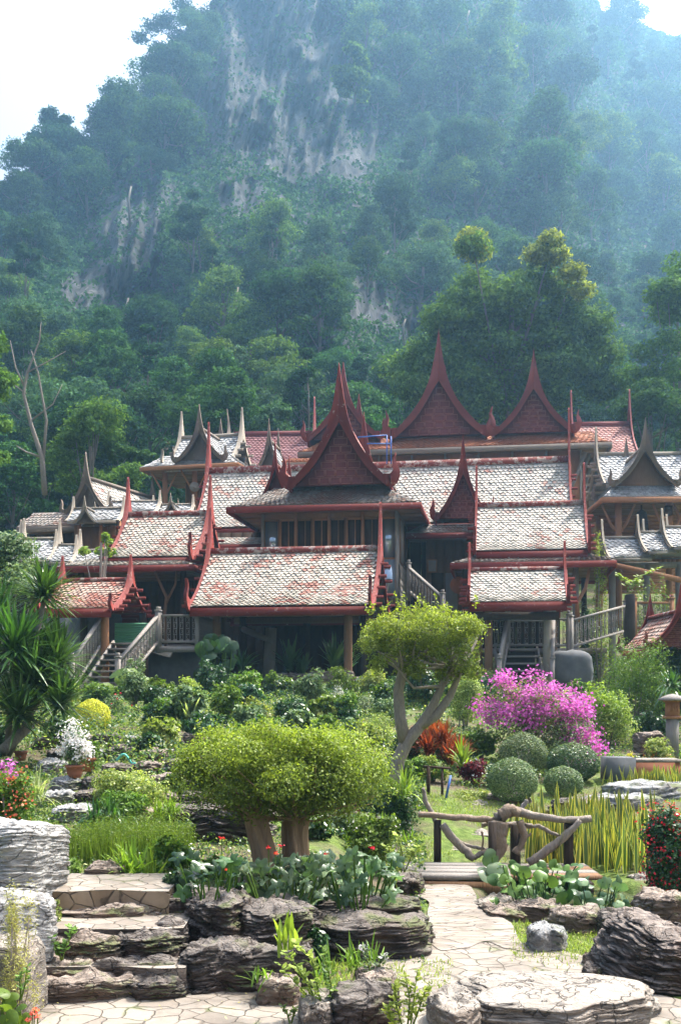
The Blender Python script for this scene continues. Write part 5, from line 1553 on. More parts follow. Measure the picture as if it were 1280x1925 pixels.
shrub("feathery bright green tree below the grey right railing", 1192, 1325, 175, 122, 'lf_green', .07, 13000, 7, 26.5, "feathery_tree", cat="tree", nb=24, shell=.4, aspect=.3)
shrub("pale green dense bush behind the tall topiary's right side", 872, 1390, 100, 120, 'lf_varieg', .05, 7500, 8, 25.0, "dense_shrub", nb=14, lift=.35)
shrub("dark green bush full of red flower heads at the right edge", 1262, 1702, 130, 185, 'lf_deep', .045, 15000, 9, 11.6, "flowering_bush", nb=26, flowers='fl_red', fclump=260, fn=1900, fsize=.028, shell=.5, up=.3)
shrub("yellow round clipped bush at the left below the stairs", 174, 1378, 68, 64, 'lf_yellow', .035, 6500, 10, 21.5, "round_bush", dome=True, depth=.35)
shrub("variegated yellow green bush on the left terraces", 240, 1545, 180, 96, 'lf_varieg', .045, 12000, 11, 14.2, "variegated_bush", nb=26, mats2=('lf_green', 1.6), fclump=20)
shrub("dark leafy half of bush under the variegated bush's centre", 235, 1548, 120, 62, 'lf_green', .055, 4200, 12, 13.6, "leafy_bush", nb=12)
shrub("coral and pink flowering bush at the left edge above the boulder", 22, 1588, 110, 150, 'lf_green', .04, 5500, 13, 11.0, "flowering_bush", nb=16, shell=.3, flowers='fl_coral', fclump=20, fn=620, fsize=.032, lift=.15)
shrub("purple flowering twig bush at the far left edge", 6, 1490, 60, 70, 'lf_green', .045, 1800, 14, 14.0, "flowering_bush", nb=8, flowers='fl_magenta', fclump=8, fn=240, fsize=.045, shell=.3)
shrub("straw coloured dry wispy bush in front of the left boulders", 32, 1760, 110, 100, 'straw', .02, 3600, 15, 7.1, "dry_bush", nb=12, shell=.1, aspect=.3, stems=30, trunk=.006)
shrub("pale pinkish twiggy bush left of the wide topiary", 305, 1440, 60, 62, 'straw', .04, 2500, 16, 19.0, "twiggy_bush", nb=9, shell=.3)
shrub("rusty brown dry fern bush right of the topiary trunks", 640, 1600, 105, 50, 'straw', .03, 8000, 17, 13.5, "fern_bush", nb=14, shell=.3, aspect=.25)
shrub("low white flowering bush by the tall topiary foot", 700, 1620, 130, 90, 'lf_green', .05, 6500, 18, 12.3, "leafy_bush", nb=16, flowers='fl_white', fclump=14, fn=70, fsize=.03, shell=.35)
shrub("small weeping green bush left of the bridge", 750, 1560, 100, 95, 'lf_deep', .05, 6000, 19, 15.0, "leafy_bush", nb=14, mats2=('lf_green', .7), shell=.35)
shrub("yellow leaved flowering plant beside the brown planter", 1184, 1440, 46, 30, 'lf_yellow', .05, 900, 20, 20.0, "yellow_plant", nb=8)
shrub("pale green bush with orange blossoms at the right edge", 1240, 1440, 80, 60, 'lf_varieg', .05, 3500, 21, 20.5, "flowering_bush", nb=10, flowers='fl_coral', fclump=5, fn=60, fsize=.04)
shrub("dark wine red leaved plants left of the globe bushes", 885, 1482, 80, 55, 'lf_wine', .06, 1900, 22, 19.0, "wine_leaved_plant", nb=12, flowers='fl_white', fclump=12, fn=60, fsize=.04)
shrub("low pale flowering plants under the wine red leaves", 880, 1510, 110, 26, 'lf_varieg', .035, 3000, 23, 17.8, "low_flowers", nb=12)
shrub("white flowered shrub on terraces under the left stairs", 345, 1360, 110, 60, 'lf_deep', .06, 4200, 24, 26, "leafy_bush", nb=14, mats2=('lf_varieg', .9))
shrub("ivy covered mound across the porch front", 590, 1345, 170, 55, 'lf_deep', .10, 4500, 25, 29.5, "ivy_mound", nb=20, aspect=.7, depth=.9)
shrub("round dark shrub in front of the porch's right post", 688, 1372, 66, 64, 'lf_globe', .05, 5000, 26, 26.5, "globe_bush", dome=True, depth=.5)
shrub("small dark clipped bush below the ivy mound", 632, 1374, 50, 42, 'lf_deep', .05, 2800, 27, 26.0, "round_bush", dome=True, depth=.4)
shrub("whitish twiggy shrub left of the porch's right post", 632, 1345, 56, 60, 'fl_white', .035, 1100, 28, 28, "twiggy_bush", nb=9, shell=.2, mats2=('lf_globe', .75))
shrub("yellow green conifer like bush behind the wide topiary", 716, 1440, 80, 100, 'lf_varieg', .05, 6500, 29, 21, "feathery_bush", nb=12, aspect=.2)
shrub("lime bush peeking over the wide topiary's right end", 600, 1400, 90, 50, 'lf_lime', .04, 4500, 30, 21, "leafy_bush", nb=10)
shrub("red flowered small shrub left of the stairs' post", 215, 1372, 80, 70, 'lf_globe', .05, 3800, 31, 23.5, "flowering_bush", nb=12, flowers='fl_red', fclump=12, fn=80, fsize=.045)
shrub("small leafy shrub hanging over the left stair railing", 250, 1290, 62, 66, 'lf_globe', .06, 1900, 32, 29.4, "leafy_bush", nb=9, shell=.2)
shrub("bushy green and pink flowered plants behind the brown railing", 1215, 1150, 130, 70, 'lf_green', .08, 4500, 33, 35.6, "flowering_bush", nb=14, flowers='fl_magenta', fclump=8, fn=60, fsize=.07)
shrub("yellow green grasslike plant on the right pavilion's eave", 1128, 1060, 44, 62, 'lf_lime', .14, 1500, 34, 34.6, "leafy_bush", nb=8, aspect=.15, shell=.2)
shrub("shady greenery behind the climbing right railing", 1105, 1175, 90, 45, 'lf_deep', .09, 3000, 35, 36.0, "leafy_bush", nb=12)
shrub("low green hedge mass at the right behind the lantern", 1262, 1330, 100, 110, 'lf_deep', .09, 7000, 36, 27.5, "leafy_bush", nb=16, mats2=('lf_green', .95))
shrub("dark leafy mass at the base of the climbing monstera", 430, 1360, 140, 110, 'lf_deep', .09, 6000, 37, 30, "leafy_bush", nb=18, aspect=.6)
shrub("lower left leafy plant on the boulder's foot", 120, 1660, 90, 52, 'lf_green', .05, 2600, 38, 9.9, "leafy_bush", nb=10, shell=.3)
shrub("pale succulent like plant beside the upper platform wall", 95, 1735, 60, 45, 'lf_varieg', .03, 1500, 39, 8.6, "leafy_bush", nb=8)

orn = ["first", "second", "third", "fourth", "fifth", "sixth", "seventh", "eighth", "ninth", "tenth", "eleventh"]
lk = [("dark", 'lf_deep', None), ("yellow green", 'lf_varieg', ('lf_lime', .8)), ("fresh green", 'lf_green', None), ("grey green", 'lf_globe', None), ("two toned", 'lf_deep', ('lf_green', .6)), ("pale streaky", 'lf_varieg', ('lf_green', .5))]
fq = np.random.default_rng(5)
for ri, (py_, x0_, x1_, st_, hh_, rowname) in enumerate([(1322, 345, 930, 58, 62, "in the row right under the porch and stairs"), (1362, 300, 760, 60, 62, "in the middle row below the porch"), (1404, 310, 740, 62, 60, "in the row behind the wide topiary"), (1430, 780, 960, 60, 56, "in the row behind the copper red plants"), (1335, 20, 330, 60, 60, "in the row below the left stairs"), (1470, 640, 800, 52, 54, "between the topiaries' crowns"), (1525, 590, 730, 46, 46, "in the patch right of the wide topiary's crown"), (1578, 600, 740, 48, 42, "in the patch right of the wide topiary's trunks")]):
    for j, px_ in enumerate(np.arange(x0_, x1_, st_)):
        nm_, mt_, m2_ = lk[(ri * 3 + j * 5 + 1) % 6]
        shrub(f"{nm_} bush, {orn[j]} from the left {rowname}", px_ + fq.uniform(-14, 14), py_ + fq.uniform(-8, 8), fq.uniform(70, 105), hh_ * fq.uniform(.75, 1.25), mt_, fq.uniform(.06, .11), 2600, 400 + ri * 20 + j, nb=13, shell=.25, mats2=m2_, aspect=fq.uniform(.3, .7), group="shrubs filling the slope below the house")
for i, (px_, py_, w_, h_, mt_, lab, kw) in enumerate([
    (620, 1735, 80, 50, 'lf_green', "leafy bush on the bed between the dark boulders and the broad slab", dict(Y=9.9)), (590, 1790, 60, 46, 'lf_deep', "dark low bush at the left foot of the broad slab", dict(Y=8.6)), (400, 1660, 90, 50, 'lf_green', "green bush at the left end of the flower bed", dict(Y=10.4)),
    (300, 1335, 90, 46, 'lf_deep', "dark leafy bush on the terrace below the left deck wall", {}), (395, 1392, 100, 52, 'lf_deep', "dark bush behind the wide topiary's left end", {}),
    (470, 1382, 90, 60, 'lf_globe', "grey green bush under the ivy at the porch's left post", {}), (540, 1395, 110, 46, 'lf_green', "fresh green bush behind the middle of the wide topiary", {}),
    (655, 1400, 80, 50, 'lf_globe', "silvery green bush behind the wide topiary's right end", {}), (725, 1350, 80, 70, 'lf_deep', "dark bush left of the tall topiary's fork", dict(mats2=('lf_green', .8))),
    (790, 1330, 90, 90, 'lf_deep', "shady bush seen through the tall topiary's fork", {}), (905, 1330, 70, 60, 'lf_deep', "dark shrub at the foot of the right stairs", {}),
    (700, 1480, 100, 60, 'lf_green', "leafy green bush right behind the wide topiary", {}), (690, 1545, 70, 46, 'lf_deep', "low dark bush between the two topiary trees", {}),
    (800, 1470, 90, 50, 'lf_green', "green bush at the tall topiary's right foot", {}), (930, 1480, 60, 40, 'lf_deep', "small dark bush between wine leaves and the globe bush", {}),
    (280, 1420, 70, 44, 'lf_deep', "dark tuft on the terraces right of the flower pots", {}), (110, 1400, 80, 50, 'lf_deep', "shaded bush under the dracaena's right heads", {}),
    (330, 1500, 60, 46, 'lf_green', "green bush at the wide topiary's left underside", {}), (1150, 1350, 90, 60, 'lf_deep', "dark bush behind the yellow green loose bush", {}),
    (1225, 1400, 90, 66, 'lf_deep', "shaded bush at the lantern's foot", {}), (60, 1640, 80, 40, 'lf_green', "low leafy plant behind the tall white grey boulder", {}),
    (130, 1600, 80, 40, 'lf_green', "leafy patch at the horsetail bed's left end", {}), (320, 1640, 110, 70, 'lf_green', "feathery green bush right of the horsetail bed", dict(mats2=('lf_lime', .7))),
    (330, 1700, 80, 60, 'lf_deep', "trailing bush over the knotted boulder's left side", {}), (470, 1345, 70, 60, 'lf_deep', "dark shrub in the porch's left shade", {}),
    (20, 1340, 110, 70, 'lf_deep', "deep shaded bush behind the dracaena trunks", {}), (-10, 1420, 100, 60, 'lf_deep', "dark undergrowth at the far left edge under the dracaena", {}),
    (960, 1330, 90, 40, 'lf_globe', "grey green shrub behind the bougainvillea's top", {}), (1090, 1330, 70, 50, 'lf_green', "green shrub below the grey boulder by the stairs", {})]):
    shrub(lab, px_, py_, w_, h_, mt_, .055 if py_ > 1420 else .08, 3000, 200 + i, nb=14, shell=.3, **kw)

# dense mats that cover the terraces between the plants
def scatter(n, region, hgt, size, aspect, seed, dens=.2):
    rs_ = np.random.default_rng(seed)
    px, Y = rs_.uniform(region[0], region[1], n), rs_.uniform(region[2], region[3], n) 
    x = (px - CX) / F * Y; cl = fbm(np.column_stack([x * 1.1, Y * 1.1, x * 0 + seed]), 3)
    k = cl > dens
    x, Y, cl = x[k], Y[k], cl[k]
    z = G(x, Y)
    C = np.column_stack([x, Y, z + .01 + rs_.random(len(x)) * hgt * np.clip(cl - dens + .15, .1, 1)])
    return C, nrm(rs_.normal(size=C.shape) * .7 + np.array([0, -.2, .8])), size * rs_.uniform(.6, 1.3, len(C)) * (.6 + Y / 40)
m = MB()
for i, (reg, n_, hg, sz, dn) in enumerate([((-80, 420, 9.9, 14.5), 16000, .18, .04, .05), ((-400, 520, 14, 34), 75000, .35, .06, -.15), ((420, 800, 12.5, 34), 60000, .30, .055, -.25),
                                         ((780, 1750, 18.5, 34), 70000, .25, .055, -.1), ((330, 800, 8.8, 12.5), 9000, .12, .04, 0)]):
    C, N, S_ = scatter(n_, reg, hg, sz, .5, 40 + i, dn)
    h = np.random.default_rng(i).random(len(C))
    m.leaves(C[h < .4], N[h < .4], S_[h < .4], .55, 0); m.leaves(C[(h >= .4) & (h < .8)], N[(h >= .4) & (h < .8)], S_[(h >= .4) & (h < .8)], .5, 1); m.leaves(C[h >= .8], N[h >= .8], S_[h >= .8], .5, 2)
tag(m.build("ground_cover", [MT['lf_deep'], MT['lf_green'], MT['lf_varieg']]), "low mixed green ground cover between the terrace stones", "ground cover", kind='stuff')
m = MB(); rs_ = np.random.default_rng(9)
for reg, n_ in (((760, 1600, 13.8, 19.5), 38000), ((960, 1330, 8.4, 10.4), 9000), ((60, 360, 9.8, 14.0), 5000), ((560, 760, 7.9, 8.9), 2600), ((790, 850, 7.6, 9.0), 900)):
    px, Y = rs_.uniform(reg[0], reg[1], n_), rs_.uniform(reg[2], reg[3], n_)
    x = (px - CX) / F * Y; cl = fbm(np.column_stack([x * 1.3, Y * 1.3, x * 0 + 2]), 3); k = cl > -.35 + .5 * rs_.random(n_); x, Y = x[k], Y[k]; n_ = len(x)
    blades(m, np.column_stack([x, Y, G(x, Y) - .01]), rs_.uniform(0, 6.28, n_), rs_.uniform(.7, 1.5, n_), rs_.uniform(.04, .10, n_), np.full(n_, .009), rs_.uniform(.1, .6, n_), seg=2)
MT['grass'] = leaf_mat("lawn_grass_blade", (.14, .21, .03), (.30, .36, .08), .4, .5)
tag(m.build("lawn_grass", MT['grass']), "short sunlit lawn grass around the bridge and paving", "grass", kind='stuff')

# ---------------------------------------------------------------- strap leaved plants
def strap_plant(name, label, heads, n, L, W, mats, Y, seed=0, trunk=None, lo=-.3, hi=1.45, droop=.35, cat="plant", group=None, edge=False, dY=None, head_name="leaf_rosette"):
    """heads: photo pixels of rosette centres; trunk: pixel path per head"""
    rs_ = np.random.default_rng(seed + 900)
    base = P(heads[0][0], heads[0][1], Y)
    if trunk: base = P(trunk[0][0][0], trunk[0][0][1], Y)
    t = thing(name, label, cat, tuple(base), 0, group)
    for i, hd in enumerate(heads):
        dy = (dY[i] if dY else 0); c = P(hd[0], hd[1], Y + dy) - base; sc = hd[2] if len(hd) > 2 else 1
        m = MB()
        kw = dict(mi_edge=1) if edge else {}
        rosette(m, tuple(c), int(n), L * sc, W * (sc ** .5), rs_, lo, hi, droop, **kw)
        o = m.build(head_name, [MT[k] for k in mats]); o.parent = t
    if trunk:
        for tr, dy in zip(trunk, dY or [0] * 9):
            m = MB(); m.tube([tuple(P(a, b_, Y + (dy if j == len(tr) - 1 else 0)) - base) for j, (a, b_) in enumerate(tr)], [.06, .05, .04], 8); o = m.build("trunk", MT['wood_bark'], smooth=True); o.parent = t
    return t
MT['bl_deep'] = leaf_mat("dracaena_blade", (.03, .075, .02), (.08, .16, .045), .3, .28, (1.1, 1.3, .4), .1, .55)
MT['bl_pale'] = leaf_mat("striped_blade", (.16, .24, .08), (.46, .52, .28), .35, .4)
MT['bl_lime'] = leaf_mat("lime_blade", (.12, .22, .03), (.26, .38, .06), .42, .4)
MT['bl_snake'] = leaf_mat("snake_plant_green", (.07, .12, .035), (.14, .20, .06), .2, .4)
MT['bl_snake_edge'] = leaf_mat("snake_plant_yellow_edge", (.50, .44, .08), (.62, .56, .14), .3, .4)
strap_plant("dracaena_palm", "many headed spiky dark green dracaena on bare trunks at the left edge", [(84, 1120, .8), (30, 1222, 1.05), (108, 1245, .95), (62, 1285, 1.0), (-25, 1290, 1.0), (112, 1325, .85), (35, 1345, .9), (75, 1210, .8), (-5, 1170, .9)], 210, .88, .05, ['bl_deep'], 18.0, 1,
            trunk=[[(15, 1420), (50, 1300), (84, 1125)], [(15, 1420), (20, 1320), (30, 1225)], [(15, 1420), (60, 1340), (108, 1250)], [(-10, 1420), (-20, 1350), (-25, 1290)]], droop=.16, lo=-.55, dY=[0, -.5, .1, -.4, 0, -.3, -.6, .4, .5], cat="palm like tree")
strap_plant("striped_rosette_plant", "pale striped spiky rosette plant left of the wide topiary's top", [(358, 1372, 1)], 85, .95, .06, ['bl_pale'], 22.0, 2, droop=.3, lo=.0)
strap_plant("spider_plant", "arching narrow leaved plant under the variegated bush's right side", [(300, 1545, 1), (325, 1530, .8)], 70, .38, .02, ['bl_lime'], 13.4, 3, droop=.7, lo=.2)
strap_plant("spider_plant", "dark arching leaves hanging at the variegated bush's left foot", [(182, 1545, 1), (205, 1540, 1), (228, 1552, .8)], 60, .36, .025, ['bl_deep'], 13.2, 4, droop=.9, lo=.1)
strap_plant("fern_clump", "upright lime sword fern beside the horsetail bed", [(255, 1655, 1), (285, 1660, .8), (235, 1640, .7)], 42, .42, .028, ['bl_lime'], 9.9, 5, droop=.35, lo=.5)
strap_plant("spider_plant", "pale grassy plant by the left terraces above the boulder", [(70, 1500, 1)], 60, .42, .02, ['bl_pale'], 13.8, 6, droop=.6, lo=.2)
strap_plant("copper_cordyline", "rusty red and green strap leaved plants left of the globe bushes", [(805, 1415, 1), (832, 1400, 1.1), (862, 1418, .9), (790, 1395, .9), (845, 1430, .8), (815, 1385, .9)], 120, .5, .03, ['lf_red'], 20.0, 7, droop=.35, lo=.3, dY=[0, .2, 0, .4, -.2, .5])
strap_plant("fern_clump", "bright green fern in front of the copper red plants", [(868, 1440, 1)], 36, .52, .05, ['bl_lime'], 19.0, 8, droop=.4, lo=.5)
strap_plant("spider_plant", "green and yellow blades at the left of the bridge", [(760, 1490, 1), (720, 1570, .8), (770, 1600, .7)], 45, .45, .03, ['bl_lime'], 14.6, 9, droop=.5, lo=.3)
strap_plant("dark_fern", "dark broad frond plant under the porch, left", [(545, 1260, 1), (568, 1270, .8)], 30, 1.0, .14, ['bl_deep'], 33.0, 10, droop=.2, lo=.6)
strap_plant("dark_fern", "dark broad frond plant under the porch, right", [(628, 1258, 1), (645, 1272, .9)], 30, 1.15, .14, ['bl_deep'], 33.0, 11, droop=.25, lo=.5)
strap_plant("dark_fern", "dark frond plant hanging beside the climbing monstera", [(455, 1260, 1)], 22, .9, .12, ['bl_deep'], 32.0, 12, droop=.4, lo=.1)
strap_plant("bromeliad", "small yellow striped bromeliad behind the climbing right railing", [(1085, 1145, 1)], 26, .35, .06, ['bl_pale'], 35.5, 13, droop=.3, lo=.3)
strap_plant("dracaena_palm", "single spiky green dracaena head at the right edge above the lantern", [(1262, 1290, 1)], 60, .55, .06, ['bl_deep'], 23.5, 14, droop=.5, lo=-.2)
strap_plant("sword_fern", "bright sword fern standing against the slab below the large leaves", [(537, 1780, 1)], 16, .28, .035, ['bl_lime'], 8.1, 15, droop=.15, lo=.9)
strap_plant("spider_plant", "dark grassy clump at the foot of the broad slab", [(610, 1840, 1), (665, 1825, 1), (700, 1810, .8)], 22, .26, .02, ['lf_green'], 8.1, 16, droop=.4, lo=.3)
strap_plant("spider_plant", "grassy clump by the dark step rocks", [(490, 1850, 1)], 18, .2, .018, ['lf_green'], 7.7, 17, droop=.4, lo=.3)

# snake plants
rs_ = np.random.default_rng(77)
desc = ["in front of the bridge's right end", "against the bridge's right post", "in the middle of the bed", "under the dark layered slab", "nearest the red flowering bush", "at the back of the bed", "behind the bridge's right railing"]
for i, (px_, Y_, w_, n_) in enumerate([(1040, 13.6, 50, 40), (1070, 14.6, 60, 48), (1120, 13.8, 70, 62), (1095, 15.6, 70, 50), (1175, 13.5, 60, 60), (1165, 15.3, 70, 56), (1010, 14.9, 50, 40)]):
    c = on_ground(px_, Y_); t = thing("snake_plant", "yellow edged snake plant clump " + desc[i], "plant", tuple(c), 0, "snake plant clumps right of the bridge")
    B = rs_.normal(size=(n_, 3)) * np.array([w_ / F * Y_ * .5, .28, 0]); m = MB()
    blades(m, B, rs_.uniform(0, 6.28, n_), rs_.uniform(1.2, 1.55, n_), rs_.uniform(.35, .72, n_), rs_.uniform(.055, .085, n_), rs_.uniform(-.02, .06, n_), mi_edge=1, twist=rs_.normal(size=n_) * .5)
    o = m.build("leaves", [MT['bl_snake'], MT['bl_snake_edge']]); o.parent = t
for i, px_ in enumerate((1205, 1262)):
    c = on_ground(px_, 19.0); n_ = 60; t = thing("snake_plant", "short yellow snake plants " + ["below the brown planter", "at the right edge near the planter"][i], "plant", tuple(c))
    m = MB(); blades(m, rs_.normal(size=(n_, 3)) * np.array([.25, .1, 0]), rs_.uniform(0, 6.28, n_), rs_.uniform(1.2, 1.5, n_), rs_.uniform(.2, .42, n_), rs_.uniform(.04, .06, n_), rs_.uniform(0, .06, n_), mi_edge=1)
    o = m.build("leaves", [MT['bl_snake'], MT['bl_snake_edge']]); o.parent = t
# horsetail bed
c = on_ground(235, 11.2); n_ = 2600
t = thing("horsetail_bed", "dense bed of fine upright horsetail stems on the left", "plant bed", tuple(c))
B = np.column_stack([rs_.uniform(-.62, .62, n_), rs_.uniform(-.5, .9, n_), np.zeros(n_)]); m = MB()
h_ = rs_.uniform(.26, .40, n_) * (1 - .3 * np.abs(B[:, 0] / .62) ** 3)
blades(m, B, rs_.uniform(0, 6.28, n_), rs_.uniform(1.3, 1.57, n_), h_, np.full(n_, .009), rs_.uniform(0, .1, n_), seg=2)
k_ = rs_.integers(0, n_, 9000); m.leaves(B[k_] + np.column_stack([rs_.normal(size=9000) * .03, rs_.normal(size=9000) * .03, h_[k_] * rs_.uniform(.7, 1.08, 9000)]), rs_.normal(size=(9000, 3)), .03, .2)
o = m.build("stems", MT['lf_green']); o.parent = t

# ---------------------------------------------------------------- big leaved plants
def big_leaf(mb, C, N, D, size, mi=0, shape='heart', wave=.06):
    """lobed leaf outlines as fans round a raised middle"""
    if shape == 'heart': a = np.linspace(0, 2 * np.pi, 16, endpoint=False); r = .5 * (1 + .28 * np.cos(a) ** 3) * (1 - .42 * np.exp(-((np.abs(a - np.pi)) / .30) ** 2))
    elif shape == 'lobed': a = np.linspace(0, 2 * np.pi, 30, endpoint=False); r = .5 * (.80 + .20 * np.cos(a * 5)) * (1 - .4 * np.exp(-((np.abs(a - np.pi)) / .2) ** 2))
    else: a = np.linspace(0, 2 * np.pi, 12, endpoint=False); r = .5 / np.sqrt(np.cos(a) ** 2 + (np.sin(a) / .48) ** 2)
    k = len(a)
    N = nrm(np.asarray(N, float)); D = nrm(D - N * (D * N).sum(-1, keepdims=True)); S = np.cross(N, D)
    V = []
    for c, n_, d, s_, sz in zip(C, N, D, S, size):
        w = wave * np.sin(a * 3 + sz * 50) - .22 * np.abs(np.sin(a)) ** 1.5 * r
        ring = c + (np.cos(a) * r)[:, None] * d * sz + (np.sin(a) * r)[:, None] * s_ * sz + n_ * (w * sz)[:, None]
        mid = c + (np.cos(a) * r * .5)[:, None] * d * sz + (np.sin(a) * r * .5)[:, None] * s_ * sz + n_ * (.03 * sz)
        V.append(np.vstack([ring, mid, [c - n_ * .02 * sz]]))
    i = np.arange(k)
    f4 = np.column_stack([i, (i + 1) % k, (i + 1) % k + k, i + k]); f3 = np.column_stack([i + k, (i + 1) % k + k, np.full(k, 2 * k)])
    n_ = len(V); off = (np.arange(n_) * (2 * k + 1))[:, None, None]
    n0 = mb.n; mb.add(np.vstack(V), (f4[None] + off).reshape(-1, 4), mi)
    f = (f3[None] + off).reshape(-1, 3) + n0
    mb.L.append(f.ravel()); mb.S.append(np.full(len(f), 3)); mb.M.append(np.full(len(f), mi))
def leafy(name, label, pts, Y, size, mats, shape, seed, foot, stemr=.008, flowers=None, dY=.25, nrmv=(0, -.6, .7), cat="plant", group=None, hang=.3, stem='lf_green', jit=.5):
    rs_ = np.random.default_rng(seed + 40); base = P(foot[0], foot[1], Y)
    t = thing(name, label, cat, tuple(base), 0, group)
    n_ = len(pts); C = np.array([tuple(P(a, b_, Y + rs_.uniform(-dY, dY)) - base) for a, b_ in pts])
    N = np.array(nrmv) + rs_.normal(size=(n_, 3)) * jit; D = np.column_stack([rs_.normal(size=n_), rs_.normal(size=n_) - .6, -hang + rs_.normal(size=n_) * .3])
    m = MB(); big_leaf(m, C, N, D, size * rs_.uniform(.7, 1.2, n_), 0, shape); o = m.build("leaves", MT[mats]); o.parent = t
    m = MB()
    for c in C[:: max(1, n_ // 40)]:
        s_ = np.array([c[0] * .5 + rs_.normal() * .03, c[1], min(-.02, c[2] * .1)]); m.tube([s_, (s_ + c) / 2 + rs_.normal(size=3) * .02, c], stemr, 5, cap=False)
    o = m.build("stems", MT[stem]); o.parent = t
    if flowers:
        for fx, fy in flowers[1]:
            c = np.array(tuple(P(fx, fy, Y - .1) - base)); m = MB(); m.tube([c * [.95, 1, 0], c * [.98, 1, .6], c], .004, 5, cap=False); k = 16
            m.leaves(c + rs_.normal(size=(k, 3)) * .013 * np.array([1, 1, .4]), rs_.normal(size=(k, 3)) + np.array([0, -.5, 1]), .02, .7, 1); o = m.build("flower_head", [MT['lf_green'], MT[flowers[0]]]); o.parent = t
    return t
rs_ = np.random.default_rng(21)
def cloud(n, l, r, t_, b_): return [(rs_.uniform(l, r), rs_.uniform(t_, b_)) for _ in range(n)]
leafy("large_leaved_plant", "dusty blue green lobed leaves below the topiary trunks, centre of the bed", cloud(75, 455, 615, 1615, 1700), 9.4, .17, 'lf_blue', 'lobed', 1, (530, 1720), flowers=('fl_red', [(505, 1593), (518, 1604), (527, 1590)]), dY=.35)
leafy("large_leaved_plant", "big green lobed leaves at the right end of the bed", cloud(60, 610, 745, 1605, 1692), 9.7, .17, 'lf_blue', 'lobed', 2, (680, 1715), flowers=('fl_red', [(700, 1594), (612, 1606)]), dY=.35)
leafy("large_leaved_plant", "dark lobed leaves at the left end of the bed", cloud(52, 330, 465, 1610, 1710), 9.2, .15, 'lf_deep', 'lobed', 3, (400, 1725), flowers=('fl_red', [(417, 1576), (422, 1613), (428, 1635)]), dY=.35)
leafy("taro_plant", "taro like pond plants with heart leaves before the bridge", cloud(84, 925, 1090, 1622, 1698), 11.3, .125, 'lf_taro', 'heart', 4, (1010, 1715), stem='lf_deep', dY=.45, stemr=.007)
leafy("taro_plant", "sparser drooping heart leaves at the pond's right side", cloud(34, 1070, 1175, 1655, 1705), 11.0, .13, 'lf_blue', 'heart', 5, (1120, 1722), stem='lf_deep', dY=.4, stemr=.006)
leafy("taro_plant", "single tall pale heart leaves at the bridge's front post", [(925, 1612), (935, 1632), (915, 1640)], 12.2, .22, 'lf_blue', 'heart', 6, (940, 1690), dY=.05)
leafy("alocasia", "glossy elephant ear plant beside the left stairs", [(232, 1278), (270, 1275), (240, 1300), (225, 1262), (280, 1290), (250, 1262), (285, 1310), (205, 1300)], 27.5, .45, 'lf_green', 'heart', 7, (245, 1345), stemr=.02, dY=.3)
leafy("climbing_monstera", "monstera with big dark leaves climbing the porch's left post", cloud(75, 375, 438, 1198, 1330), 31.6, .42, 'lf_deep', 'heart', 8, (415, 1345), stemr=.015, dY=.3, nrmv=(-.2, -1, .4))
leafy("potted_vine", "small vine of round leaves on the porch's right post", [(680, 1282), (692, 1275), (676, 1292), (695, 1290)], 30.8, .3, 'lf_blue', 'heart', 9, (684, 1310), dY=.05)
leafy("nasturtium", "large leaves and orange red flower at the bottom left corner", [(10, 1865), (25, 1880), (5, 1895), (38, 1900), (15, 1915), (45, 1915)], 6.6, .11, 'lf_green', 'heart', 10, (20, 1945), flowers=('fl_coral', [(62, 1905), (72, 1912), (55, 1916), (66, 1898)]), dY=.08)
leafy("ivy_wall", "carpet of dark heart leaves hanging in front of the porch stones", cloud(150, 505, 668, 1302, 1345), 29.2, .24, 'lf_deep', 'heart', 11, (590, 1350), dY=.2, nrmv=(0, -1, .5))

# ---------------------------------------------------------------- saplings in front
def sapling(label, stems, Y, leaf, seed, mat='lf_green', n=26, flowers=None, name="sapling"):
    rs_ = np.random.default_rng(seed); base = P(*stems[0][0], Y); t = thing(name, label, "plant", tuple(base))
    m, ml = MB(), MB()
    for st in stems:
        pts = np.array([tuple(P(a, b_, Y + rs_.uniform(-.03, .03)) - base) for a, b_ in st]); m.tube(pts, [.007, .005, .002], 5, cap=False)
        T = np.linspace(.3, 1, n); L_ = np.linspace(0, 1, len(pts)); c = np.array([np.interp(T, L_, pts[:, i]) for i in range(3)]).T
        az = rs_.uniform(0, 6.28, n); d = np.column_stack([np.cos(az), np.sin(az), rs_.uniform(.1, .9, n)])
        S_ = leaf * rs_.uniform(.6, 1.2, n); Cc = c + nrm(d) * (S_ * .5)[:, None]
        big_leaf(ml, Cc, np.column_stack([-d[:, 0] * .4, -d[:, 1] * .4 - .3, np.ones(n)]), d, S_, 0, 'oval')
        if flowers:
            e = pts[-1]; k = 10; ml.leaves(e + rs_.normal(size=(k, 3)) * .015, rs_.normal(size=(k, 3)) + [0, -1, .5], .03, .8, 1)
    o = m.build("stems", MT['lf_olive']); o.parent = t
    o = ml.build("leaves", [MT[mat], MT[flowers or 'fl_white']]); o.parent = t
sapling("lime green sapling with three leaning stems in the bottom centre", [[(612, 1925), (580, 1850), (540, 1790)], [(612, 1925), (600, 1870), (585, 1800), (552, 1772)], [(606, 1920), (585, 1880), (525, 1812)]], 7.3, .065, 1, 'lf_lime', 30)
sapling("upright sapling with whorled leaves right of the lime one", [[(615, 1925), (622, 1850), (605, 1780)], [(618, 1925), (640, 1880), (628, 1860)]], 7.35, .06, 2, 'lf_green', 30)
sapling("white flowered sapling growing by the broad slab's foot", [[(700, 1850), (692, 1810), (684, 1782)], [(700, 1850), (712, 1815), (724, 1795)]], 8.0, .05, 3, 'lf_globe', 22, 'fl_white')
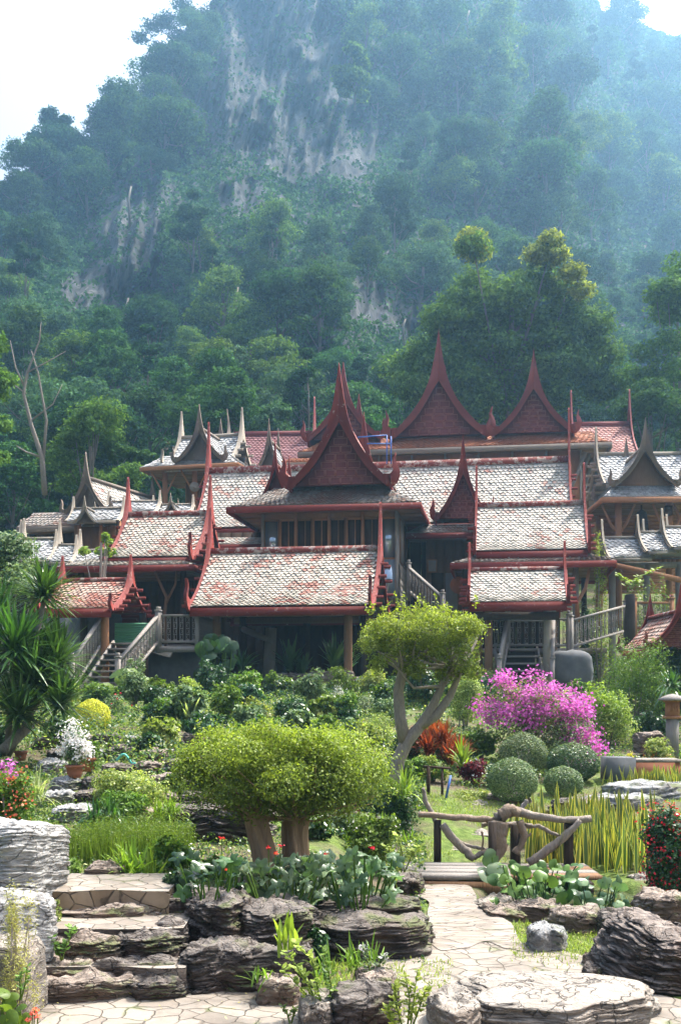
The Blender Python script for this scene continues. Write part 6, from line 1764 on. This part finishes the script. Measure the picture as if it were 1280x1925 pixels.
sapling("pale leafy sapling cut off at the bottom right of centre", [[(765, 1945), (770, 1880), (762, 1835)], [(770, 1945), (790, 1890), (800, 1860)], [(760, 1945), (745, 1890), (742, 1850)], [(770, 1945), (775, 1900), (785, 1822)], [(755, 1940), (735, 1915), (728, 1890)]], 6.9, .05, 4, 'lf_lime', 34)
sapling("small green weed on the left paved step", [[(118, 1805), (105, 1780), (95, 1760)], [(118, 1805), (122, 1785), (128, 1765)], [(115, 1805), (112, 1790), (118, 1775)], [(130, 1770), (134, 1755), (136, 1742)]], 8.0, .05, 5, 'lf_green', 18)
sapling("slender weed on the lowest pale block at bottom left", [[(40, 1880), (48, 1850), (52, 1815)], [(40, 1880), (38, 1845), (42, 1825)]], 6.9, .035, 6, 'lf_green', 20)
sapling("tiny weeds between the bottom paving and reddish stone", [[(545, 1925), (540, 1905), (530, 1890)], [(548, 1925), (552, 1905), (556, 1895)]], 7.2, .03, 7, 'lf_green', 24)
sapling("leafy shrub growing beside the right end of the flower bed", [[(760, 1640), (755, 1600), (748, 1570)], [(760, 1640), (775, 1605), (790, 1590)], [(755, 1640), (735, 1610), (728, 1590)], [(750, 1680), (740, 1650), (752, 1625)]], 11.5, .08, 8, 'lf_lime', 26)
sapling("arching frangipani like shoot above the blackened post", [[(1180, 1112), (1200, 1085), (1235, 1070)], [(1180, 1112), (1175, 1095), (1165, 1080)], [(1180, 1112), (1190, 1098), (1205, 1095)]], 33.0, .22, 9, 'lf_lime', 20)

# ---------------------------------------------------------------- bridge
Yb = 12.9
B0 = P(925, 1650, Yb)
t = thing("footbridge", "rustic plank footbridge with driftwood railing over the lily pond", "footbridge", (B0.x, Yb, 0))
zt_ = .13
xa, xb = (757 - CX) / F * 12.6, (1112 - CX) / F * 12.9
def deckline(y): return zt_
for k in range(4):
    y = 12.3 + k * .24
    m = MB(); m.box((0, 0, 0), ((xb - xa) * (.52 + .02 * k), .225, .045)); q = m.build("plank", MT['wood_grey'], t, (xa + (xb - xa) * .27, y, zt_ + .004 * (k % 2)), R(-3))
for k in range(4):
    y = 12.55 + k * .24
    m = MB(); m.box((0, 0, 0), ((xb - xa) * .5, .225, .045)); m.build("plank", MT['wood_grey' if k % 2 else 'wood_brown'], t, (xa + (xb - xa) * .76, y, zt_ - .05), R(3))
for x_ in (xa + .25, (xa + xb) / 2, xb - .2):
    m = MB(); m.box((0, 0, 0), (.12, 1.1, .16)); m.build("cross_beam", MT['wood_dark'], t, (x_, 12.75, zt_ - .14))
m = MB(); m.box((0, 0, 0), ((xb - xa) * .5, .06, .14)); m.build("side_beam", MT['wood_brown'], t, (xa + (xb - xa) * .27, 12.2, zt_ - .11), R(-3))
for px_, top, bot, Y_, w_ in ((822, 1541, 1614, 13.35, .085), (925, 1545, 1652, 12.4, .085), (968, 1550, 1640, 13.35, .11), (1068, 1540, 1628, 13.3, .10)):
    a_, b_ = P(px_, top, Y_), P(px_, bot + 20, Y_); m = MB(); m.box((0, 0, (a_.z - b_.z) / 2), (w_, w_, a_.z - b_.z)); m.build("post", MT['wood_dark'], t, (a_.x, Y_, b_.z))
def log(name, pts, r, mat='wood_bark', k=10, Y_=13.3, rough=.10, kids=()):
    m = MB(); pp = np.array([tuple(P(a, b_, Y_ + (c_[0] if c_ else 0))) for a, b_, *c_ in pts])
    T = np.linspace(0, 1, 22); L_ = np.linspace(0, 1, len(pp)); S_ = np.array([np.interp(T, L_, pp[:, i]) for i in range(3)]).T
    S_ += fbm(np.column_stack([T * 9, T * 0 + r * 90, T * 0]), 2)[:, None] * np.array([.3, .3, 1]) * r * .5
    m.tube(S_, np.interp(T, np.linspace(0, 1, len(r_ := (r if hasattr(r, '__len__') else [r, r]))), r_) if hasattr(r, '__len__') else r, k, rough=rough)
    return m.build(name, MT[mat], t, smooth=True)
def log_(name, pts, r, mat='wood_bark', Y_=13.3):
    m = MB(); pp = np.array([tuple(P(a, b_, Y_)) for a, b_ in pts]); T = np.linspace(0, 1, 20); L_ = np.linspace(0, 1, len(pp))
    S_ = np.array([np.interp(T, L_, pp[:, i]) for i in range(3)]).T + fbm(np.column_stack([T * 8, T * 0 + pts[0][0], T * 0]), 2)[:, None] * np.array([.2, .3, 1]) * .012
    m.tube(S_, r, 14, rough=.13); return m.build(name, MT[mat], t, smooth=True)
log_("handrail", [(786, 1531), (840, 1535), (900, 1541), (935, 1541)], [.035, .036, .04, .045], 'driftwood', 13.3)
log_("handrail", [(930, 1538), (960, 1524), (1000, 1533), (1050, 1542), (1110, 1541)], [.06, .065, .05, .04, .045], 'wood_bark', 13.25)
log_("handrail", [(905, 1550), (940, 1548), (1000, 1552)], [.03, .035, .03], 'wood_bark', 13.4)
log_("driftwood_knot", [(940, 1545), (936, 1570), (942, 1595), (930, 1618)], [.10, .095, .07, .04], 'driftwood', 13.1)
log_("driftwood_knot", [(940, 1535), (955, 1522), (975, 1530)], [.08, .075, .05], 'driftwood', 13.15)
log_("driftwood_branch", [(976, 1545), (985, 1570), (978, 1590), (968, 1604)], [.05, .045, .035, .05], 'driftwood', 13.2)
log_("driftwood_branch", [(985, 1575), (998, 1567)], [.02, .01], 'driftwood', 13.2)
log_("brace", [(832, 1548), (850, 1575), (872, 1598), (890, 1614)], [.045, .05, .05, .045], 'wood_bark', 13.3)
log_("brace", [(1090, 1542), (1060, 1575), (1025, 1600), (992, 1622)], [.03, .05, .055, .05], 'wood_bark', 13.2)
log_("brace", [(862, 1582), (890, 1592), (912, 1598)], [.02, .022, .02], 'wood_bark', 13.35)
log_("brace", [(890, 1612), (915, 1600), (928, 1590)], [.03, .035, .03], 'wood_bark', 13.3)
log_("brace", [(905, 1562), (908, 1580), (905, 1600)], [.012, .012, .01], 'driftwood', 13.3)
log_("brace", [(985, 1548), (1020, 1556), (1050, 1572)], [.02, .025, .02], 'wood_bark', 13.3)
log_("loose_branch", [(795, 1480), (800, 1510), (812, 1530), (822, 1548)], [.02, .03, .03, .03], 'wood_bark', 13.5)
log_("loose_branch", [(975, 1530), (983, 1515), (990, 1504)], [.03, .028, .022], 'wood_grey', 13.5)

# ---------------------------------------------------------------- pots, planter, lantern, tools
def pot(label, px, py, w, h, Y):
    c = P(px, py, Y); m = MB(); W = w / 2 / F * Y; H = h / F * Y
    m.tube([(0, 0, 0), (0, 0, H * .4), (0, 0, H * .82), (0, 0, H * .83), (0, 0, H), (0, 0, H * 1.0)], [W * .7, W * .85, W * .95, W * 1.08, W * 1.1, W * .9], 20)
    m.tube([(0, 0, H), (0, 0, H + .005)], W * .95, 20, 1)
    return tag(m.build("flower_pot", [MT['terracotta'], MT['interior']], None, tuple(c), 0), label, "flower pot")
pot("front round terracotta flower pot with white blossoms on the left terraces", 141, 1462, 34, 24, 15.6)
pot("terracotta flower pot behind the front one", 165, 1450, 32, 26, 16.4)
pot("small terracotta flower pot in shade at the left edge of the terraces", 40, 1430, 24, 18, 18)
pot("little brown pot right of the wide topiary's trunks", 668, 1536, 18, 20, 15.0)
shrub("white and lilac blossoming small tree growing in the front terracotta pot", 143, 1445, 62, 82, 'lf_globe', .035, 2200, 50, 15.6, "potted_bougainvillea", nb=9, lift=.25, shell=.3, flowers='fl_white', fclump=24, fn=1500, fsize=.035, fside=lambda c: c[:, 2] > .5, trunk=.012)
shrub("green leafy plant in the rear terracotta pot", 172, 1432, 46, 46, 'lf_green', .045, 1200, 51, 16.4, "potted_plant", nb=7)
c = on_ground(1205, 19.8); t = thing("garden_planter", "low brown and grey masonry planter on the lawn at the right", "planter", tuple(c))
m = MB(); m.box((0, 0, .10), (1.15, .5, .36)); m.build("box", MT['terracotta'], t, (c.x + .05, c.y, c.z))
m = MB(); m.box((0, 0, .14), (.5, .55, .5)); m.build("block", MT['concrete'], t, (c.x - .45, c.y - .1, c.z - .02))
m = MB(); m.box((0, 0, .31), (1.2, .55, .05)); m.build("coping", MT['rock_flat'], t, (c.x + .06, c.y, c.z))
c = P(1263, 1410, 21.5); t = thing("garden_lantern", "weathered wooden lantern with domed cap on a post at the right edge", "lantern", tuple(c))
m = MB(); m.tube([(0, 0, -.2), (0, 0, .62)], .13, 8, rough=.05); m.build("post", MT['wood_grey'], t, tuple(c), 0)
m = MB(); m.box((0, 0, .64), (.30, .30, .05)); m.box((0, 0, .80), (.22, .22, .28)); m.box((0, 0, .96), (.28, .28, .04))
for k in range(4): m.box((-.075 + k * .05, -.118, .82), (.02, .02, .13))
m.build("light_box", MT['wood_warm'], t, tuple(c), 0)
m = MB(); m.tube([(0, 0, .97), (0, 0, 1.0), (0, 0, 1.06), (0, 0, 1.10)], [.26, .27, .16, .03], 16); m.build("cap", MT['wood_grey'], t, tuple(c), 0)
c = P(805, 1500, 17.5); t = thing("garden_tap_frame", "small dark pipe frame with cross bar standing behind the bridge", "pipe frame", tuple(c))
m = MB(); m.tube([(0, 0, -.1), (0, 0, .50)], .03, 8); m.tube([(.22, 0, -.1), (.22, 0, .46)], .022, 8); m.build("upright", MT['interior'], t, tuple(c)); m = MB(); m.tube([(-.08, 0, .50), (.35, 0, .47)], .022, 8); m.build("cross_bar", MT['interior'], t, tuple(c))
m = MB(); m.tube([tuple(P(838, 1500, 17.3)), tuple(P(847, 1458, 17.4))], .018, 8); tag(m.build("blue_pole", MT['blue']), "short blue pole leaning beside the dark pipe frame", "pole")
hs = Mat("aqua_hose"); MT['hose'] = hs.finish((.12, .50, .42), .4)
a = np.linspace(0, 1, 24); pp = [tuple(P(220 + 38 * q + 0 * q, 1430 - 14 * math.sin(math.pi * min(1, q * 1.4)) + 6 * q, 17.0)) for q in a]
m = MB(); m.tube(pp, .018, 8); tag(m.build("garden_hose", MT['hose'], smooth=True), "aqua green hose looping over the dark terrace stones at left", "hose")
# log leaning under the dracaena
m = MB(); m.tube([tuple(P(5, 1412, 17.5)), tuple(P(60, 1362, 18))], [.10, .075], 10, rough=.06); tag(m.build("leaning_log", MT['wood_bark'], smooth=True), "thick bare log leaning under the dracaena at the left edge", "log")
# fallen leaf litter on the paving
m = MB(); n_ = 420; Y = rs_.uniform(6.8, 12, n_); px = rs_.uniform(60, 1250, n_); x = (px - CX) / F * Y
m.leaves(np.column_stack([x, Y, G(x, Y) + .045]), rs_.normal(size=(n_, 3)) * .25 + [0, 0, 1], .025, .5); tag(m.build("leaf_litter", MT['straw']), "scattered dry fallen leaves on the paving", "leaf litter", kind='stuff')

# ---------------------------------------------------------------- individual trees around the houses
def tree_at(name, label, px, py_foot, Y, W, H, th, nb, nl, leaf, ls, seed, **kw):
    c = P(px, py_foot, Y)
    gz = g1(c.x, Y) if Y < 57 else surf(px, Y=Y).z
    dz = max(0, c.z - gz + .3); c.z -= dz; th += dz
    if kw.get('shape') is not None: kw['shape'] = [(q[0], q[1], q[2] + dz, *q[3:]) for q in kw['shape']]
    return forest_tree(name, W, H, th, nb, nl, MT[leaf], ls, seed, label, tuple(c), **kw)
tree_at("broadleaf_tree", "light green layered tree left of the upper grey pavilion", 172, 1000, 50, 2.6, 3.8, 1.8, 18, 15000, 'leaf_f3', .17, 300, shell=.2)
tree_at("broadleaf_tree", "rounded mid green tree between the light green tree and grey pavilion", 240, 980, 52, 1.9, 2.6, 1.2, 12, 9000, 'leaf_f2', .17, 301)
tree_at("yellow_topped_tree", "large spreading tree with sunlit yellow top above the plum gables", 965, 800, 60, 5.2, 5.6, 4.0, 34, 56000, 'leaf_fb', .24, 302, shell=.2, shape=[(x_ * .92, rng.uniform(-1.6, 1.6), z_ - .2, s_ * .98, s_ * .98, s_ * .66) for x_, z_, s_ in [(-2.6, 9.4, 1.0), (-2.2, 8.6, 1.1), (-3.2, 7.2, 1.3), (-1.3, 7.4, 1.4), (.0, 7.6, 1.3), (1.2, 8.4, 1.2), (2.0, 9.3, .9), (2.2, 8.2, 1.2), (3.2, 7.5, 1.1), (3.9, 6.4, 1.2), (2.6, 6.3, 1.5), (1.0, 6.2, 1.5), (-.6, 6.0, 1.5), (-2.2, 5.9, 1.5), (-3.8, 5.6, 1.2), (-2.8, 4.6, 1.4), (-1.0, 4.4, 1.5), (.8, 4.5, 1.5), (2.4, 4.7, 1.5), (4.1, 4.8, 1.3), (4.6, 3.5, 1.2), (3.2, 3.3, 1.4), (1.4, 3.0, 1.4), (-.4, 2.9, 1.4), (5.0, 2.4, 1.1), (-5.0, 4.6, 1.4), (-6.2, 3.6, 1.5), (-4.4, 3.4, 1.6), (-5.6, 2.2, 1.6), (-3.0, 2.6, 1.7), (5.4, 4.2, 1.3), (6.0, 2.8, 1.4), (-.5, 6.9, 1.5), (4.6, 5.6, 1.2), (-4.4, 5.9, 1.2), (2.2, 1.8, 1.5), (0, 1.6, 1.5), (-2, 1.4, 1.6)]], limbs=20)
yt = [o for o in scene.objects if o.name.startswith("yellow_topped_tree")][0]; off = P(965, 800, 60).z - yt.location.z
m = MB(); C, N = blob_cloud(6000, [(x_ * .92, -.7, z_ + .1 + off, s_ * .95, s_ * .9, s_ * .6) for x_, z_, s_ in [(-2.6, 9.9, .9), (-2.3, 9.1, .9), (1.3, 9.0, .9), (2.0, 9.8, .8), (2.3, 8.9, .9), (3.3, 8.0, .9), (3.9, 7.0, .8)]], rng, .1, .6); m.leaves(C, N, .22, .5)
o = m.build("sunlit_top", MT['leaf_fy']); o.parent = yt  # yellower tufts paint sunlight onto the crown's upper tips
tree_at("spreading_tree", "spindly tree leaning out against the sky at the top left", 400, 110, 218, 3.2, 1.6, .5, 14, 9000, 'leaf_f1', .5, 303, trunk_r=.45, shape=[(x_ * 2.3, 0, z_ * 2.3, s_ * 2.4, s_ * 2.4, s_ * 1.2) for x_, z_, s_ in [(-6.2, 1.8, .8), (-5.2, 2.8, 1.0), (-4.0, 3.3, 1.1), (-3.0, 2.0, 1.0), (-4.6, .9, .8), (-2.0, 3.6, 1.2), (-1.0, 2.6, 1.2), (-2.6, 4.6, .9), (0, 3.8, 1.3)]], lean=(-3, 0), shell=.1)
tree_at("skyline_tree", "round crowned tree standing on the left skyline", 104, 292, 172, 4.2, 5.6, 1.2, 34, 9500, 'leaf_f1', .45, 304, shell=.1)
tree_at("yellow_topped_tree", "sunlit yellow crowned tree high on the hill near the top centre", 900, 190, 196, 9, 7.0, 2.0, 40, 12000, 'leaf_f3', .7, 305)
tree_at("yellow_topped_tree", "smaller yellow green tree left of the high sunlit one", 668, 200, 154, 3.0, 7.0, 1.5, 24, 6000, 'leaf_f3', .55, 306)
tree_at("broadleaf_tree", "bright green tree at the right edge above the bell pavilion", 1275, 800, 60, 3.0, 7.5, 1.5, 22, 14000, 'leaf_f3', .22, 307)
tree_at("broadleaf_tree", "dark bushy tree behind the bell pavilion's spire", 1225, 900, 56, 2.8, 3.4, 1.5, 16, 11000, 'leaf_f2', .2, 308)
tree_at("broadleaf_tree", "yellowish branch tips of a tree reaching in from the left edge", -35, 900, 40, 1.5, 5.2, .5, 30, 9000, 'leaf_f3', .16, 309, shell=.1)
tree_at("frangipani_tree", "grey leafy tree with tangled pale branches above the dracaena at the left edge", 20, 1140, 27, 1.25, 1.3, .3, 30, 9000, 'lf_globe', .085, 310, bark=MT['wood_bark'], shell=.2)
tree_at("frangipani_tree", "cut back tree with stubby limbs and lime leaf tufts before the left grey roofs", 190, 1095, 34, .55, .6, .9, 6, 500, 'lf_lime', .16, 311, bark=MT['wood_bark'], shell=.2, trunk_r=.09)
def bare(label, limbs, Y, seed, mat='wood_bark'):
    base = P(*limbs[0][0][0], Y); t = thing("bare_tree", label, "tree", tuple(base)); m = MB()
    for pts, r in limbs: m.tube([tuple(P(a, b_, Y) - base) for a, b_ in pts], r, 7, rough=.06)
    o = m.build("trunk", MT[mat], smooth=True); o.parent = t
bare("bare pale branched tree rising in front of the dark wood at left", [([(85, 930), (80, 860), (60, 800), (45, 740), (52, 700), (75, 640), (78, 605)], [.13, .11, .09, .07, .05, .03, .012]), ([(48, 730), (30, 690), (20, 640)], [.05, .03, .012]), ([(52, 700), (90, 680), (125, 660)], [.035, .025, .01]), ([(82, 870), (88, 790), (72, 700), (60, 660)], [.07, .06, .04, .02]), ([(60, 790), (100, 760), (118, 722)], [.04, .025, .01]), ([(50, 740), (22, 720), (8, 700)], [.03, .02, .008]), ([(80, 860), (50, 850), (32, 838)], [.06, .04, .015])], 48, 1)
for i, (px_, p0_, p1_, Y_) in enumerate([(245, 350, 400, 95), (446, 540, 590, 75), (240, 560, 600, 72), (1148, 640, 700, 66), (760, 60, 130, 200), (760, 600, 625, 62), (880, 20, 45, 220)]):
    Y_ = surf(px_, py=p1_ + 30).y - .5; k_ = Y_ / 90
    m = MB(); m.tube([tuple(P(px_, p1_ + 30, Y_ + .8)), tuple(P(px_ - 3, (p0_ + p1_) / 2, Y_)), tuple(P(px_ + 2, p0_, Y_))], [.13 * k_, .10 * k_, .06 * k_], 7)
    tag(m.build("bare_tree", MT['pale_board'], smooth=True), "thin pale bare dead tree " + ["above the small left cliff", "left of the creeper covered slope", "below the left cliff", "at the hazy right side", "near the hill top centre", "above the middle plum gable", "near the top right of centre"][i], "tree")
